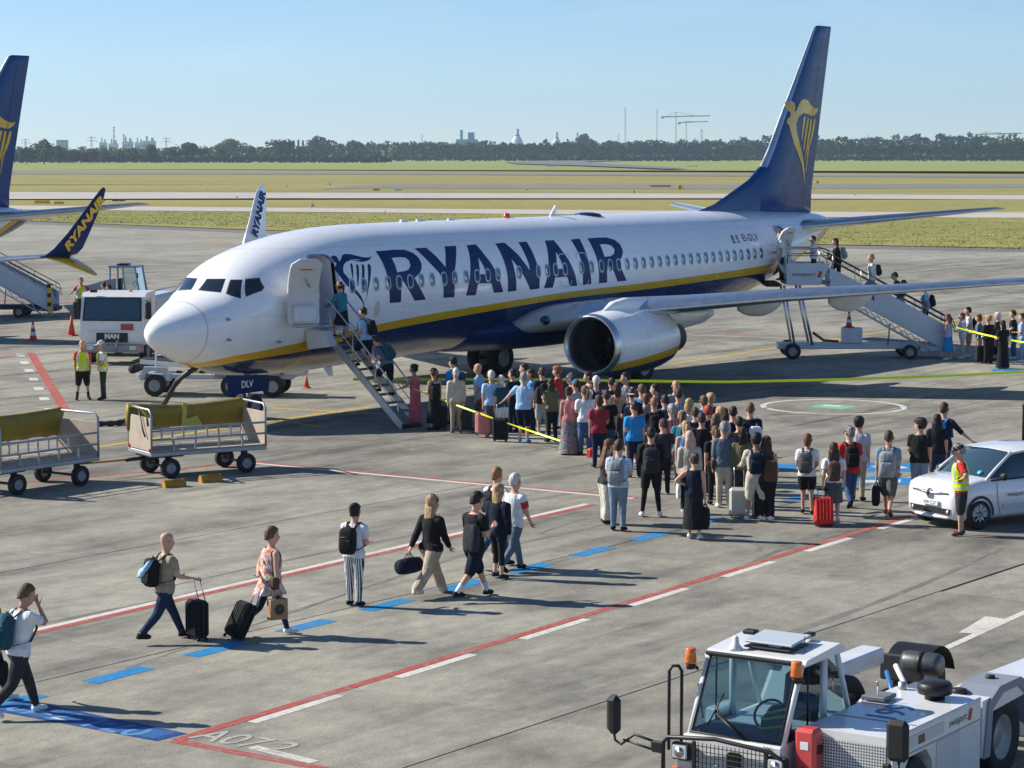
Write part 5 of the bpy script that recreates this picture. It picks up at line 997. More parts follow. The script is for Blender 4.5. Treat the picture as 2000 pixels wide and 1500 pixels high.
    P('hydraulic_tank', mat('tank_dark', (.10,.105,.11), .4, .5, var=.2), lambda m: m.lathe([(.13,-.26),(.15,-.2),(.15,.2),(.13,.26)], (4.9,.52,.98), (0,1,0), 18)); P('tank_strap', M_BLK, lambda m: m.lathe([(.156,-.04),(.156,.04)], (4.9,.52,.98), (0,1,0), 18))
    P('hydraulic_ram', mat('ram_blue', (.03,.16,.42), .4), lambda m: m.tube([(3.7,.35,.72),(4.1,.65,1.0)], .03, 8)); P('lift_arm', M_VW, lambda m: m.tube([(3.9,.2,.72),(4.3,.62,1.05)], .035, 6)); P('winch', M_STEEL, lambda m: m.box((4.0,.15,.80), (.5,.4,.18), b=.04)); P('rear_coupling', M_STEEL, lambda m: m.tube([(7.6,-.85,1.15),(8.1,-.85,1.15)], .10, 12))
    for k, (x, y) in enumerate(((3.0,.45),(3.3,.1),(3.5,-.1),(4.5,.0))): P('hydraulic_fitting', M_STEEL, lambda m: m.lathe([(.06,0),(.05,.08),(.08,.09),(.03,.15)], (x,y,.74), n=10))
    P('filler_cap', M_DRK, lambda m: m.lathe([(.10,0),(.10,.05),(.06,.06)], (3.0,-.80,1.11), n=16)); P('filler_cap', M_DRK, lambda m: m.lathe([(.06,0),(.06,.03)], (3.6,-.95,1.205), n=14))
    P('exhaust_stub', M_ALD, lambda m: m.tube([(2.6,-.25,1.1),(2.6,-.25,1.25)], .05, 10))
tug()

def small_car():
    gp = G(1912,1034); th = R(158); t = empty('small_car', (0,0,0), th); t.location = gp + Vector((math.cos(th),math.sin(th),0))*-1.245 + Vector((math.sin(th),-math.cos(th),0))*.80
    tag(t, 'small white hatchback with dark alloy wheels beside the queue at the right edge', 'car')
    # local: x forward, y left; front axle at x=1.245
    M_CAR = mat('car_white', (.76,.77,.78), .25, coat=1.)
    def section(x, zl, zb, wl, wb, zt=None, wt=None):
        pts = [(0,zl),(wl*.86,zl),(wl,zl+.10),(wb,(zl+zb)/2+.04),(wb*.985,zb-.10),(wb*.93,zb-.02),(wb*.80,zb+.012),(0,zb+.03)]
        return [(x,y,z) for y,z in pts]+[(x,-y,z) for y,z in pts[-2:0:-1]]
    st_ = [(1.84,.34,.66,.56,.58),(1.80,.24,.80,.68,.70),(1.72,.20,.88,.75,.775),(1.55,.18,.93,.79,.815),(1.25,.18,.98,.81,.825),(.85,.18,1.01,.82,.825),(.5,.18,1.0,.82,.825),(-.6,.18,.98,.82,.825),(-1.2,.18,.98,.81,.82),(-1.6,.22,.96,.78,.79),(-1.75,.30,.90,.70,.72)]
    bd = MB(); bd.loft([section(*s) for s in st_]); body = bd.build('body', M_CAR, t)
    # greenhouse
    gl = [(1.02,.99,.74),(.72,1.20,.70),(.42,1.40,.66),(.20,1.50,.63),(-.4,1.56,.63),(-1.0,1.54,.62),(-1.38,1.44,.60),(-1.62,1.06,.66)]
    def gsec(x, z, w, o=0): return [(x,-.77-o,.93),(x,-.75-o,1.0 if z > 1.05 else .95),(x,-w-o,z-.05),(x,-w*.85,z+o),(x,0,z+.02+o),(x,w*.85,z+o),(x,w+o,z-.05),(x,.75+o,1.0 if z > 1.05 else .95),(x,.77+o,.93)]
    g = MB(); g.loft([gsec(*s) for s in gl], 0, True, False, closed=False); g.build('glasshouse', M_VGL, t)
    r = MB(); r.loft([gsec(x,z,w,.008)[2:7] for x,z,w in [(.27,1.475,.64)]+gl[3:7]], 0, True, False, closed=False); r.build('roof', M_CAR, t)
    for s in (-1,1):
        part('a_pillar', M_CAR, t, lambda m: m.tube([(1.03,s*.765,.99),(.72,s*.715,1.20),(.27,s*.655,1.48)], .034, 7)); part('b_pillar', M_BLK, t, lambda m: m.box((-.35,s*.735,1.2), (.10,.03,.5), b=.01)); part('c_pillar', M_CAR, t, lambda m: m.prism([(-1.05,.95),(-1.62,.95),(-1.36,1.42),(-1.15,1.46)], lambda a,b,c: (a,s*(.77-(b-.95)*.28)+c,b), -.02, .02))
        part('roof_rail', M_CAR, t, lambda m: m.tube([(.26,s*.66,1.47),(-.4,s*.655,1.515),(-1.33,s*.62,1.43)], .03, 7)); part('window_sill', M_BLK, t, lambda m: m.tube([(.92,s*.79,.965),(-1.0,s*.80,.985)], .018, 6))
        for x in (1.245,-1.245):
            part('wheel', [M_RUB, M_BLK], t, lambda m: m.wheel((x,s*.742,.30), (0,1,0), .30, .20, 0, 1, 28, .68))
            hub = MB()
            for k in range(9):
                a = 2*math.pi*k/9; hub.tube([(x+.04*math.cos(a),s*.852,.30+.04*math.sin(a)),(x+.19*math.cos(a),s*.846,.30+.19*math.sin(a))], [.022,.016], 5)
            hub.lathe([(.195,-.01),(.205,0),(.195,.01)], (x,s*.846,.30), (0,1,0), 24, caps=False); o = hub.build('alloy_spokes', M_ALU, t); o['kind'] = 'stuff'
            part('wheel_arch', M_BLK, t, lambda m: m.loft([[(x+q*math.cos(a), s*(.832 if q > .35 else .838), .31+q*math.sin(a)) for a in [R(-8+14*k) for k in range(15)]] for q in (.315,.375)], 0, True, False, closed=False))
        part('headlight', M_CLR, t, lambda m: m.lathe([(.12,-.03),(.11,.02),(.06,.05),(.01,.06)], (1.72,s*.60,.74), (.9,s*.45,.3), 18)); part('fog_lamp', M_CLR, t, lambda m: m.lathe([(.045,0),(.04,.02)], (1.83,s*.52,.36), (1,s*.2,0), 12))
        part('wing_mirror', M_BLK, t, lambda m: m.box((.72,s*.93,1.04), (.12,.20,.14), b=.05)); part('door_line', mat('seam_dark', (.10,.12,.14), .6), t, lambda m: m.tube([(.80,s*.831,.92),(.78,s*.836,.60),(.70,s*.833,.26)], .006, 4)); part('door_line', mat('seam_dark', (.10,.12,.14), .6), t, lambda m: m.tube([(-.42,s*.83,.92),(-.42,s*.836,.5),(-.42,s*.833,.26)], .006, 4)); part('sill_trim', mat('trim_grey', (.45,.50,.54), .5), t, lambda m: m.box((.1,s*.838,.42), (1.1,.012,.10), b=.005)); part('door_handle', M_CAR, t, lambda m: m.box((-.25,s*.84,.80), (.2,.03,.04), b=.012))
    part('upper_grille', M_BLK, t, lambda m: m.prism([(-.56,.66),(.56,.66),(.50,.74),(-.50,.74)], lambda a,b,c: (c-.16*abs(a)**2,a,b), 1.80, 1.875)); part('chrome_bar', M_ALU, t, lambda m: m.tube([(1.835,-.52,.735),(1.872,-.2,.725),(1.88,0,.72),(1.872,.2,.725),(1.835,.52,.735)], .014, 6)); part('diamond_badge', M_ALU, t, lambda m: m.prism([(0,.58),(.075,.69),(0,.80),(-.075,.69)], lambda a,b,c: (c,a,b), 1.82, 1.895)); part('badge_core', M_BLK, t, lambda m: m.prism([(0,.635),(.035,.69),(0,.745),(-.035,.69)], lambda a,b,c: (c,a,b), 1.89, 1.902))
    part('lower_grille', M_BLK, t, lambda m: m.prism([(-.56,.30),(.56,.30),(.60,.42),(-.60,.42)], lambda a,b,c: (c-.12*abs(a)**2,a,b), 1.80, 1.885)); pl = part('number_plate', M_REFW, t, lambda m: m.box((1.882,.05,.52), (.03,.46,.11), b=.004)); text_on('plate_text', 'VW C27', .10, (1.899,.05,.515), (0,1,0), (0,0,1), M_TXT, pl)
    part('splitter', M_CAR, t, lambda m: m.tube([(1.66,-.70,.27),(1.80,-.45,.24),(1.845,0,.235),(1.80,.45,.24),(1.66,.70,.27)], .035, 8))
    for y in (-.35,.35): part('front_seat', M_BLK, t, lambda m: m.box((-.15,y,1.05), (.14,.42,.55), b=.05))
    part('windscreen_sticker', mat('sticker_cyan', (.01,.62,.70), .5), t, lambda m: m.lathe([(.055,0),(.055,.004)], (.93,.46,1.10), (.55,.12,.82), 18)); part('wiper', M_BLK, t, lambda m: m.tube([(.97,.3,.985),(.80,-.1,1.085)], .010, 5))
    logo(t, 'swissport', .13, (.28,.842,.66), (-1,0,0), (0,0,1))
small_car()
# ================================================================== PEOPLE
def cloth(name, col, pat=None, col2=None, sc=30., axis=2):
    if name in MATS: return MATS[name]
    t = NT(name); tc = t.new('TexCoord'); ob = tc.outputs['Object']; n = t.noise(ob, 7, 5, .65); n2 = t.noise(t.mapping(ob, (9,9,3.5)), 1, 4, .6)
    base = tuple(col)
    if pat == 'stripe':
        sp = t.new('SeparateXYZ'); t.link(ob, sp.inputs[0]); s = t.math('SINE', t.math('MULTIPLY', sp.outputs[axis], sc)); c = t.mix(t.rng(s, .0, .25, 0, 1), tuple(col), tuple(col2))
    elif pat == 'floral':
        v = t.new('TexVoronoi'); v.inputs['Scale'].default_value = sc; t.link(ob, v.inputs['Vector']); c = t.mix(.30, tuple(col), v.outputs['Color']); c = t.mix(t.rng(t.noise(ob, sc*.6, 3), .45, .6, 0, 1), c, tuple(col2))
    else: c = base
    c = t.mix(1., c if not isinstance(c, tuple) else c, t.rng(n, .3, .7, .80, 1.18), 'MULTIPLY')
    t.link(c, t.b.inputs['Base Color']); t.b.inputs['Roughness'].default_value = .85; t.b.inputs['Specular IOR Level'].default_value = .2
    bp = t.new('Bump'); bp.inputs['Strength'].default_value = .95; bp.inputs['Distance'].default_value = .05; t.link(n2, bp.inputs['Height']); t.link(bp.outputs[0], t.b.inputs['Normal'])
    return t.m
CL = dict(black=(.014,.014,.016), charcoal=(.035,.036,.04), navy=(.012,.02,.05), dknavy=(.008,.013,.03), denim=(.05,.11,.24), dkdenim=(.02,.035,.075), ltdenim=(.20,.30,.42), white=(.72,.73,.74), cream=(.60,.56,.47), beige=(.46,.37,.27), khaki=(.34,.28,.20), sand=(.52,.46,.37), ltblue=(.34,.52,.74), sky=(.22,.45,.72), brightblue=(.03,.26,.62), slate=(.11,.15,.20), grey=(.26,.28,.30), ltgrey=(.42,.45,.48), dkgrey=(.09,.095,.10), greyblue=(.17,.23,.31), red=(.55,.035,.03), maroon=(.30,.03,.05), pink=(.60,.13,.16), rose=(.62,.22,.22), teal=(.03,.20,.26), dkteal=(.02,.08,.11), tan=(.42,.25,.15), brown=(.10,.055,.035), lime=(.62,.80,.015), orange=(.80,.16,.02), palepink=(.70,.45,.38), jeans=(.035,.085,.19), olive=(.14,.14,.07))
def C_(c): return cloth('cloth_'+c, CL[c])
PATS = dict(bstripe=cloth('cloth_breton', (.62,.68,.76), 'stripe', (.25,.38,.58), 150., 2), pstripe=cloth('cloth_ticking', (.70,.70,.70), 'stripe', (.03,.035,.05), 200., 1), floral=cloth('cloth_floral', (.62,.52,.42), 'floral', (.52,.18,.12), 22.), pfloral=cloth('cloth_dark_floral', (.10,.12,.15), 'floral', (.22,.17,.16), 26.), check=cloth('cloth_check', (.40,.06,.07), 'stripe', (.55,.30,.30), 70., 1), nfloral=cloth('cloth_navy_print', (.03,.05,.10), 'floral', (.02,.03,.06), 30.))
def CM(c): return PATS[c] if c in PATS else C_(c)
def skinm(k):
    cols = [(.60,.35,.25),(.50,.28,.19),(.40,.21,.135),(.30,.15,.09)]
    n = 'skin_%d' % k
    if n in MATS: return MATS[n]
    m = mat(n, cols[k], .55, var=.10, scale=8, spec=.35); b = m.node_tree.nodes['Principled BSDF']; b.inputs['Subsurface Weight'].default_value = .0; return m
HAIRC = dict(dark=(.018,.013,.010), brown=(.055,.030,.017), ltbrown=(.13,.075,.04), blond=(.42,.28,.13), white=(.60,.58,.54), grey=(.26,.25,.24), auburn=(.16,.06,.025), red=(.32,.045,.03), ginger=(.30,.13,.05), pinkish=(.62,.40,.30))
def hairm(c): return mat('hair_'+c, HAIRC[c], .55, var=.35, scale=28, bump=.9, stretch=(1,1,.35), spec=.4)
M_EYE = mat('eye', (.02,.015,.012), .2); M_LIP = mat('lip', (.36,.13,.10), .5)

ARM = dict(down=((.03,.13,-1),(.14,.04,-1)), swf=((.38,.08,-1),(.75,-.05,-1)), swb=((-.40,.14,-1),(-.12,.06,-1)), phone=((.22,.10,-1),(.85,-.35,.45)), hold=((.10,.14,-1),(1,-.35,.0)), hip=((-.30,.80,-.75),(.45,-.75,-.30)), pull=((-.42,.14,-.9),(-.42,.10,-.9)), push=((.40,.12,-.9),(.95,.02,-.15)), face=((.90,-.08,-.25),(-.30,-.42,.85)), side=((.10,.75,-.75),(.30,.75,-.62)), cross=((.18,.14,-1),(.55,-.85,.10)), strap=((.18,.22,-1),(.38,-.22,.95)), bag=((.0,.15,-1),(.06,.05,-1)), rail=((.55,.25,-.8),(.85,.25,-.25)), back=((-.30,.20,-1),(-.35,-.65,-.3)))
def nrm(v): v = np.array(v, float); return v/np.linalg.norm(v)

def rest_head(S, hair=None):
    """head in its own frame: origin at neck top, x forward; returns MB with skin(0) eyes(1) lips(2)"""
    mb = MB(); rings = []
    prof = [(-.055,.050,.052,-.010),(-.02,.056,.056,-.004),(.01,.075,.060,.012),(.045,.088,.068,.014),(.08,.094,.073,.010),(.12,.098,.077,.004),(.155,.099,.078,0),(.19,.092,.073,-.004),(.215,.072,.058,-.006),(.232,.042,.034,-.006),(.238,.012,.010,-.006)]
    N = 18
    for z, rx, ry, ox in prof:
        r = []
        for k in range(N):
            a = 2*math.pi*k/N; c, s = math.cos(a), math.sin(a); x = ox+rx*c; y = ry*s
            if c > .9 and .05 < z < .13: x += .012*(1-abs(z-.085)/.05)
            if c > .93 and .07 < z < .10: x += .016
            if .6 < c < .95 and .09 < z < .14: x -= .006
            r.append((x*S, y*S, z*S))
        rings.append(r)
    mb.loft(rings, 0, True, True)
    for s in (-1,1):
        mb.lathe([(.012*S,-.004),(.010*S,.002),(.004*S,.005)], (.083*S, s*.030*S, .118*S), (1,s*.25,0), 8, 1)
        mb.tube([(.0,s*.074*S,.075*S),(.004*S,s*.086*S,.10*S),(-.004*S,s*.088*S,.125*S),(-.012*S,s*.078*S,.128*S)], [.010*S,.016*S,.016*S,.008*S], 6, 0)
    mb.tube([(.093*S,-.022*S,.045*S),(.099*S,0,.044*S),(.093*S,.022*S,.045*S)], [.003*S,.007*S,.003*S], 6, 2)
    mb.tube([(.088*S,0,.118*S),(.106*S,0,.092*S),(.116*S,0,.080*S),(.098*S,0,.070*S)], [.007*S,.010*S,.013*S,.008*S], 6, 0)
    return mb
def hair_mb(style, S, rs):
    mb = MB(); N = 20; full = style in ('long','bob','curly','wavy','bun','pony','fem')
    g = {'curly':1.28,'wavy':1.14,'buzz':1.025}.get(style, 1.09)
    rings = []
    for i in range(9):
        t = i/8; z = .235-.20*t if full else .235-.155*t
        if style in ('short','buzz'): z = .24-.15*t
        q = next((k for k in range(len(HP)-1) if HP[k][0] <= z <= HP[k+1][0]), len(HP)-2); f = min(1, max(0, (z-HP[q][0])/(HP[q+1][0]-HP[q][0]))); rx = HP[q][1]+(HP[q+1][1]-HP[q][1])*f; ry = HP[q][2]+(HP[q+1][2]-HP[q][2])*f
        r = []
        for k in range(N):
            a = 2*math.pi*k/N; c, s = math.cos(a), math.sin(a); zz = z
            front = max(0, c); zz = z-(t*.055*max(0,-c) if style in ('short','buzz','fem') else 0)
            if t > .25 and front > 0: lift = (t-.25)*front*.20; zz = max(z, min(z+lift, .196))
            j = 1+rs.uniform(-.03,.03)*(3.5 if style == 'curly' else .7 if style == 'buzz' else 2.0); gx = (g if t < .8 else 1+(g-1)*.35)*j
            back = -.012 if c < 0 else .0
            r.append(((-.006+rx*gx*c+back)*S, ry*gx*s*S, (zz+.006+(.02 if style == 'curly' else .008)*(1-t))*S))
        rings.append(r)
    mb.loft(rings, 0, True, True)
    if style in ('long','wavy','bob'):
        L = {'long':.34,'wavy':.36,'bob':.13}[style]; rr = []
        for i in range(7):
            t = i/6; z = .10-(.10+L)*t; w = (.088 if style != 'wavy' else .105)*(1+.12*math.sin(3*t))*(1-.45*t**3); d = .045*(1-.4*t)
            rr.append([((-.070-.012*t+d*math.cos(a)*(1 if math.cos(a) < 0 else .7)+rs.uniform(-.006,.006))*S, w*math.sin(a)*S, (z+rs.uniform(-.006,.006))*S) for a in [2*math.pi*k/12 for k in range(12)]])
        mb.loft(rr)
    if style == 'bun': mb.lathe([(.01,-.045),(.035,-.03),(.045,0),(.035,.03),(.01,.045)], (-.105*S,0,.19*S), (-.7,0,.6), 12)
    if style == 'pony': mb.tube([(-.10*S,0,.17*S),(-.15*S,0,.15*S),(-.15*S,.01,.02*S),(-.125*S,.01,-.10*S)], [.025*S,.038*S,.034*S,.010*S], 8)
    return mb
HP = [(-.055,.050,.052),(-.02,.056,.056),(.01,.080,.062),(.045,.090,.069),(.08,.094,.073),(.12,.098,.077),(.155,.099,.078),(.19,.092,.073),(.215,.072,.058),(.232,.042,.034),(.25,.012,.010)]
def cap_mb(S, kind='cap'):
    mb = MB()
    rows = [(.125,1.10),(.16,1.12),(.20,1.12),(.228,1.10),(.245,1.05)]; R_ = []
    for z, g in rows:
        q = next((k for k in range(len(HP)-1) if HP[k][0] <= z <= HP[k+1][0]), 8); f = (z-HP[q][0])/(HP[q+1][0]-HP[q][0]); rx = HP[q][1]+(HP[q+1][1]-HP[q][1])*f; ry = HP[q][2]+(HP[q+1][2]-HP[q][2])*f; rx = max(rx,.03); ry = max(ry,.028)
        R_.append([((rx*g*math.cos(a)-.006)*S, ry*g*math.sin(a)*S, (z+.012)*S) for a in [2*math.pi*k/16 for k in range(16)]])
    mb.loft(R_, 0, True, True)
    if kind == 'cap': mb.loft([[((.075+.11*t)*S, y*S*(1-.35*t), (.138-.018*t-.18*y*y*8*.1)*S) for y in (-.075,-.04,0,.04,.075)] for t in (0,.5,1)], 0, True, False, closed=False); mb.loft([[((.075+.11*t)*S, y*S*(1-.35*t), (.130-.018*t)*S) for y in (-.075,-.04,0,.04,.075)] for t in (0,.5,1)], 0, True, False, closed=False)
    elif kind == 'hat': mb.lathe([(.085*S,0),(.16*S,-.012*S),(.162*S,-.006*S),(.085*S,.012*S)], (-.004*S,0,.145*S), (0,0,1), 22, caps=False)
    return mb
def hand_mb(w, d, S, side, curl=.5):
    """palm, four unequal bent fingers and a thumb from the palm's side; w wrist point, d direction"""
    mb = MB(); d = Vector(d).normalized(); up = Vector((0,0,1)) if abs(d.z) < .9 else Vector((1,0,0)); across = d.cross(up).normalized(); nrm_ = across.cross(d).normalized()
    if abs(d.z) >= .9: across, nrm_ = Vector((1,0,0)), Vector((0,-side,0)); across = (across-d*across.dot(d)).normalized(); nrm_ = (Vector((0,-side,0))-d*Vector((0,-side,0)).dot(d)).normalized()
    w = Vector(w); palm = .085*S
    mb.loft([[w+d*palm*t+across*(a*.038*S*(.72+.28*t))+nrm_*(b*.013*S) for a,b in ((-1,0),(-.7,1),(.7,1),(1,0),(.7,-1),(-.7,-1))] for t in (-.2,.3,.7,1)], 0, True, True)
    for i, (o, L) in enumerate(((-.75,.062),(-.25,.075),(.25,.078),(.75,.070))):
        b0 = w+d*palm*.95+across*(o*.036*S); k1 = b0+(d*math.cos(curl*.5)+nrm_*math.sin(curl*.5))*L*.45*S; k2 = k1+(d*math.cos(curl*1.3)+nrm_*math.sin(curl*1.3))*L*.32*S; k3 = k2+(d*math.cos(curl*2.0)+nrm_*math.sin(curl*2.0))*L*.26*S
        mb.tube([b0,k1,k2,k3], [.0095*S,.009*S,.0082*S,.0065*S], 5)
    t0 = w+d*palm*.35+across*.034*S; mb.tube([t0, t0+(d*.6+across*.65+nrm_*.3)*.035*S, t0+(d*.95+across*.55+nrm_*.5)*.062*S], [.013*S,.011*S,.008*S], 5)
    return mb

PEOPLE = []
def person(d, at=None, head=None, h=1.72, f=0., z=0., top=('short','grey'), bot=('long','jeans'), hair=('short','brown'), shoes='black', skin=0, legs='stand', arms=('down','down'), lean=3., hy=0., hp=0., fat=1.07, cap=None, vest=None, socks=None, band=None, bags=(), vox=.023, xyz=None, loose=0.):
    """queued up here, meshed in one go below. at=feet in the picture, head=top of the head in the picture"""
    if xyz is not None: p = Vector(xyz); z = p.z
    elif at is not None: p = G(at[0], at[1], z)
    else: p = G(head[0], head[1], h+z)
    p.z = z; PEOPLE.append(dict(d=d, p=p, h=h, ang=YAW-R(f), top=top, bot=bot, hair=hair, shoes=shoes, skin=skin, legs=legs, arms=arms, lean=lean, hy=hy, hp=hp, fat=fat, cap=cap, vest=vest, socks=socks, band=band, bags=bags, vox=vox, loose=loose, rs=random.Random(len(PEOPLE)*7+1)))

def build_skeleton(q):
    S = q['h']/1.75; rs = q['rs']; Lt, Ls = .42*S, .40*S; J = {}; hipz = .90*S
    lg = q['legs']; ang = {'stand':((2,2,.10),(-1,3,.10)), 'wide':((0,2,.17),(0,2,.17)), 'walk':((24,8,.07),(-18,28,.07)), 'walk2':((-20,34,.07),(22,6,.07)), 'step':((42,50,.08),(-4,6,.08)), 'shift':((10,16,.09),(-2,1,.12)), 'stride':((28,4,.07),(-26,20,.07))}[lg]
    for s, nm, (a, b, w) in ((1,'L',ang[0]),(-1,'R',ang[1])):
        hip = np.array([0, s*.088*S, hipz]); a_, b_ = R(a), R(a-b); kn = hip+np.array([math.sin(a_)*Lt, s*(w-.088)*S*.5, -math.cos(a_)*Lt]); an = kn+np.array([math.sin(b_)*Ls, s*(w-.088)*S*.5, -math.cos(b_)*Ls]); pitch = 0. if b < 25 else R(-(b-a)*.75)
        toe = an+np.array([math.cos(pitch)*.15*S, s*.03*S, -.045*S+math.sin(pitch)*.13*S]); heel = an+np.array([-math.cos(pitch)*.05*S, 0, -.045*S-math.sin(pitch)*.03*S])
        J[nm] = [hip, kn, an, heel, toe]
    low = min(min(J[k][3][2], J[k][4][2]) for k in 'LR')-.030*S
    for k in 'LR': J[k] = [v-np.array([0,0,low]) for v in J[k]]
    hz = hipz-low; ln = R(q['lean']); base = np.array([0,0,hz])
    def up(p): x, y, z = p; c, s = math.cos(ln), math.sin(ln); return base+np.array([c*x+s*z, y, -s*x+c*z])
    J['up'] = up; J['hz'] = hz; J['S'] = S
    for s, nm, ar in ((1,'l',q['arms'][0]),(-1,'r',q['arms'][1])):
        u, fo = ARM[ar]; u = nrm((u[0], u[1]*s, u[2])); fo = nrm((fo[0], fo[1]*s, fo[2])); sh = np.array([-.005*S, s*.178*S*q['fat']**.3, .492*S]); el = sh+u*.285*S; wr = el+fo*.245*S
        J[nm] = [up(sh), up(el), up(wr), up(wr+fo*.1*S)-up(wr)]
    return J
def make_people():
    raw = []
    for q in PEOPLE:
        J = q['J'] = build_skeleton(q); S = J['S']; fat = q['fat']; up = J['up']; mb = MB()
        lo = 1.0+q['loose']; bt = q['bot'][0]; tl = {'wide':1.5,'flare':1.35,'cargo':1.22}.get(bt, 1.16 if bt in ('long',) else 1.0)
        fem = q['hair'][0] in ('long','wavy','bob','bun','pony','fem')
        tor = [(-.07,.095,.150),(0,.118,.168),(.06,.122,.170),(.14,.108,.148 if not fem else .136),(.24,.112,.158 if not fem else .142),(.36,.122,.178 if not fem else .160),(.45,.110,.184 if not fem else .164),(.505,.092,.158 if not fem else .140),(.545,.072,.108),(.58,.058,.064),(.64,.052,.055),(.69,.050,.050)]
        rings = []
        for z, rx, ry in tor:
            bel = 1+(fat-1)*(1.0 if z < .36 else .45 if z < .53 else .1); l2 = lo if .0 < z < .5 else 1
            rings.append([Vector(up((rx*S*bel*l2*math.cos(a)+(.018*S if .3 < z < .48 and math.cos(a) > 0 else 0)+(fat-1)*.10*(1 if 0 < z < .3 and math.cos(a) > 0 else 0)*S, ry*S*bel*l2*math.sin(a), z*S))) for a in [2*math.pi*k/18 for k in range(18)]])
        mb.loft(rings)
        for s, nm in ((1,'l'),(-1,'r')):
            sh, el, wr, fd = J[nm]; sl = q['top'][0]; k1 = 1.18 if sl in ('short','long','jacket') else 1.0; k2 = 1.25 if sl in ('long','jacket') else 1.0
            if sl == 'jacket': k1 *= 1.18; k2 *= 1.18
            mid = (sh+el)/2; mb.tube([Vector(sh*1.0+(np.array(up((0,0,.52*S)))-sh)*.35), Vector(sh), Vector(mid), Vector(el)], [.058*S,.056*S*k1,.048*S*k1*fat**.4,.040*S*k1], 10)
            m2 = (el+wr)/2; mb.tube([Vector(el), Vector(el*.7+wr*.3), Vector(m2), Vector(wr)], [.040*S*max(k1*.95,k2),.040*S*k2,.034*S*k2,.026*S*k2], 10)
        for nm in 'LR':
            hip, kn, an, he, to = J[nm]; k = tl; fl = {'wide':1.9,'flare':1.9,'cargo':1.15}.get(bt, 1.30 if bt == 'long' else 1.0); sk = 1.34 if bt in ('short','knee') else 1.0
            mb.tube([Vector(hip+np.array([0,0,.07*S])), Vector(hip), Vector(hip*.6+kn*.4), Vector(kn)], [.088*S*k*fat**.3,.090*S*k*sk**.5*fat**.3,.078*S*k*sk*fat**.3,.056*S*k*(sk if bt == 'knee' else 1)], 12)
            mb.tube([Vector(kn), Vector(kn*.7+an*.3), Vector(kn*.4+an*.6), Vector(an)], [.056*S*k,.055*S*max(k*.97,1),.046*S*(fl if fl > 1.31 else k),.036*S*fl*(1.12 if fl > 1.31 else 1.05)], 12)
            mb.tube([Vector(an+np.array([0,0,.02*S])), Vector(an+np.array([0,0,-.02*S]))], [.037*S,.040*S], 10)
            a = Vector(he); b = Vector(to); mb.tube([a+(b-a)*-.06+Vector((0,0,.022*S)), a+Vector((0,0,.020*S)), a.lerp(b,.45)+Vector((0,0,.022*S)), a.lerp(b,.8)+Vector((0,0,.012*S)), b+(b-a)*.10+Vector((0,0,.006*S))], [.026*S,.036*S,.040*S,.042*S,.022*S], 10, sx=1.08, sy=.82)
        o = mb.build('person', skinm(q['skin'])); m = o.modifiers.new('r','REMESH'); m.mode = 'VOXEL'; m.voxel_size = q['vox']; m.use_smooth_shade = True; m2 = o.modifiers.new('s','SMOOTH'); m2.factor = .5; m2.iterations = 3; raw.append(o)
    dg = bpy.context.evaluated_depsgraph_get(); dg.update()
    mesh = [bpy.data.meshes.new_from_object(o.evaluated_get(dg)) for o in raw]
    for q, o, me in zip(PEOPLE, raw, mesh):
        J = q['J']; S = J['S']; up = J['up']; old = o.data; o.modifiers.clear(); rs = q['rs']; n = len(me.vertices)
        V = np.empty(n*3); me.vertices.foreach_get('co', V); V = V.reshape(-1,3); Nn = np.empty(n*3); me.vertices.foreach_get('normal', Nn); Nn = Nn.reshape(-1,3)
        F = np.array([list(p.vertices) if len(p.vertices) == 4 else list(p.vertices)+[p.vertices[-1]] for p in me.polygons]); Cc = V[F].mean(1)
        bones = [('T',up((0,0,-.05*S)),up((0,0,.55*S)),.13,.12),('N',up((0,0,.58*S)),up((0,0,.72*S)),.055,.05)]
        for nm in 'lr': bones += [('U'+nm,J[nm][0],J[nm][1],.055,.042),('F'+nm,J[nm][1],J[nm][2],.042,.028)]
        for nm in 'LR': bones += [('H'+nm,J[nm][0]-np.array([0,0,.04*S]),J[nm][1],.09,.056),('S'+nm,J[nm][1],J[nm][2]+np.array([0,0,.02*S]),.056,.04),('B'+nm,J[nm][3]+np.array([0,0,.02*S]),J[nm][4],.04,.04)]
        D = []; T = []
        for nm, a, b, r0, r1 in bones:
            ab = b-a; t = np.clip(((Cc-a)@ab)/(ab@ab), 0, 1); D.append(np.linalg.norm(Cc-(a+t[:,None]*ab), axis=1)/((r0+(r1-r0)*t)*S)); tt = ((Cc-a)@ab)/(ab@ab); T.append(tt)
        D = np.array(D); T = np.array(T); K = D.argmin(0); names = [b[0] for b in bones]; isb = lambda p: np.array([x.startswith(p) for x in names])[K]; tk = T[K, np.arange(len(K))]
        upz = (Cc-up((0,0,0)))@(np.array(up((0,0,1)))-np.array(up((0,0,0))))/S      # height above the hips along the spine
        def garment(name, mask, off, m):
            if mask.sum() < 8: return None
            fs = F[mask]; ids = np.unique(fs); mp = np.full(n, -1); mp[ids] = np.arange(len(ids)); W = V[ids]+Nn[ids]*off; me2 = bpy.data.meshes.new(name); ff = mp[fs]
            me2.from_pydata(W.tolist(), [], [list(dict.fromkeys(r)) for r in ff.tolist()]); me2.polygons.foreach_set('use_smooth', [True]*len(me2.polygons)); me2.materials.append(m); me2.update(); return link(name, me2, o)
        sl, tc = q['top'][0], q['top'][1]; hem = q['top'][2] if len(q['top']) > 2 else -.03
        tors = isb('T')|((isb('H'))&(upz > hem))
        arm = {'none':np.zeros(len(K),bool),'strap':np.zeros(len(K),bool),'short':isb('U')&(tk < .68),'long':isb('U')|(isb('F')&(tk < .97)),'jacket':isb('U')|(isb('F')&(tk < .97)),'half':isb('U')|(isb('F')&(tk < .12))}[sl]
        nk = .535 if sl not in ('strap',) else .44
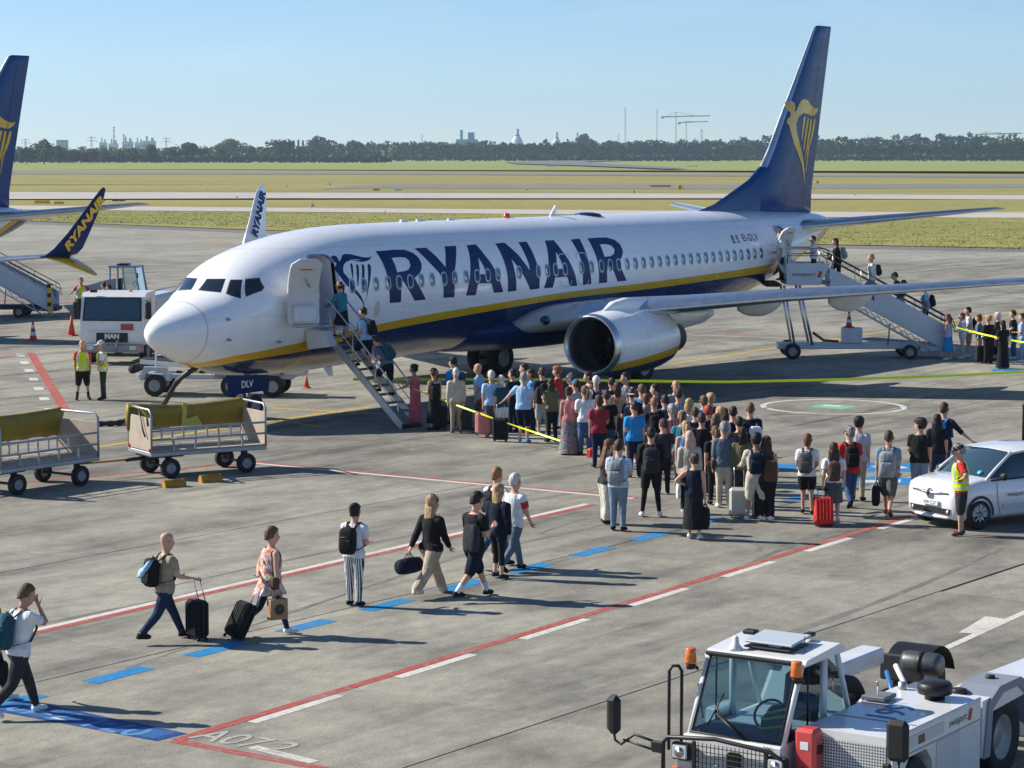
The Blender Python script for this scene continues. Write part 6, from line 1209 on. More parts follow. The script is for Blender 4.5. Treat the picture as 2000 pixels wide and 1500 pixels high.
        bt, bc = q['bot'][0], q['bot'][1]
        if bt == 'dress': garment('dress', (tors&(upz > -.05)&(upz < nk))|arm, .012, CM(tc))
        else: garment('jacket' if sl == 'jacket' else 'shirt', ((tors&(upz > hem)&(upz < nk))|arm|(isb('N')&(upz < .545) if sl in ('long','jacket') else False)), .016*(1.4 if sl == 'jacket' else 1), CM(tc))
        lowt = (isb('T')&(upz < .12)); lim = {'long':1.0,'wide':1.0,'flare':1.0,'cargo':1.0,'legging':.92,'knee':1.0,'short':.78,'crop':.55}.get(bt, 0)
        if bt in ('long','wide','flare','cargo'): garment('trousers', lowt|isb('H')|(isb('S')&(tk < .99)), .009, CM(bc))
        elif bt in ('legging','crop'): garment('leggings', lowt|isb('H')|(isb('S')&(tk < lim)), .005, CM(bc))
        elif bt == 'knee': garment('shorts', lowt|isb('H')|(isb('S')&(tk < .12)), .014, CM(bc))
        elif bt == 'short': garment('shorts', lowt|(isb('H')&(tk < lim)), .015, CM(bc))
        if bt == 'shortleg': garment('leggings', isb('H')|(isb('S')&(tk < .93)), .004, CM('black')); garment('shorts', lowt|(isb('H')&(tk < .72)), .022, CM(bc))
        if bt in ('dress','skirt','longskirt','maxi','tunic'):
            L = {'dress':.55,'skirt':.42,'longskirt':.68,'maxi':.86,'tunic':.20}[bt]; sb = MB(); rr = []; lx = max(J['L'][1][0], J['R'][1][0], .0)*.5; lb = min(J['L'][1][0], J['R'][1][0], 0)*.6; W = q['bot'][2] if len(q['bot']) > 2 else .20
            for i in range(9):
                t = i/8; z = J['hz']+(.10-.0)*S-(L+.10)*t*S*(J['hz']/(.90*S)); rx = (.125+(W-.145)*t)*S*q['fat']**.5; ry = (.172+(W-.165)*t)*S*q['fat']**.4
                rr.append([(rx*math.cos(a)*(1+.05*math.sin(6*a+1)*t)+(lx if math.cos(a) > 0 else lb*-1*-1)*t*abs(math.cos(a)), ry*math.sin(a)*(1+.05*math.cos(7*a)*t), z) for a in [2*math.pi*k/24 for k in range(24)]])
            sb.loft(rr, 0, True, False); so = sb.build('skirt', CM(bc), o)
            if bt == 'tunic': garment('trousers', lowt|isb('H')|(isb('S')&(tk < .99)), .006, CM(q['bot'][3] if len(q['bot']) > 3 else 'jeans'))
        for nm in 'LR':
            garment('shoe', isb('B'+nm)|(isb('S'+nm)&(tk > 1.0)), .010, CM(q['shoes']) if q['shoes'] != 'skin' else skinm(q['skin']))
            if q['socks']: garment('sock', isb('S'+nm)&(tk > .60), .006, CM(q['socks']))
        if q['band']: garment('sleeve_band', isb('Ur')&(tk > .25)&(tk < .68), .022, CM(q['band']))
        if q['vest']:
            vm = (isb('T')&(upz > .0)&(upz < .52))|(isb('H')&(upz > .0)); garment('hi_vis_vest', vm, .034, CM(q['vest'])); M_RF = mat('reflective_band', (.52,.55,.56), .35, .2)
            for a, b in ((.03,.075),(.15,.195)): garment('reflective_band', vm&(upz > a)&(upz < b), .038, M_RF)
            ly = np.abs(Cc[:,1]); garment('reflective_band', vm&(upz > .22)&(upz < .52)&(ly > .085*S)&(ly < .135*S), .038, M_RF)
        # head and hands joined into the body mesh
        hb = rest_head(S*1.09); tf = Matrix.Translation(Vector(up((.012*S,0,.635*S)))) @ Matrix.Rotation(R(q['hy']), 4, 'Z') @ Matrix.Rotation(R(q['lean']*.4+q['hp']), 4, 'Y')
        ex = MB(); ex.add([tf @ Vector(v) for v in hb.v], hb.f, 0, True)
        ex.m = list(hb.m); ex.s = list(hb.s)
        for s, nm in ((1,'l'),(-1,'r')): hm = hand_mb(J[nm][2], J[nm][3], S, s, .55); ex.add(hm.v, hm.f, 0, True)
        nv = [tuple(v) for v in V.tolist()]; nf = [list(dict.fromkeys(r)) for r in F.tolist()]; me3 = bpy.data.meshes.new('person'); me3.from_pydata(nv+ex.v, [], nf+[[i+n for i in f] for f in ex.f])
        me3.polygons.foreach_set('use_smooth', [True]*len(me3.polygons)); me3.polygons.foreach_set('material_index', [0]*len(nf)+ex.m)
        for m in (skinm(q['skin']), M_EYE, M_LIP): me3.materials.append(m)
        me3.update(); o.data = me3; bpy.data.meshes.remove(old); bpy.data.meshes.remove(me)
        hs, hc = q['hair']
        if hs != 'bald': hh = hair_mb(hs, S*1.09, rs); ho = MB(); ho.add([tf @ Vector(v) for v in hh.v], hh.f, 0, True); ho.build('hair', hairm(hc), o)
        if hs == 'beard' : pass
        if q['cap']:
            kind, cc = q['cap'][:2]; cb = cap_mb(S*1.09, kind); rot = Matrix.Rotation(math.pi, 4, 'Z') if len(q['cap']) > 2 else Matrix.Identity(4); co = MB(); co.add([tf @ rot @ Vector(v) for v in cb.v], cb.f, 0, True); co.build('hat' if kind == 'hat' else 'cap', CM(cc), o)
        o.location = q['p']; o.rotation_euler = (0,0,q['ang']); o['label'] = 'person '+q['d']; o['category'] = 'person'; o['group'] = q.get('group', 'passengers and ground crew on the apron')
        if q['p'].z == 0: o.location.z = .002
        for b in q['bags']: make_bag(q, o, b)
# ---- luggage: things of their own
def bag_root(name, q, label, cat):
    t = empty(name, q['p'], q['ang']); tag(t, label, cat, 'hand luggage'); return t
def rbox(c, size, n=3, mi=0):                      # softly rounded box
    mb = MB(); hx, hy, hz = size[0]/2, size[1]/2, size[2]/2; rr = []
    for t, s in ((-1,.62),(-.88,.86),(-.6,.97),(0,1.0),(.6,.97),(.88,.84),(1,.55)):
        rr.append([(c[0]+hx*s*sgnp(math.cos(a),.55), c[1]+hy*s*sgnp(math.sin(a),.55), c[2]+hz*t) for a in [2*math.pi*k/20 for k in range(20)]])
    mb.loft(rr); return mb
def sgnp(v, p): return math.copysign(abs(v)**p, v)
BAGL = {}
def bag_label(s):
    BAGL[s] = BAGL.get(s, 0)+1; return s
def make_bag(q, o, spec):
    kind, col, who = spec[:3]; J = q['J']; S = J['S']; up = J['up']; m = CM(col); ln = R(q['lean']); opt = spec[3] if len(spec) > 3 else None
    ML = lambda v: Matrix.Translation(Vector(up((0,0,0)))) @ Matrix.Rotation(ln, 4, 'Y') @ Vector(v)
    def put(t, name, mb, mm, parent=None):
        b = MB(); b.add([ML(v) for v in mb.v], mb.f, 0, True); return b.build(name, mm, parent or t)
    fat = q['fat']
    if kind == 'pack':
        big = opt or 1.; t = bag_root('backpack', q, who, 'backpack'); x = -.215*S*fat**.5; w, hgt, dp = .29*S*big, .44*S*big, .19*S*big; cz = (.50-.22*big)*S
        b = put(t, 'pack_body', rbox((x-.02,0,cz), (dp,w,hgt)), m); put(t, 'front_pocket', rbox((x-.02-dp*.5,0,cz-hgt*.16), (dp*.35,w*.78,hgt*.48)), m, b); 
        hm = MB(); hm.tube([(x+.02,-.03,cz+hgt*.47),(x+.0,-.02,cz+hgt*.56),(x+.0,.02,cz+hgt*.56),(x+.02,.03,cz+hgt*.47)], .010, 5); put(t, 'grab_loop', hm, m, b); hm = MB(); hm.box((x-.02-dp*.52,0,cz+hgt*.14), (.012,w*.7,.014)); put(t, 'zip_line', hm, M_DRK, b)
        for s in (-1,1):
            sb = MB(); sb.loft([[(px,s*py+dy,pz) for dy in (-.024,.024)]+[(px+.012,s*py+dy,pz+.004) for dy in (.024,-.024)] for px,py,pz in ((x+.06*S,.075*S,cz+hgt*.42),(-.06*S,.095*S,.565*S),(.02*S,.105*S,.575*S),(.115*S*fat**.4,.115*S,.48*S),(.155*S*fat**.4,.125*S,.34*S),(.06*S,.185*S,.17*S),(x+.06*S,.13*S,cz-hgt*.36))]); put(t, 'shoulder_strap', sb, m)
    elif kind == 'shoulder':
        t = bag_root('shoulder_bag', q, who, 'bag'); s = opt or 1; b = put(t, 'bag_body', rbox((-.02,s*.23*S,.02*S), (.13*S,.10*S,.20*S)), m); sb = MB(); sb.tube([(-.02,s*.22*S,.12*S),(-.15*S,s*.06*S,.34*S),(-.05*S,-s*.09*S,.565*S),(.05*S,-s*.10*S,.56*S),(.15*S,s*.02*S,.36*S),(.02,s*.22*S,.12*S)], .013, 6); put(t, 'strap', sb, m)
    elif kind == 'sling':
        t = bag_root('shoulder_bag', q, who, 'bag'); s = opt or 1; b = put(t, 'bag_body', rbox((-.17*S,s*.10*S,.18*S), (.16*S,.30*S,.44*S)), m); sb = MB(); sb.tube([(-.14*S,s*.12*S,.36*S),(-.02*S,s*.13*S,.575*S),(.13*S,s*.10*S,.42*S),(.10*S,s*.2*S,.2*S)], .016, 6); put(t, 'strap', sb, m)
    elif kind in ('tote','duffel','paper','hang'):
        nm = 'r' if (opt or 'r') == 'r' else 'l'; wr = Vector(J[nm][2]+J[nm][3]*.9); t = bag_root({'tote':'tote_bag','duffel':'duffel_bag','paper':'paper_bag','hang':'backpack'}[kind], q, who, 'bag')
        dims = {'tote':(.32,.09,.34),'duffel':(.50,.26,.28),'paper':(.30,.14,.32),'hang':(.30,.17,.42)}[kind]; c = wr+Vector((0,0,-dims[2]/2-.10))
        if kind == 'duffel': mb = MB(); mb.tube([c+Vector((-.27,0,0)),c+Vector((-.24,0,0)),c+Vector((-.1,0,0)),c+Vector((.1,0,0)),c+Vector((.24,0,0)),c+Vector((.27,0,0))], [.06,.125,.14,.14,.125,.06], 16); b = mb.build('bag_body', m, t)
        elif kind == 'paper':
            mb = MB(); mb.box(c, dims, b=.006); b = mb.build('bag_body', mat('kraft_paper', (.40,.24,.12), .8, var=.1, scale=12, bump=.3), t)
            for sd in (-1,1): mb = MB(); mb.lathe([(.075,0),(.075,.003)], c+Vector((0,sd*.0715,.0)), (0,sd,0), 20); e = mb.build('round_print', mat('print_dark', (.06,.055,.05), .7), b); mb = MB(); mb.tube([c+Vector((.086*math.cos(a),sd*.0735,.086*math.sin(a))) for a in [2*math.pi*k/20 for k in range(21)]], .004, 4); mb.build('print_ring', mat('print_dark', (.06,.055,.05), .7), b)
        else: b = rbox(tuple(c), dims).build('bag_body', m, t)
        for sd in (-.04,.04):
            mb = MB(); mb.tube([c+Vector((-.07,sd,dims[2]*.48)), wr+Vector((-.02,0,-.01)), wr+Vector((.02,0,-.01)), c+Vector((.07,sd,dims[2]*.48))], .009, 5); mb.build('handle', m if kind != 'paper' else M_PLY, t)
    elif kind in ('case','casef','caseh'):
        nm = 'r' if (opt or 'r')[0] == 'r' else 'l'; wr = Vector(J[nm][2]+J[nm][3]*.9); t = bag_root('suitcase', q, who, 'suitcase'); hard = len(opt or '') > 1 and 'h' in opt; tilt = {'case':R(-28),'casef':0.,'caseh':0.}[kind]
        w, dp, hh = .40, .24, .58; zb = .05; g0 = Vector((wr.x, wr.y, 0))
        if kind == 'case': foot = Vector((wr.x-.46, wr.y, 0))
        elif kind == 'caseh': foot = Vector((wr.x, wr.y, wr.z-.72)); 
        else: foot = Vector((wr.x+.0, wr.y, 0))
        ax = Matrix.Rotation(-tilt, 4, 'Y'); TM = lambda v: foot + ax @ Vector(v)
        def cput(name, mb, mm, parent=None): b2 = MB(); b2.add([TM(v) for v in mb.v], mb.f, 0, False); b2.s = list(mb.s); b2.m = list(mb.m); return b2.build(name, mm, parent or t)
        msh = m if not hard else mat('shell_'+col, CL[col], .35, coat=.4, var=.05)
        mb = MB(); mb.box((0,0,zb+hh/2), (dp,w,hh), b=.05); b = cput('shell', mb, msh)
        for k in range(5): mb = MB(); mb.box((-dp/2-.002,-w*.34+k*w*.17,zb+hh/2), (.012,.018,hh*.78), b=.004); cput('rib', mb, msh, b)
        mb = MB(); mb.box((0,0,zb+hh/2), (.012,w+.006,hh+.006), b=.004); cput('zip_band', mb, M_DRK, b)
        for x in (-.07,.07):
            for y in (-.15,.15): mb = MB(); mb.wheel((x,y,.028), (0,1,0), .028, .022, 0, 0, 10); cput('castor', mb, M_BLK)
        if kind != 'caseh':
            top = (ax.inverted() @ (wr-foot)); hgt = max(zb+hh+.12, top.z)
            for y in (-.10,.10): mb = MB(); mb.tube([(top.x*.0+.09,y,zb+hh-.02),(top.x if kind == 'casef' else .09,y,hgt)], .009, 6); cput('handle_rod', mb, M_ALU)
            mb = MB(); mb.box((top.x if kind == 'casef' else .09,0,hgt), (.035,.25,.03), b=.008); cput('grip', mb, M_BLK)
        else: mb = MB(); mb.tube([(0,-.08,zb+hh),(0,-.06,zb+hh+.05),(0,.06,zb+hh+.05),(0,.08,zb+hh)], .012, 6); cput('top_handle', mb, M_BLK)
    elif kind == 'towel':
        t = bag_root('towel', q, who, 'towel'); rr = []; x = -.33*S
        for i in range(6): tt = i/5; rr.append([(x-.02*math.sin(3*tt)+dx, (-.10+.26*tt)+dy, (.46-.30*tt-.04*math.sin(5*tt+dy*20))*S) for dx, dy in ((-.04,-.06),(-.06,0),(-.04,.06),(.02,.07),(.03,0),(.02,-.07))])
        mb = MB(); mb.loft(rr); put(t, 'cloth', mb, CM('ltblue'))
    elif kind == 'coat':
        nm = 'r' if (opt or 'r') == 'r' else 'l'; el, wr = Vector(J[nm][1]), Vector(J[nm][2]); c = (el+wr)/2; t = bag_root('folded_jacket', q, who, 'jacket'); rr = []
        for i in range(6): tt = i/5; p_ = el.lerp(wr, .2+.75*tt); rr.append([(p_.x+.05*math.cos(a), p_.y+.05*math.sin(a)*1.1, p_.z+(.05 if math.sin(a) > 0 else -.30-.05*math.sin(4*tt))*(abs(math.sin(a)))) for a in [2*math.pi*k/12 for k in range(12)]])
        mb = MB(); mb.loft(rr); mb.build('cloth', m, t)
P = person
# ---- walkers on the blue route
P('in white tee and dark cargo trousers, hand to face, at the left edge', at=(38,1398), h=1.80, f=52, top=('short','white'), bot=('cargo','charcoal'), hair=('buzz','ltbrown'), shoes='white', skin=1, legs='walk', arms=('down','face'), lean=8, hp=14, vox=.02, bags=(('pack','dkteal','dark teal backpack worn by the person holding a hand to the face',1.05),))
P('in grey-beige shirt and jeans, pushing a black suitcase', at=(322,1252), h=1.74, f=52, top=('short','khaki'), bot=('long','dkdenim'), hair=('bald','grey'), shoes='black', legs='stride', arms=('push','push'), lean=4, fat=1.1, vox=.02, bags=(('pack','black','black and red backpack on the person in grey-beige shirt pushing a suitcase',1.),('towel','ltblue','pale blue towel hanging over the black and red backpack'),('casef','black','black suitcase being pushed by the person in grey-beige shirt','r')))
P('in a floral tunic and jeans, carrying a paper bag', at=(528,1240), h=1.72, f=58, top=('none','floral'), bot=('tunic','floral',.21,'dkdenim'), hair=('short','ltbrown'), shoes='white', legs='walk2', arms=('back','bag'), fat=1.2, vox=.02, bags=(('case','black','black suitcase pulled behind the person in the floral tunic','l'),('paper','beige','brown paper bag with a round dark print'),('shoulder','brown','small brown crossbody bag over the floral tunic',-1)))
P('in white tee and black-striped trousers', at=(692,1184), h=1.69, f=24, top=('short','white'), bot=('long','pstripe'), hair=('bun','dark'), shoes='dknavy', legs='stand', arms=('hold','hold'), vox=.02, bags=(('pack','black','black backpack with a jacket on the person in striped trousers',1.05),))
P('in navy cap, black jumper and beige trousers', at=(842,1164), h=1.78, f=40, top=('long','black'), bot=('wide','beige'), hair=('long','blond'), cap=('cap','navy'), shoes='cream', legs='stride', arms=('pull','swf'), vox=.02, bags=(('duffel','dknavy','round dark duffel bag swinging from the person in the navy cap','l'),))
P('in black tee, navy shorts and white socks, walking', at=(926,1170), h=1.88, f=44, top=('short','black',-.06), bot=('knee','dknavy'), hair=('short','dark'), shoes='black', socks='white', legs='stride', arms=('phone','phone'), vox=.02, hp=10, bags=(('sling','charcoal','big charcoal bag slung on the walker in navy shorts',-1),))
P('in navy jacket and calf-length leggings', at=(972,1130), h=1.66, f=38, top=('jacket','dknavy',-.16), bot=('crop','black'), hair=('bob','blond'), shoes='navy', legs='shift', arms=('down','down'), fat=1.1, vox=.02)
P('in white shirt with red sleeve and grey trousers', at=(1003,1117), h=1.80, f=40, top=('short','white'), bot=('long','slate'), hair=('short','white'), shoes='black', legs='walk', arms=('swb','swf'), band='red', vox=.02, bags=(('tote','brown','brown tote held by the person with the red sleeve','l'),))
P('in white shirt walking behind the navy jacket', at=(968,1108), h=1.84, f=34, top=('short','white'), bot=('long','denim'), hair=('buzz','ginger'), shoes='black', legs='walk2', arms=('down','hold'), bags=(('pack','charcoal','small dark backpack on the walker behind the navy jacket',.85),))
P('partly cut by the left frame edge in dark clothes', at=(-22,1372), h=1.72, f=45, top=('short','dknavy'), bot=('long','charcoal'), hair=('short','dark'), shoes='white', legs='walk2', arms=('swf','bag'), bags=(('tote','black','dark bag held at the left frame edge','r'),))
# ---- front stairs
def on_stair(q): p = top+sd*q; return (sx(p.y)+SW/2, p.y, p.z+.055)
P('standing inside the dark front doorway', xyz=(5.35,-1.25,2.705), h=1.70, f=-50, top=('long','navy'), bot=('long','black'), hair=('short','dark'), arms=('hold','hold'))
P('in teal top and brown straw hat near the top of the stairs', xyz=on_stair(.10), h=1.66, f=-54, top=('long','teal'), bot=('skirt','black',.20), hair=('pony','brown'), cap=('hat','tan'), shoes='black', legs='step', arms=('rail','hold'), lean=8)
P('in pale blue tee and dark shorts halfway up the stairs', xyz=on_stair(.42), h=1.74, f=-58, top=('short','ltblue'), bot=('knee','black'), hair=('short','dark'), shoes='black', legs='step', arms=('hold','down'), lean=8, bags=(('pack','black','black backpack on the climber in pale blue tee',.95),('tote','brown','brown bag carried up the front stairs','l')))
P('bending forward in grey-blue tee low on the front stairs', xyz=on_stair(.70), h=1.74, f=-52, top=('short','slate'), bot=('knee','black'), hair=('short','dark'), legs='step', arms=('hold','rail'), lean=34, bags=(('pack','dkteal','teal grey backpack on the person bending on the stairs',1.05),))
# ---- queue at the foot of the front stairs
P('in a long pink dress at the foot of the stairs', head=(811,714), h=1.68, f=-62, top=('strap','pink'), bot=('maxi','pink',.22), hair=('bun','dark'), skin=2, shoes='white', arms=('rail','down'))
P('in black dress right of the pink dress', head=(849,722), h=1.66, f=-40, top=('strap','black'), bot=('longskirt','black',.24), hair=('pony','brown'), skin=1, arms=('hold','down'), bags=(('sling','black','black bag on the person in the black dress',1),('casef','charcoal','dark suitcase beside the person in the black dress','r')))
P('in beige shirt and khaki trousers, back turned', head=(891,722), h=1.72, f=-12, top=('long','sand'), bot=('long','khaki'), hair=('buzz','white'), arms=('down','down'), shoes='dkgrey', bags=(('caseh','charcoal','dark case held by the person in the beige shirt','r'),))
P('in black cap and bright blue shirt', head=(887,700), h=1.84, f=-50, top=('long','brightblue'), bot=('long','navy'), hair=('short','dark'), cap=('cap','black'), arms=('hold','down'), bags=(('pack','dkteal','dark backpack on the person in bright blue shirt',.9),))
P('in sky blue polo carrying a grey bag', head=(937,713), h=1.78, f=-70, top=('short','sky'), bot=('long','brown'), hair=('bald','grey'), skin=1, arms=('down','hold'), bags=(('shoulder','grey','grey bag on the person in sky blue polo',1),))
P('in pale blue shirt and grey trousers, strap across back', head=(960,727), h=1.74, f=-10, top=('short','ltblue'), bot=('long','dkgrey'), hair=('short','white'), shoes='tan', arms=('down','down'), fat=1.08, bags=(('caseh','rose','rose pink hard suitcase held off the ground','lh'),('shoulder','navy','thin navy strap bag over the pale blue shirt',-1)))
P('in dark teal top and white shorts', head=(980,736), h=1.62, f=-30, top=('short','dkteal'), bot=('knee','white'), hair=('fem','white'), arms=('down','down'), shoes='dkgrey')
P('in grey cap, pale blue polo and navy shorts, reaching for a suitcase', head=(1022,731), h=1.80, f=14, top=('short','ltblue'), bot=('knee','dknavy'), hair=('short','grey'), cap=('cap','grey'), shoes='brightblue', arms=('side','hold'), fat=1.12, legs='shift', hy=20, bags=(('casef','black','upright black suitcase held by the person in the grey cap','l'),))
P('in sky blue tee directly behind the grey cap', head=(1027,713), h=1.80, f=-80, top=('short','sky'), bot=('long','navy'), hair=('short','brown'), arms=('hold','down'))
P('in bright blue shirt looking left, right of the grey cap', head=(1040,724), h=1.70, f=-90, top=('short','brightblue'), bot=('long','navy'), hair=('fem','brown'), skin=1)
P('in navy tee and grey shorts with two black bags', head=(1060,721), h=1.80, f=-18, top=('short','navy'), bot=('knee','ltgrey'), hair=('buzz','brown'), shoes='white', legs='shift', bags=(('pack','black','black backpack on the person in grey shorts by the queue',1.),('sling','charcoal','second dark bag slung beside the grey shorts',1)))
P('in red top and white trousers before the engine', head=(1091,718), h=1.70, f=-72, top=('short','red'), bot=('long','white'), hair=('curly','ginger'), arms=('hold','down'))
P('in grey knitted cap in front of the engine intake', head=(1118,733), h=1.74, f=-60, top=('long','grey'), bot=('long','navy'), hair=('short','brown'), cap=('cap','grey'), hy=20)
P('in blue cap and pale shirt carrying a cream bag', head=(1127,745), h=1.72, f=-45, top=('short','ltgrey'), bot=('long','ltdenim'), hair=('short','brown'), cap=('cap','brightblue'), arms=('hold','down'), bags=(('tote','cream','cream tote held by the person in the blue cap','r'),))
P('in coral blouse and dark patterned wide trousers', head=(1112,759), h=1.66, f=-4, top=('none','rose'), bot=('maxi','pfloral',.27), hair=('bun','brown'), skin=1, arms=('down','down'), hy=-25)
P('in hooded grey jacket near the engine', head=(1152,729), h=1.70, f=-100, top=('long','khaki'), bot=('long','navy'), hair=('fem','brown'))
P('in white cap and cream shirt with blue jeans', head=(1165,738), h=1.80, f=-6, top=('long','cream'), bot=('long','jeans'), hair=('short','white'), cap=('cap','white'), bags=(('pack','navy','navy backpack on the person in cream shirt',.95),))
P('in plain black tee and blue jeans', head=(1185,766), h=1.78, f=0, top=('short','black'), bot=('long','jeans'), hair=('buzz','brown'), arms=('down','down'), fat=1.1)
P('in tan strap top among the queue', head=(1206,750), h=1.68, f=-14, top=('strap','tan'), bot=('long','charcoal'), hair=('bob','brown'), bags=(('shoulder','brown','thin brown strap bag over the tan top',1),))
P('in dark slate shirt facing left by the intake', head=(1225,731), h=1.80, f=-100, top=('short','slate'), bot=('long','black'), hair=('short','dark'), skin=1)
P('in backward white cap, navy tee and denim shorts', head=(1234,762), h=1.80, f=6, top=('short','dknavy'), bot=('knee','denim'), hair=('short','brown'), cap=('cap','white',1), shoes='white', arms=('hold','hold'), bags=(('pack','dkgrey','big dark grey backpack under the backward white cap',1.1),))
P('in bright pale blue shirt between two backpacks', head=(1254,754), h=1.76, f=-8, top=('short','sky'), bot=('long','dkdenim'), hair=('short','ltbrown'))
P('in black tee and black backpack, holding a phone', head=(1278,780), h=1.76, f=-6, top=('short','black'), bot=('long','black'), hair=('buzz','ginger'), arms=('phone','down'), bags=(('pack','black','black backpack on the person in black holding a phone',1.),))
P('in navy printed shirt, head turned left', head=(1282,753), h=1.76, f=-40, top=('short','nfloral'), bot=('long','navy'), hair=('short','dark'), hy=30, bags=(('pack','navy','navy patterned backpack beside the pale blue shirt',.95),))
P('in grey tee turned round to face the queue', head=(1318,746), h=1.82, f=150, top=('short','grey'), bot=('long','charcoal'), hair=('bald','dark'), skin=1, hy=-20)
P('in grey tee with a tan shoulder bag', head=(1326,763), h=1.82, f=-5, top=('short','grey'), bot=('long','khaki'), hair=('short','brown'), bags=(('sling','tan','tan bag slung on the person in grey tee',-1),))
P('in grey cap and maroon checked shirt', head=(1314,794), h=1.74, f=-24, top=('long','check'), bot=('long','khaki'), hair=('short','grey'), cap=('cap','ltgrey'), fat=1.12)
P('in sky blue cap and green-strapped top', head=(1333,807), h=1.70, f=10, top=('short','teal'), bot=('long','navy'), hair=('pony','ltbrown'), cap=('cap','sky'))
P('in blue vest top by the sky blue cap', head=(1340,826), h=1.66, f=-10, top=('none','sky'), bot=('short','navy'), hair=('pony','blond'))
P('in beige jumper and black flared trousers', head=(1347,846), h=1.70, f=0, top=('long','sand'), bot=('flare','black'), hair=('long','pinkish'), shoes='white', bags=(('tote','white','white paper carrier held by the person in black flared trousers','l'),))
P('in black hooded jacket, black cap and leggings, white trainers', head=(1272,838), h=1.84, f=2, top=('jacket','black',-.02), bot=('shortleg','black'), hair=('buzz','dark'), cap=('cap','black',1), shoes='white', legs='wide', arms=('hold','hold'), bags=(('pack','charcoal','black hooded backpack on the person in leggings',1.15),))
P('in striped pale blue tee and grey trousers, arms folded', head=(1208,863), h=1.80, f=16, top=('short','bstripe'), bot=('long','greyblue'), hair=('short','brown'), shoes='black', arms=('cross','cross'), vox=.021, bags=(('pack','grey','two-tone grey backpack on the person in striped tee',1.08),))
P('in black top and wide white trousers', head=(1184,862), h=1.70, f=70, top=('short','charcoal'), bot=('wide','cream'), hair=('long','auburn'), shoes='black', arms=('hold','down'), hp=12, bags=(('hang','black','small black bag behind the person in white trousers','l'),))
P('in black midi dress with one hand on the hip', head=(1356,889), h=1.66, f=14, top=('none','dknavy'), bot=('longskirt','black',.22), hair=('bun','brown'), shoes='white', legs='shift', arms=('hip','down'), vox=.021, hy=22, bags=(('hang','black','black backpack hanging at the side of the black dress','r'),))
P('in beige shirt and matching beige shorts', head=(1477,850), h=1.78, f=6, top=('long','sand',-.08), bot=('knee','sand'), hair=('curly','dark'), skin=2, shoes='white', arms=('rail','down'), legs='wide', bags=(('pack','dknavy','navy backpack on the person in beige shorts',.95),('casef','cream','cream hard suitcase beside the person in beige shorts','lh')))
P('in black trousers close behind the beige shorts', head=(1497,856), h=1.72, f=10, top=('none','charcoal'), bot=('wide','black'), hair=('wavy','brown'), shoes='white', arms=('hold','down'), bags=(('sling','brown','brown backpack slung right of the beige shorts',-1),('casef','charcoal','charcoal suitcase half hidden by the beige shorts','l')))
P('in slate shirt and beige trousers', head=(1415,828), h=1.80, f=-4, top=('half','slate'), bot=('long','sand'), hair=('short','grey'), fat=1.15, shoes='white', bags=(('shoulder','brown','brown leather bag at the slate shirt',1),))
P('in black hooded top behind the beige jumper', head=(1371,811), h=1.74, f=5, top=('jacket','black'), bot=('long','black'), hair=('short','brown'))
P('in navy tee behind the black hooded top', head=(1384,796), h=1.68, f=-15, top=('short','navy'), bot=('long','navy'), hair=('curly','red'))
P('in bright blue top at the back of the crowd', head=(1376,776), h=1.72, f=-20, top=('short','brightblue'), bot=('long','navy'), hair=('fem','ltbrown'))
P('in denim shirt with backpack at the crowd rear', head=(1389,772), h=1.74, f=-10, top=('short','denim'), bot=('long','navy'), hair=('curly','blond'), bags=(('pack','navy','navy backpack on the person in denim shirt',.9),))
P('in pale blue top left of the white tote', head=(1416,801), h=1.68, f=0, top=('short','ltblue'), bot=('long','navy'), hair=('long','dark'))
P('in white tee beside the pale blue top', head=(1409,798), h=1.76, f=-30, top=('short','white'), bot=('long','jeans'), hair=('buzz','blond'), hy=20)
P('in navy tee between pale blue top and white tote', head=(1432,798), h=1.74, f=8, top=('short','dknavy'), bot=('long','black'), hair=('short','dark'))
P('in black tee left of the slate shirt', head=(1398,836), h=1.66, f=-6, top=('short','black'), bot=('long','black'), hair=('pony','ltbrown'))
P('in navy tee with a white tote', head=(1466,791), h=1.84, f=0, top=('short','dknavy'), bot=('long','charcoal'), hair=('buzz','ltbrown'), fat=1.08, bags=(('sling','white','white tote on the shoulder of the person in navy tee',-1),))
# ---- looser group on the right
P('in white tee and black shorts', head=(1577,851), h=1.66, f=16, top=('short','white'), bot=('short','black'), hair=('fem','auburn'), skin=1, shoes='black', legs='shift', arms=('hold','hold'), bags=(('pack','dkgrey','charcoal backpack on the person in black shorts',1.05),))
P('in white tee and grey skirt', head=(1629,864), h=1.66, f=4, top=('short','white',.04), bot=('skirt','dkgrey',.19), hair=('wavy','brown'), shoes='white', legs='walk', arms=('swb','down'), bags=(('pack','brown','brown backpack on the person in grey skirt',.95),('case','red','bright red suitcase standing on the red line','l')))
P('in red tee, black cap and jeans', head=(1661,833), h=1.78, f=-4, top=('short','red',-.06), bot=('long','jeans'), hair=('short','grey'), cap=('cap','black'), hy=25, legs='walk2', bags=(('pack','black','black backpack over the red tee',1.),))
P('in light grey tee behind the red tee', head=(1677,818), h=1.80, f=20, top=('short','ltgrey'), bot=('long','khaki'), hair=('curly','dark'))
P('in grey tee and grey shorts with a hiking pack', head=(1736,841), h=1.80, f=14, top=('short','greyblue'), bot=('knee','dkgrey'), hair=('buzz','brown'), skin=1, shoes='brown', legs='walk', arms=('bag','swf'), bags=(('pack','grey','big grey hiking backpack on the person in grey shorts',1.2),('hang','black','black bag carried low by the person in grey shorts','l')))
P('in black tee and grey jeans looking left beside the car', head=(1797,821), h=1.80, f=18, top=('short','black'), bot=('long','greyblue'), hair=('curly','dark'), skin=1, hy=70, arms=('hold','down'), bags=(('coat','black','dark jacket over the arm beside the car','l'),))
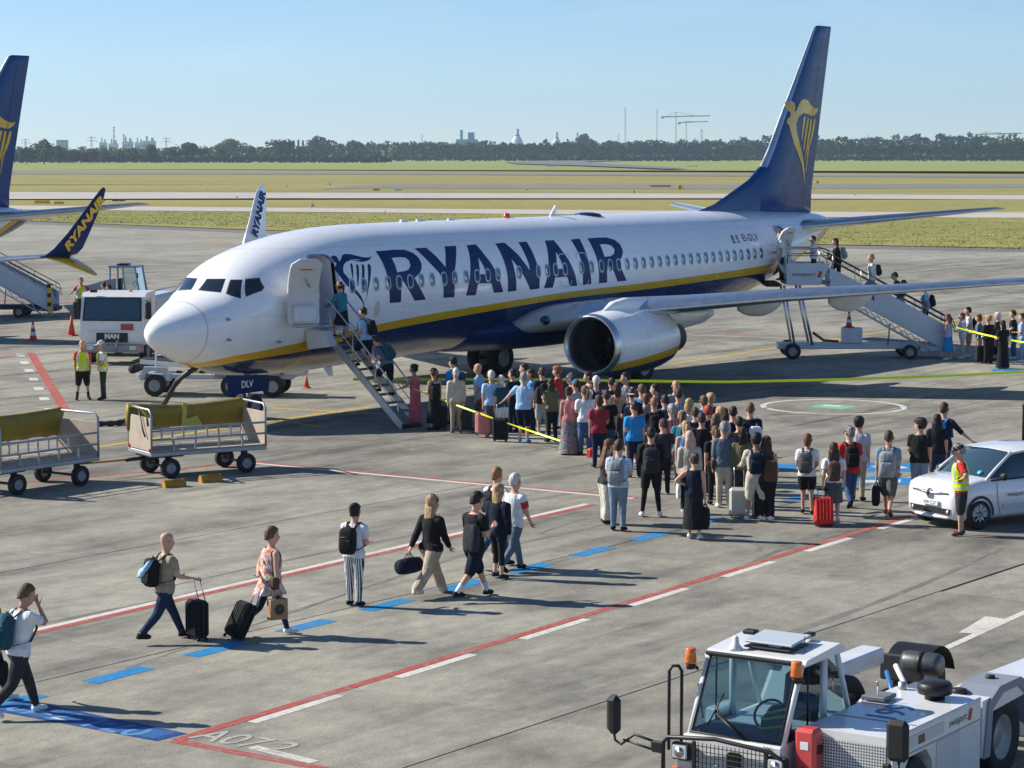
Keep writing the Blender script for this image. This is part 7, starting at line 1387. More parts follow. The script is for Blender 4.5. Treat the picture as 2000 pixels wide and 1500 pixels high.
P('in navy shirt with rolled sleeves behind the car', head=(1843,786), h=1.90, f=28, top=('half','navy'), bot=('long','dkdenim'), hair=('buzz','brown'), legs='walk', arms=('down','side'), bags=(('pack','brightblue','colourful blue backpack on the person in rolled sleeves',.8),))
P('in black tee beside the rolled navy sleeves', head=(1831,813), h=1.66, f=10, top=('short','black'), bot=('long','dkdenim'), hair=('wavy','dark'))
P('in blue cap and yellow hi-vis vest beside the white car', at=(1876,1046), h=1.78, f=-84, top=('short','red'), bot=('knee','charcoal'), hair=('short','grey'), cap=('cap','navy'), vest='lime', shoes='brown', skin=1, arms=('hip','hip'), vox=.021, hp=6, bags=())
# ---- rear stairs and the queue below them
MS = stairs.matrix_basis; RS = ms_ang
def st_pt(s, y=0.): z = 2.86 if s < 1.35 else 2.86-(s-1.35)*(2.44/4.5)+.03; return MS @ Vector((s, y, z))
ff = lambda a: a
P('in white shirt at the rear cabin door', xyz=st_pt(-.35,.0), h=1.76, f=-80, top=('short','white'), bot=('long','navy'), hair=('short','dark'))
P('in white tee on the rear stair platform', xyz=st_pt(.85,.1), h=1.60, f=-90, top=('short','white'), bot=('long','navy'), hair=('short','dark'), arms=('hold','hold'), skin=1)
P('in black clothes climbing the rear stairs', xyz=st_pt(1.75), h=1.72, f=-88, top=('long','black'), bot=('long','black'), hair=('long','brown'), legs='step', lean=10, arms=('rail','down'), bags=(('pack','grey','grey backpack on the climber in black',1.),))
P('in white shirt halfway up the rear stairs', xyz=st_pt(3.0), h=1.80, f=-90, top=('long','white'), bot=('long','ltdenim'), hair=('buzz','blond'), legs='step', bags=(('pack','navy','dark backpack on the climber in white shirt',.9),))
P('in teal cap and dark tee bending on the rear stairs', xyz=st_pt(4.1), h=1.78, f=-88, top=('short','charcoal'), bot=('long','ltdenim'), hair=('short','dark'), cap=('cap','teal'), legs='step', lean=22, arms=('rail','bag'), bags=(('pack','brown','brown backpack on the climber in teal cap',1.1),('hang','black','black bag carried up the rear stairs','r')))
P('in light blue tee low on the rear stairs', xyz=st_pt(5.0), h=1.76, f=-88, top=('short','sky'), bot=('long','navy'), hair=('short','dark'), skin=2, legs='step', bags=(('pack','black','black backpack on the climber in light blue tee',1.),))
for a in (((1853,615),1.66,'in a blue dress',-60,('none','ltblue'),('dress','brightblue',.22),('long','auburn'),'white'),((1881,613),1.66,'in white coat and cream trousers',-90,('jacket','white',-.1),('crop','cream'),('fem','auburn'),'white'),((1893,602),1.82,'in white tee with a backpack',-85,('short','white'),('knee','khaki'),('short','dark'),'white'),((1914,616),1.68,'in slate jacket and tan leggings',-70,('long','slate'),('legging','tan'),('fem','auburn'),'black'),((1932,618),1.70,'in black top and wide trousers',-30,('long','black'),('wide','black'),('curly','blond'),'black'),((1951,612),1.72,'in charcoal top and black skirt',-60,('long','charcoal'),('longskirt','black',.22),('fem','white'),'black'),((1960,628),1.66,'in long black dress',-20,('short','black'),('maxi','black',.24),('long','dark'),'white'),((1981,608),1.76,'in black tee and blue jeans',-70,('short','black'),('long','jeans'),('short','brown'),'white'),((1999,614),1.74,'in pale tee and jeans at the right frame edge',-70,('short','ltblue'),('long','ltdenim'),('short','brown'),'white')):
    hd, hh, dd, f_, tp, bt_, hr, sh_ = a
    P(dd+', rear queue', head=hd, h=hh, f=f_, top=tp, bot=bt_, hair=hr, shoes=sh_, arms=('hold','down'), vox=.026, bags=((('pack','black','dark backpack on the person in white, rear queue',1.),) if 'backpack' in dd else ((('casef','charcoal','dark suitcase at the rear queue','l'),) if 'wide' in dd else ())))
# ---- ground crew at the left
P('in red shirt, hi-vis vest and dark shorts by the lorry', at=(162,781), h=1.80, f=165, top=('short','red'), bot=('knee','black'), hair=('bald','grey'), vest='lime', skin=1, shoes='black', socks='black', legs='wide', fat=1.08)
P('in white cap, hi-vis vest and dark trousers, beside the red shirt', at=(202,781), h=1.78, f=-100, top=('short','white'), bot=('long','charcoal'), hair=('short','grey'), cap=('cap','white'), vest='lime', skin=1, arms=('hold','hold'))
P('in red shirt and hi-vis vest with arms spread behind the lorry', at=(160,622), h=1.82, f=175, top=('short','red'), bot=('long','black'), hair=('short','brown'), vest='lime', skin=1, arms=('side','side'), vox=.026)
P('in orange vest beside the loader cab', at=(205,628), h=1.72, f=-60, top=('short','maroon'), bot=('long','black'), hair=('short','dark'), vest='orange', skin=1, arms=('hold','hold'), vox=.026)
P('in yellow vest close behind the orange vest', at=(220,634), h=1.74, f=-80, top=('short','maroon'), bot=('long','black'), hair=('short','dark'), vest='lime', skin=1, arms=('hold','hold'), vox=.026, lean=12)
for hd, dd, tp, bc, hr, f_ in (((1003,724),'half hidden left of the grey cap and polo','navy','navy',('short','dark'),-40),((1078,742),'in olive top left of the coral blouse','olive','black',('long','brown'),-30),((1143,757),'in white tee right of the blue cap','white','denim',('pony','ltbrown'),-10),((1196,741),'in dark tee behind the plain black tee','charcoal','black',('short','dark'),-25),((1262,772),'in grey shirt right of the backward white cap','grey','navy',('fem','auburn'),-12),((1300,775),'in teal shirt left of the tan shoulder bag','dkteal','black',('short','dark'),-18),((1347,782),'in white shirt right of the tan shoulder bag','white','khaki',('bob','blond'),-8),((1358,800),'in navy shirt behind the sky blue cap','navy','navy',('short','brown'),4),((1398,812),'in brown top right of the black hooded top','brown','black',('wavy','ltbrown'),6),((1444,818),'in black shirt behind the slate shirt','black','black',('short','dark'),2),((1296,822),'in dark clothes behind the black hooded jacket','charcoal','black',('short','brown'),-6),((1450,838),'in dark green top between slate shirt and beige shorts','olive','charcoal',('long','dark'),8),((1240,788),'in blue tee left of the maroon check','brightblue','navy',('buzz','dark'),-10),((1170,775),'in rust top left of the plain black tee','maroon','navy',('fem','brown'),-6)):
    P(dd, head=hd, h=1.62+.2*random.random(), f=f_, top=('short' if random.random() < .7 else 'long',tp), bot=('long',bc), hair=hr, arms=(random.choice(('down','hold','phone')),random.choice(('down','hold'))), skin=random.choice((0,0,1)), vox=.026, hy=random.uniform(-30,30))
make_people()
# ---- barrier tape
M_TAPE = mat('barrier_tape', (.78,.92,.02), .45)
def tape(pts, w, label, twist=0.):
    mb = MB(); n = 40; ring = []; L = [Vector(p) for p in pts]; tot = len(L)-1
    for i in range(n+1):
        t = i/n*tot; k = min(int(t), tot-1); p = L[k].lerp(L[k+1], t-k); a = twist*math.sin(i*.35); d = (L[k+1]-L[k]).normalized(); s = d.cross(Vector((0,0,1))).normalized(); u = Vector((0,0,math.cos(a)))+s*math.sin(a); q = s*.003
        ring.append([p-u*w/2-q, p+u*w/2-q, p+u*w/2+q, p-u*w/2+q])
    mb.loft(ring, 0, False, True); o = mb.build('barrier_tape', M_TAPE); tag(o, label, 'tape', 'yellow barrier tapes'); return o
def sagline(a, b, s, n=6): return [Vector(a).lerp(Vector(b), i/n)-Vector((0,0,s*math.sin(math.pi*i/n))) for i in range(n+1)]
pe = G(1157,892); pe.z = .0
tape(sagline((sx(-4.55)+SW,-4.55,1.12), (pe.x,pe.y,.14), .05), .042, 'yellow tape from the front stair rail down to the red box', .5)
TP = [G(u, v, zz) for u, v, zz in ((690,741,1.0),(860,741,.98),(1050,741,.96),(1240,744,.95),(1420,746,.92),(1650,741,.93),(1850,734,.97),(2080,722,1.0))]
tape(TP, .075, 'long yellow tape running behind the queue past the engine', .3)
e1 = MS @ Vector((5.72,-.95,1.25)); f1 = G(2060,735); f1.z = 1.0; tape(sagline(e1, f1, .08), .055, 'yellow tape from the rear stairs to the right frame edge', .4)
t = empty('tape_reel', pe); tag(t, 'red tape reel case on the ground at the end of the yellow tape', 'tape reel')
part('case', mat('reel_red', (.62,.05,.04), .4, var=.1), t, lambda m: m.box((0,0,.11), (.20,.22,.20), rotz(R(40)), b=.03)); part('slot', M_BLK, t, lambda m: m.box((-.06,.08,.13), (.06,.06,.08), rotz(R(40)), b=.01)); part('foot_plate', mat('reel_red', (.62,.05,.04), .4), t, lambda m: m.box((0,0,.008), (.34,.34,.016), rotz(R(40)), b=.004))
t = empty('queue_post', G(1999,866)); tag(t, 'dark post standing behind the white car at the right edge', 'post'); part('post', M_DRK, t, lambda m: m.lathe([(.045,0),(.045,.95),(.06,.96),(.06,1.05)], n=14)); part('base', M_RUB, t, lambda m: m.lathe([(.18,0),(.18,.04),(.06,.07)], n=18))
# ================================================================== FAR SCENERY
def leaf_mat(name, a, b):
    t = NT(name); geo = t.new('NewGeometry'); n = t.noise(geo.outputs['Position'], .35, 4, .7); oi = t.new('ObjectInfo')
    c = t.mix(t.rng(n, .3, .7, 0, 1), a, b); c = t.mix(1., c, t.rng(oi.outputs['Random'], 0, 1, .7, 1.3), 'MULTIPLY')
    t.link(c, t.b.inputs['Base Color']); t.b.inputs['Roughness'].default_value = .85; t.b.inputs['Specular IOR Level'].default_value = .15
    return t.m
M_LEAF = [leaf_mat('foliage_dark', (.042,.072,.020), (.075,.115,.030)), leaf_mat('foliage_mid', (.065,.10,.026), (.11,.14,.04)), leaf_mat('foliage_autumn', (.085,.075,.025), (.14,.09,.035))]
M_BARK = mat('bark', (.09,.065,.045), .9, var=.3)
def clump_tree(rng, h, w, leaves=420, ls=.55, shape='round'):
    """leafy crown of small faces in clumps, plus trunk; returns (crown MB, trunk MB)"""
    cr = MB(); tr = MB(); V = []; F = []
    if shape == 'poplar': cl = [(0,0,h*(.18+.8*k/9), w*.30*(1-.6*abs(k/9-.45))) for k in range(10)]
    else:
        cl = []
        for k in range(11):
            a = rng.uniform(0, 6.28); rr = w*.36*math.sqrt(rng.random()); z = h*(.32+.52*rng.random())
            cl.append((rr*math.cos(a), rr*math.sin(a), z, w*(.16+.14*rng.random())))
        cl.append((0,0,h*.82,w*.2)); cl.append((0,0,h*.5,w*.32)); cl.append((w*.2,0,h*.3,w*.2)); cl.append((-w*.2,0,h*.3,w*.2))
    for i in range(leaves):
        cx, cy, cz, r = cl[i % len(cl)]
        d = Vector((rng.gauss(0,1), rng.gauss(0,1), rng.gauss(0,1))).normalized(); q = r*(.72+.36*rng.random())
        p = Vector((cx,cy,cz)) + Vector((d.x*q, d.y*q, d.z*q*.85)); s = ls*(.7+.7*rng.random())
        n = (d+Vector((rng.gauss(0,.5),rng.gauss(0,.5),rng.gauss(0,.5)+.3))).normalized(); a = n.orthogonal().normalized(); b = n.cross(a); th = rng.random()*6.28
        a, b = a*math.cos(th)+b*math.sin(th), b*math.cos(th)-a*math.sin(th); k = len(V)
        V += [p-a*s-b*s*.6, p+a*s-b*s*.5, p+a*s*.8+b*s*.7, p-a*s*.7+b*s*.6+n*s*.3]; F.append([k,k+1,k+2,k+3])
    cr.add(V, F)
    tr.tube([(0,0,-.5),(0,0,h*.25),(w*.03,0,h*.5),(w*.02,w*.02,h*.8)], [h*.028,h*.022,h*.015,h*.004], 6)
    for k in range(4):
        a = 1.57*k+.4; tr.tube([(0,0,h*(.28+.07*k)), (w*.18*math.cos(a), w*.18*math.sin(a), h*(.45+.08*k)), (w*.3*math.cos(a), w*.3*math.sin(a), h*(.55+.09*k))], [h*.012,h*.008,h*.003], 5)
    return cr, tr
rng = random.Random(11)
PROTO = []
for i, (shape, lv) in enumerate((('round',900),('round',900),('round',900),('poplar',500),('round',900))):
    c, t_ = clump_tree(rng, 10, 10 if shape == 'round' else 3.4, lv, .52 if shape == 'round' else .4, shape)
    PROTO.append((c.build('crown_proto', M_LEAF[i % 2 if i < 4 else 2]).data, t_.build('trunk_proto', M_BARK).data))
for o in [o for o in bpy.data.objects if o.name.startswith(('crown_proto','trunk_proto'))]: bpy.data.objects.remove(o)
crown_alt = {}
def tree(u, vb, hp, wp, kind, label, m=None, dist=None):
    """tree whose foot shows at (u, vb) on the far field, hp pixels tall, wp wide"""
    p = G(u, vb) if dist is None else AT(u, vb, dist); k = hpx(p); h, w = hp*k, wp*k
    t = empty('tree', (p.x, p.y, -.4)); tag(t, label, 'tree', 'trees along the far edge of the airfield')
    cm, tm = PROTO[kind]
    if m is not None:
        key = (kind, m)
        if key not in crown_alt: crown_alt[key] = cm.copy(); crown_alt[key].materials.clear(); crown_alt[key].materials.append(M_LEAF[m])
        cm = crown_alt[key]
    base = 3.4 if kind == 3 else 10
    c = link('crown', cm, t); c.scale = (w/base*1.1, w/base*1.1, h/10); q = link('trunk', tm, t); q.scale = c.scale
    t.rotation_euler = (0,0,rng.random()*6.28)
    return t
TREES = [(52,319,33,34,0,0,'dark round tree at the left end of the far tree line'),(86,319,49,48,1,1,'tall pale green tree rising near the left end of the far tree line'),(116,318,34,32,2,0,'dark tree right of the tall pale tree at the far left'),
(143,318,27,32,4,2,'small russet tree below the pylon on the skyline'),(176,318,29,34,4,2,'broad russet tree under the two chimneys'),(204,317,27,28,0,2,'russet tree just right of the broad russet one'),(233,317,27,28,1,0,'dark tree below the taller chimney'),(263,317,29,30,2,1,'green tree below the thinner chimney'),
(296,317,36,32,0,0,'dense upright dark tree below the pale factory blocks'),(331,316,30,38,1,1,'low spreading tree right of the dense upright one'),(363,316,38,46,2,0,'wide dark tree between the low hedge gaps'),(397,316,28,30,4,1,'small light tree beside the wide dark one'),(430,316,27,42,1,0,'long low tree clump left of the blue-green rise'),
(452,313,42,58,2,1,'broad hazy tree standing behind the front row'),(487,315,32,30,0,0,'upright dark tree beside the broad hazy one'),(518,315,27,28,1,1,'small rounded tree left of the tall oak'),(549,314,43,48,0,0,'tall spreading tree left of the four poplars'),
(587,314,29,32,2,1,'short tree under the poplars'),(623,313,49,64,1,0,'biggest dark tree in the far tree line'),(663,313,34,34,0,1,'mid tree right of the biggest dark tree'),(692,313,39,36,2,0,'tall dark tree left of the white striped hut'),
(775,312,34,44,1,1,'pale broad tree right of the white striped hut'),(833,311,36,28,0,0,'dark tree poking above the wood below the lattice tower'),(1142,309,48,36,2,0,'dark tree standing above the wood beside the domes'),
(565,313,40,7,3,0,'first of the four thin poplars'),(574,313,38,7,3,0,'second of the four thin poplars'),(583,313,39,7,3,1,'third of the four thin poplars'),(592,313,38,7,3,0,'last of the four thin poplars'),
(20,319,30,34,2,1,'tree partly hidden by the blue tail fin at the left'),(-14,319,33,36,0,0,'dark tree beyond the left frame edge'),(722,313,24,24,4,1,'small tree beside the white striped hut')]
for u, vb, hp, wp, kd, m, lb in TREES: tree(u, vb, hp, wp, kd, lb, m)
# wood: one mass of leaf clumps
nr = np.random.default_rng(5)
def wood(name, rows, label, m, ls=1.4):
    V = []
    for (u0, u1, step, dist, top0, top1, nleaf) in rows:
        u = u0
        while u < u1:
            t = (u-u0)/(u1-u0); p = AT(u, 300, dist); k = dist/FPX; zt = CAM.z-(top0+(top1-top0)*t-298.2)*k; zt *= nr.uniform(.80,1.12)
            w = step*k*nr.uniform(.75,1.2); n = nleaf
            d = nr.normal(size=(n,3)); d /= np.linalg.norm(d, axis=1)[:,None]; q = nr.uniform(.55,1.05,size=(n,1))
            zz = nr.uniform(.05,1,size=n)**.8; prof = np.sqrt(np.clip(1-(zz*1.02-.12)**3, .03, 1))
            P = np.stack([p.x+d[:,0]*w*prof*q[:,0], p.y+d[:,1]*w*prof*q[:,0], zz*zt], 1) + nr.normal(scale=ls*.5, size=(n,3))
            a = nr.normal(size=(n,3)); a /= np.linalg.norm(a, axis=1)[:,None]; b = np.cross(a, d+nr.normal(scale=.4,size=(n,3))); b /= np.linalg.norm(b, axis=1)[:,None]
            s = ls*nr.uniform(.6,1.5,size=(n,1))
            V.append(np.stack([P-a*s-b*s*.6, P+a*s-b*s*.5, P+a*s*.8+b*s*.7, P-a*s*.7+b*s*.6], 1).reshape(-1,3)); u += step*nr.uniform(.6,1.2)
    V = np.concatenate(V); n = len(V)//4; me = bpy.data.meshes.new(name)
    me.vertices.add(len(V)); me.vertices.foreach_set('co', V.ravel()); me.loops.add(4*n); me.loops.foreach_set('vertex_index', np.arange(4*n)); me.polygons.add(n); me.polygons.foreach_set('loop_start', np.arange(n)*4)
    me.update(); me.validate(); me.materials.append(m); return tag(link(name, me), label, 'wood', None, 'stuff')
wood('pine_wood', [(700,1460,9,2650,283,280,150),(700,1460,11,2850,281,276,110),(1400,2120,8,2500,284,279,170),(1440,2120,12,2800,271,264,170)], 'dense dark green wood along the horizon right of centre', M_LEAF[0])
wood('hedge', [(-60,760,7,1950,306,306,60),(-60,740,14,2300,290,288,110),(700,2100,7,2300,305,303,40)], 'low hedge and undergrowth along the foot of the far trees', M_LEAF[1], 1.0)

# ---- skyline
M_SKW = mat('render_white', (.62,.64,.66), .8, var=.08, scale=.05); M_SKB = mat('blue_grey_cladding', (.30,.40,.52), .7, var=.1, scale=.05); M_SKT = mat('teal_cladding', (.12,.33,.40), .6, var=.2, scale=.08); M_SKG = mat('grey_steel_far', (.30,.33,.36), .6, .3); M_WIN = mat('far_window', (.10,.14,.19), .2)
def far_base(u, dist): p = AT(u, 300, dist); return Vector((p.x, p.y, 0))
FROT = Matrix.Rotation(YAW, 3, 'Z')            # local x = away from the camera, y = to the left
def block(name, u, dist, wpx, vtop, label, m, cat='building', rows=0, cols=0, group=None, depth=.6, roofbits=()):
    k = dist/FPX; h = CAM.z-(vtop-298.2)*k; w = wpx*k; b = far_base(u, dist); t = empty(name, b, YAW); tag(t, label, cat, group)
    mb = MB(); mb.box((0,0,h/2), (w*depth,w,h)); wl = mb.build('wall', m, t)
    mb = MB(); mb.box((0,0,h+.25), (w*depth+.6,w+.6,.5)); mb.build('roof', M_SKG, t)
    for r in range(rows):
        for c in range(cols):
            mb = MB(); mb.box((-w*depth/2-.06, -w/2+w*(c+.5)/cols, h*(r+.6)/(rows+.2)), (.12,w/cols*.5,h/(rows+.2)*.45)); mb.build('window', M_WIN, wl)
    for dy, bw, bh in roofbits:
        mb = MB(); mb.box((0,w*dy,h+.5+bh/2), (w*.2,w*bw,bh)); mb.build('roof_unit', m, t)
    return t, h
block('tower_block', 122, 4200, 21, 274, 'pale blue tower block on the skyline at the far left', M_SKB, rows=5, cols=4)
for i, (u, w, vt, lb) in enumerate(((202,14,279,'low white factory block left of the tall chimney'),(222,18,281,'white factory block at the foot of the tall chimney'),(250,20,277,'white factory block beside the thin chimney'),(272,16,279,'grey white factory block with roof units'),(292,24,276,'rightmost pale factory block behind the trees'))):
    block('factory_block', u, 4600, w, vt, lb, M_SKW if i % 2 else mat('pale_cladding', (.50,.55,.60), .8, var=.1, scale=.05), rows=2, cols=4, group='factory blocks on the skyline', roofbits=((-.25,.2,6),(.2,.15,9)))
block('process_building', 912, 4200, 42, 273, 'teal process building above the wood', M_SKT, rows=2, cols=6, roofbits=((-.2,.3,12),(.25,.12,16)))
block('office_block', 1530, 4200, 14, 276, 'small blue building behind the lattice masts', M_SKB, rows=3, cols=3) if False else None
def mast(name, u, dist, vtop, wpx, label, cat, lattice=True, m=M_SKG, rings=()):
    k = dist/FPX; h = CAM.z-(vtop-298.2)*k; w = wpx*k; t = empty(name, far_base(u, dist), YAW); tag(t, label, cat)
    mb = MB()
    if lattice:
        for sx in (-1,1):
            for sy in (-1,1): mb.tube([(sx*w/2,sy*w/2,0),(sx*w*.3,sy*w*.3,h)], w*.10, 4, sm=False)
        n = max(6, int(h/(w*2.4)))
        for q in range(n):
            z0, z1 = h*q/n, h*(q+1)/n; f0 = .5-.2*q/n; f1 = .5-.2*(q+1)/n; s = 1 if q % 2 else -1
            for sy in (-1,1): mb.tube([(s*w*f0,sy*w*f0,z0),(-s*w*f1,sy*w*f1,z1)], w*.06, 4, sm=False); mb.tube([(sy*w*f0,s*w*f0,z0),(sy*w*f1,-s*w*f1,z1)], w*.06, 4, sm=False)
        o = mb.build('lattice', m, t); o['kind'] = 'stuff'
    else:
        mb.lathe([(w*.5,0),(w*.42,h*.6),(w*.36,h)], n=14); mb.build('shaft', m, t)
        for z in rings:
            mb = MB(); mb.lathe([(w*.6,-1),(w*.6,1)], (0,0,h*z), n=14); mb.build('ring', mat('red_ring', (.5,.1,.08), .7), t)
    return t, h, w
t, h, w = mast('chimney', 223, 4600, 248, 3.2, 'taller of the two chimneys at the left skyline', 'chimney', False, mat('chimney_grey', (.40,.36,.36), .8), (.7,.85,.98))
t, h, w = mast('chimney', 242, 4600, 261, 3.0, 'shorter chimney beside the factory blocks', 'chimney', False, mat('chimney_grey', (.40,.36,.36), .8), (.75,.9))
def pylon(u, dist, vtop, label):
    t, h, w = mast('power_pylon', u, dist, vtop, 3.0, label, 'pylon')
    for z, s in ((.97,9),(.80,11)):
        mb = MB(); a = s*dist/FPX*.5*2
        mb.tube([(0,-a,h*z-2),(0,-a*.5,h*z),(0,a*.5,h*z),(0,a,h*z-2)], .5, 4); mb.build('cross_arm', M_SKG, t)
pylon(179, 4300, 267, 'power pylon on the skyline left of the chimneys'); pylon(50, 4300, 272, 'small pylon showing just right of the blue tail fin'); pylon(325, 4300, 269, 'faint pylon right of the factory blocks')
def digester(u, dist, vtop, wpx, label):
    k = dist/FPX; H = CAM.z-(vtop-298.2)*k; w = wpx*k; t = empty('digester_tower', far_base(u, dist), YAW); tag(t, label, 'silo', 'pale domed towers above the wood')
    mb = MB(); mb.lathe([(w*.48,0),(w*.5,H*.35),(w*.46,H*.52),(w*.30,H*.68),(w*.17,H*.75)], n=24); mb.build('dome', M_SKW, t)
    mb = MB(); mb.lathe([(w*.20,H*.74),(w*.20,H*.80),(w*.15,H*.80),(w*.15,H)], n=16); mb.build('head_house', M_SKB, t)
    mb = MB(); mb.box((0,-w*.75,H*.22), (w*.5,w*.9,H*.44)); mb.build('annexe', M_SKW, t)
digester(1010, 4200, 252, 25, 'left and tallest pale domed tower above the wood'); digester(1087, 4300, 258, 20, 'middle pale domed tower above the wood'); digester(1127, 4400, 259, 15, 'rightmost domed tower half behind a dark tree')
mast('lattice_mast', 1221, 3900, 210, 3.0, 'tall lattice mast left of the slim red mast', 'mast'); mast('lattice_mast', 1283, 3900, 213, 2.2, 'slim lattice mast left of the two cranes', 'mast'); mast('lattice_tower', 1370, 3900, 252, 4, 'short lattice tower right of the two cranes', 'mast'); mast('lattice_mast', 824, 4000, 263, 2.6, 'small lattice mast above the wood right of the hut', 'mast'); mast('lattice_mast', 1208, 4000, 262, 3, 'stubby mast beside the tall lattice mast', 'mast')
def crane(u, dist, vtop, vj, jl, jr, label, m):
    t, h, w = mast('tower_crane', u, dist, vtop, 2.6, label, 'crane', True, m); k = dist/FPX; zj = CAM.z-(vj-298.2)*k
    mb = MB(); mb.tube([(0,(u-jl)*k,zj),(0,-(jr-u)*k,zj+2)], 1.0, 5, sm=False); mb.build('jib', m, t)
    mb = MB(); mb.tube([(0,(u-jl)*k*.8,zj),(0,0,h)], .3, 4); mb.build('tie_bar', m, t); mb = MB(); mb.tube([(0,0,h),(0,-(jr-u)*k*.6,zj+1.5)], .3, 4); mb.build('tie_bar', m, t)
    mb = MB(); mb.box((0,(u-jl)*k*.9,zj-1), (2,5,3)); mb.build('counterweight', M_SKG, t)
M_CRY = mat('crane_yellow', (.45,.36,.22), .6); crane(1320, 3900, 219, 229, 1291, 1386, 'taller tower crane with a long jib', M_SKG); crane(1340, 4000, 237, 240, 1325, 1383, 'lower pale yellow tower crane', M_CRY); crane(1925, 3900, 258, 263, 1905, 1996, 'tower crane over the wood at the right edge', M_SKG)
# hut, vehicles and small airfield furniture
def small(name, u, v, wpx, hpx_, label, cat, mats, build, group=None, rz=0.):
    p = G(u, v); k = hpx(p); t = empty(name, p, YAW+rz); tag(t, label, cat, group); build(t, wpx*k, hpx_*k); return t
def hut(t, w, h):
    mb = MB(); mb.box((0,0,h/2), (w*.6,w,h)); wl = mb.build('wall', mat('hut_grey', (.32,.34,.37), .7), t)
    for i in range(5):
        mb = MB(); mb.box((-w*.31,-w*.42+w*.21*i,h*.5), (w*.04,w*.10,h)); mb.build('white_panel', M_SKW, wl)
    mb = MB(); mb.box((0,0,h*1.03), (w*.66,w*1.05,h*.06)); mb.build('roof', M_SKG, t)
    for y in (-.3,.35):
        mb = MB(); mb.tube([(0,w*y,h),(0,w*y,h*1.9)], .08, 5); mb.build('aerial', M_SKG, t)
small('equipment_hut', 735, 313, 33, 19, 'white and grey striped equipment hut before the far trees', 'hut', None, hut)
def van(t, w, h):
    mb = MB(); mb.box((0,0,h*.55), (w*.4,w,h*.8), b=h*.12); mb.build('body', M_SKW, t)
    mb = MB(); mb.box((-w*.2,w*.32,h*.7), (w*.03,w*.25,h*.3)); mb.build('window', M_WIN, t)
    for y in (-.3,.3):
        mb = MB(); mb.lathe([(h*.2,-.15),(h*.2,.15)], (-w*.2,w*y,h*.2), (1,0,0), 10); mb.build('wheel', M_RUB, t)
for u, v, w, h, lb in ((613,314.5,21,6,'white lorry on the far road before the biggest tree'),(1639,305,16,6,'white van on the far road nearest the tail fin'),(1765,305.5,14,6,'white van on the far road in the middle right'),(1812,305.5,12,4,'low white car on the far road by the lamp posts'),(1425,305,20,5,'long pale van on the far road before the wood'),(1935,305.5,10,4,'car on the far road at the far right')):
    small('van', u, v, w, h, lb, 'van', None, van, 'vehicles on the far road')
def sign(col):
    def f(t, w, h):
        mb = MB(); mb.box((0,0,h*.62), (.25,w,h*.76), b=.03); mb.build('panel', mat(*col), t)
        for y in (-.35,.35):
            mb = MB(); mb.box((.0,w*y,h*.12), (.12,.12,h*.24)); mb.build('leg', M_DRK, t)
    return f
YS = sign(('sign_yellow', (.75,.50,.01), .5)); WS = sign(('sign_white', (.70,.70,.68), .5)); RS = sign(('sign_red', (.55,.22,.16), .5)); DS = sign(('sign_dark', (.10,.09,.03), .5))
for u, v, w, h, f, lb in ((82,399,31,8,YS,'long yellow taxiway sign behind the blue wing tip'),(115,400,19,7,YS,'short yellow taxiway sign right of the long one'),(226,394,14,5,DS,'dark taxiway sign facing away beyond the tailplane'),(239,394,10,5,DS,'smaller dark sign beside the first dark one'),(735,373.5,13,5,RS,'red and white sign left of the white sign board'),(777,373.5,16,5,WS,'white sign board before the asphalt taxiway'),(1029,372.5,8,5,WS,'small white box sign in mid airfield'),(1290,366.5,40,5,RS,'long pale red sign on the asphalt taxiway'),(1596,359,7,6,YS,'small yellow sign right of the tail fin'),(763,311.5,4,9,YS,'tiny yellow board beside the striped hut'),(1258,307.5,5,8,YS,'tiny yellow board before the wood'),(1238,312,9,4,WS,'pale box at the bend of the far taxiway'),(1074,326,14,3,WS,'low white board on the far green'),(1352,326,22,3,WS,'low white board right of the far bend')):
    small('airfield_sign', u, v, w, h, lb, 'sign', None, f)
ORD = ['first','second','third','fourth','fifth','sixth','seventh','eighth','ninth','tenth','last']; LPN = [450,520,648,963,1120,1290,1406,1643,1765,1887,1942]
MK = ['marker light beside the start of the asphalt taxiway','white marker cabinet in the strip above the aircraft nose','marker light on the taxiway edge above the white winglet','marker light on the narrow taxiway above the cabin roof','marker cabinet left of the yellow equipment frame','marker light on the narrow taxiway left of the tail fin','small marker beside the long pale red sign','marker light on the apron edge left of the white winglet','marker light on the wide taxiway above the winglet tip','marker light on the wide taxiway between wing tips','marker light on the taxiway right of the tail fin','marker light on the narrow taxiway by the blade antenna']
def postbox(t, w, h):
    mb = MB(); mb.box((0,0,h*.35), (w*.5,w,h*.7), b=.05); mb.build('cabinet', mat('cabinet_grey', (.45,.45,.44), .6), t)
    mb = MB(); mb.tube([(0,0,h*.7),(0,0,h)], w*.12, 6); mb.build('light', M_DRK, t)
for i, (u, v, w, h) in enumerate(((644,363,4,7),(610,405,7,9),(463,387.5,4,5),(752,416,4,5),(1238,378,5,7),(1500,412,4,5),(1268,365.5,4,4),(210,433.5,4,4),(560,366,4,4),(405,372,4,4),(1670,382.5,3,4),(1015,408.5,4,4))):
    small('marker_cabinet', u, v, w, h, MK[i], 'cabinet', None, postbox, 'marker lights in the grass')
def equip(t, w, h):
    mb = MB(); mb.box((0,0,h*.3), (w*.3,w*.5,h*.6), b=.1); mb.build('cabinet', mat('equip_yellow', (.55,.42,.03), .6), t)
    for y in (-.5,0,.5):
        mb = MB(); mb.tube([(0,w*y,0),(0,w*y*.6,h)], w*.03, 5); mb.build('leg', mat('equip_yellow', (.55,.42,.03), .6), t)
small('survey_equipment', 1327, 371, 18, 16, 'yellow equipment frame beside the long pale red sign', 'equipment', None, equip)
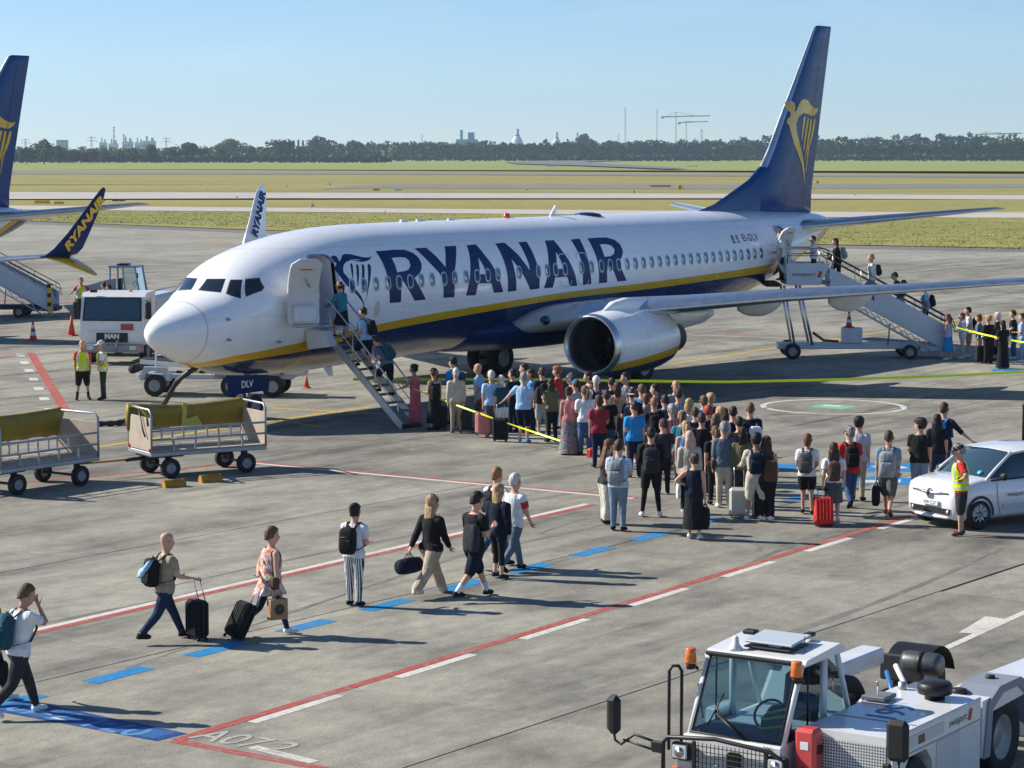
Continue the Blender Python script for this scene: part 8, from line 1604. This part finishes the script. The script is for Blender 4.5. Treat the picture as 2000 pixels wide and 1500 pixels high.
def lamp(t, w, h):
    mb = MB(); mb.tube([(0,0,0),(0,0,h)], w*.06, 6); mb.build('pole', M_SKG, t)
    mb = MB(); mb.box((-.3,0,h), (.8,.3,.15)); mb.build('lamp_head', M_SKG, t)
for u, h in ((450,26),(520,18),(648,24),(963,30),(1120,26),(1290,24),(1406,24),(1643,26),(1765,28),(1887,30),(1942,26)):
    small('lamp_post', u, 312 if u < 900 else 307, 4, h, ORD[LPN.index(u)]+' thin lamp post from the left along the far airfield road', 'lamp post', None, lamp, 'lamp posts along the far road')
# grass tufts: fine blades along the near verge
V = []; rg = np.random.default_rng(3)
for _ in range(4200):
    u = rg.uniform(-30,2030); lo = 432+ (u-63)*.0297; hi = 409+u*.0095; v = hi+(lo-hi)*rg.uniform(0,1)**.8
    p = G(u, v); 
    for q in range(5):
        a = rg.uniform(0,6.28); l = rg.uniform(.03,.10); c = np.array([p.x+rg.normal(0,.5), p.y+rg.normal(0,.5), .04]); d = np.array([math.cos(a),math.sin(a),0])
        V += [c-d*.08, c+d*.08, c+d*rg.normal(0,.12)+[rg.normal(0,.08),rg.normal(0,.08),l]]
mb = MB(); mb.v = [tuple(x) for x in V]; mb.f = [[3*i,3*i+1,3*i+2] for i in range(len(V)//3)]; mb.m = [0]*len(mb.f); mb.s = [False]*len(mb.f)
tag(mb.build('grass_tufts', mat('grass_blade', (.26,.25,.08), .9, var=.4, scale=.3), fix=False), 'rough grass tufts on the verge behind the apron', 'grass', None, 'stuff')
# ================================================================== AIR
def haze():
    mb = MB(); L = 6500; c = CAM + _f.xy.normalized().to_3d()*(L/2-60); mb.box((c.x,c.y,74), (L,L,152), rotz(YAW))
    m = bpy.data.materials.new('haze_air'); m.use_nodes = True; n = m.node_tree.nodes; n.remove(n['Principled BSDF'])
    v = n.new('ShaderNodeVolumePrincipled'); v.inputs['Color'].default_value = (.62,.82,1,1); v.inputs['Density'].default_value = HAZE; v.inputs['Anisotropy'].default_value = .3
    m.node_tree.links.new(v.outputs[0], n['Material Output'].inputs['Volume'])
    tag(mb.build('haze', m), 'thin pale air between the camera and the horizon', 'haze', None, 'stuff')
HAZE = .000085
haze()
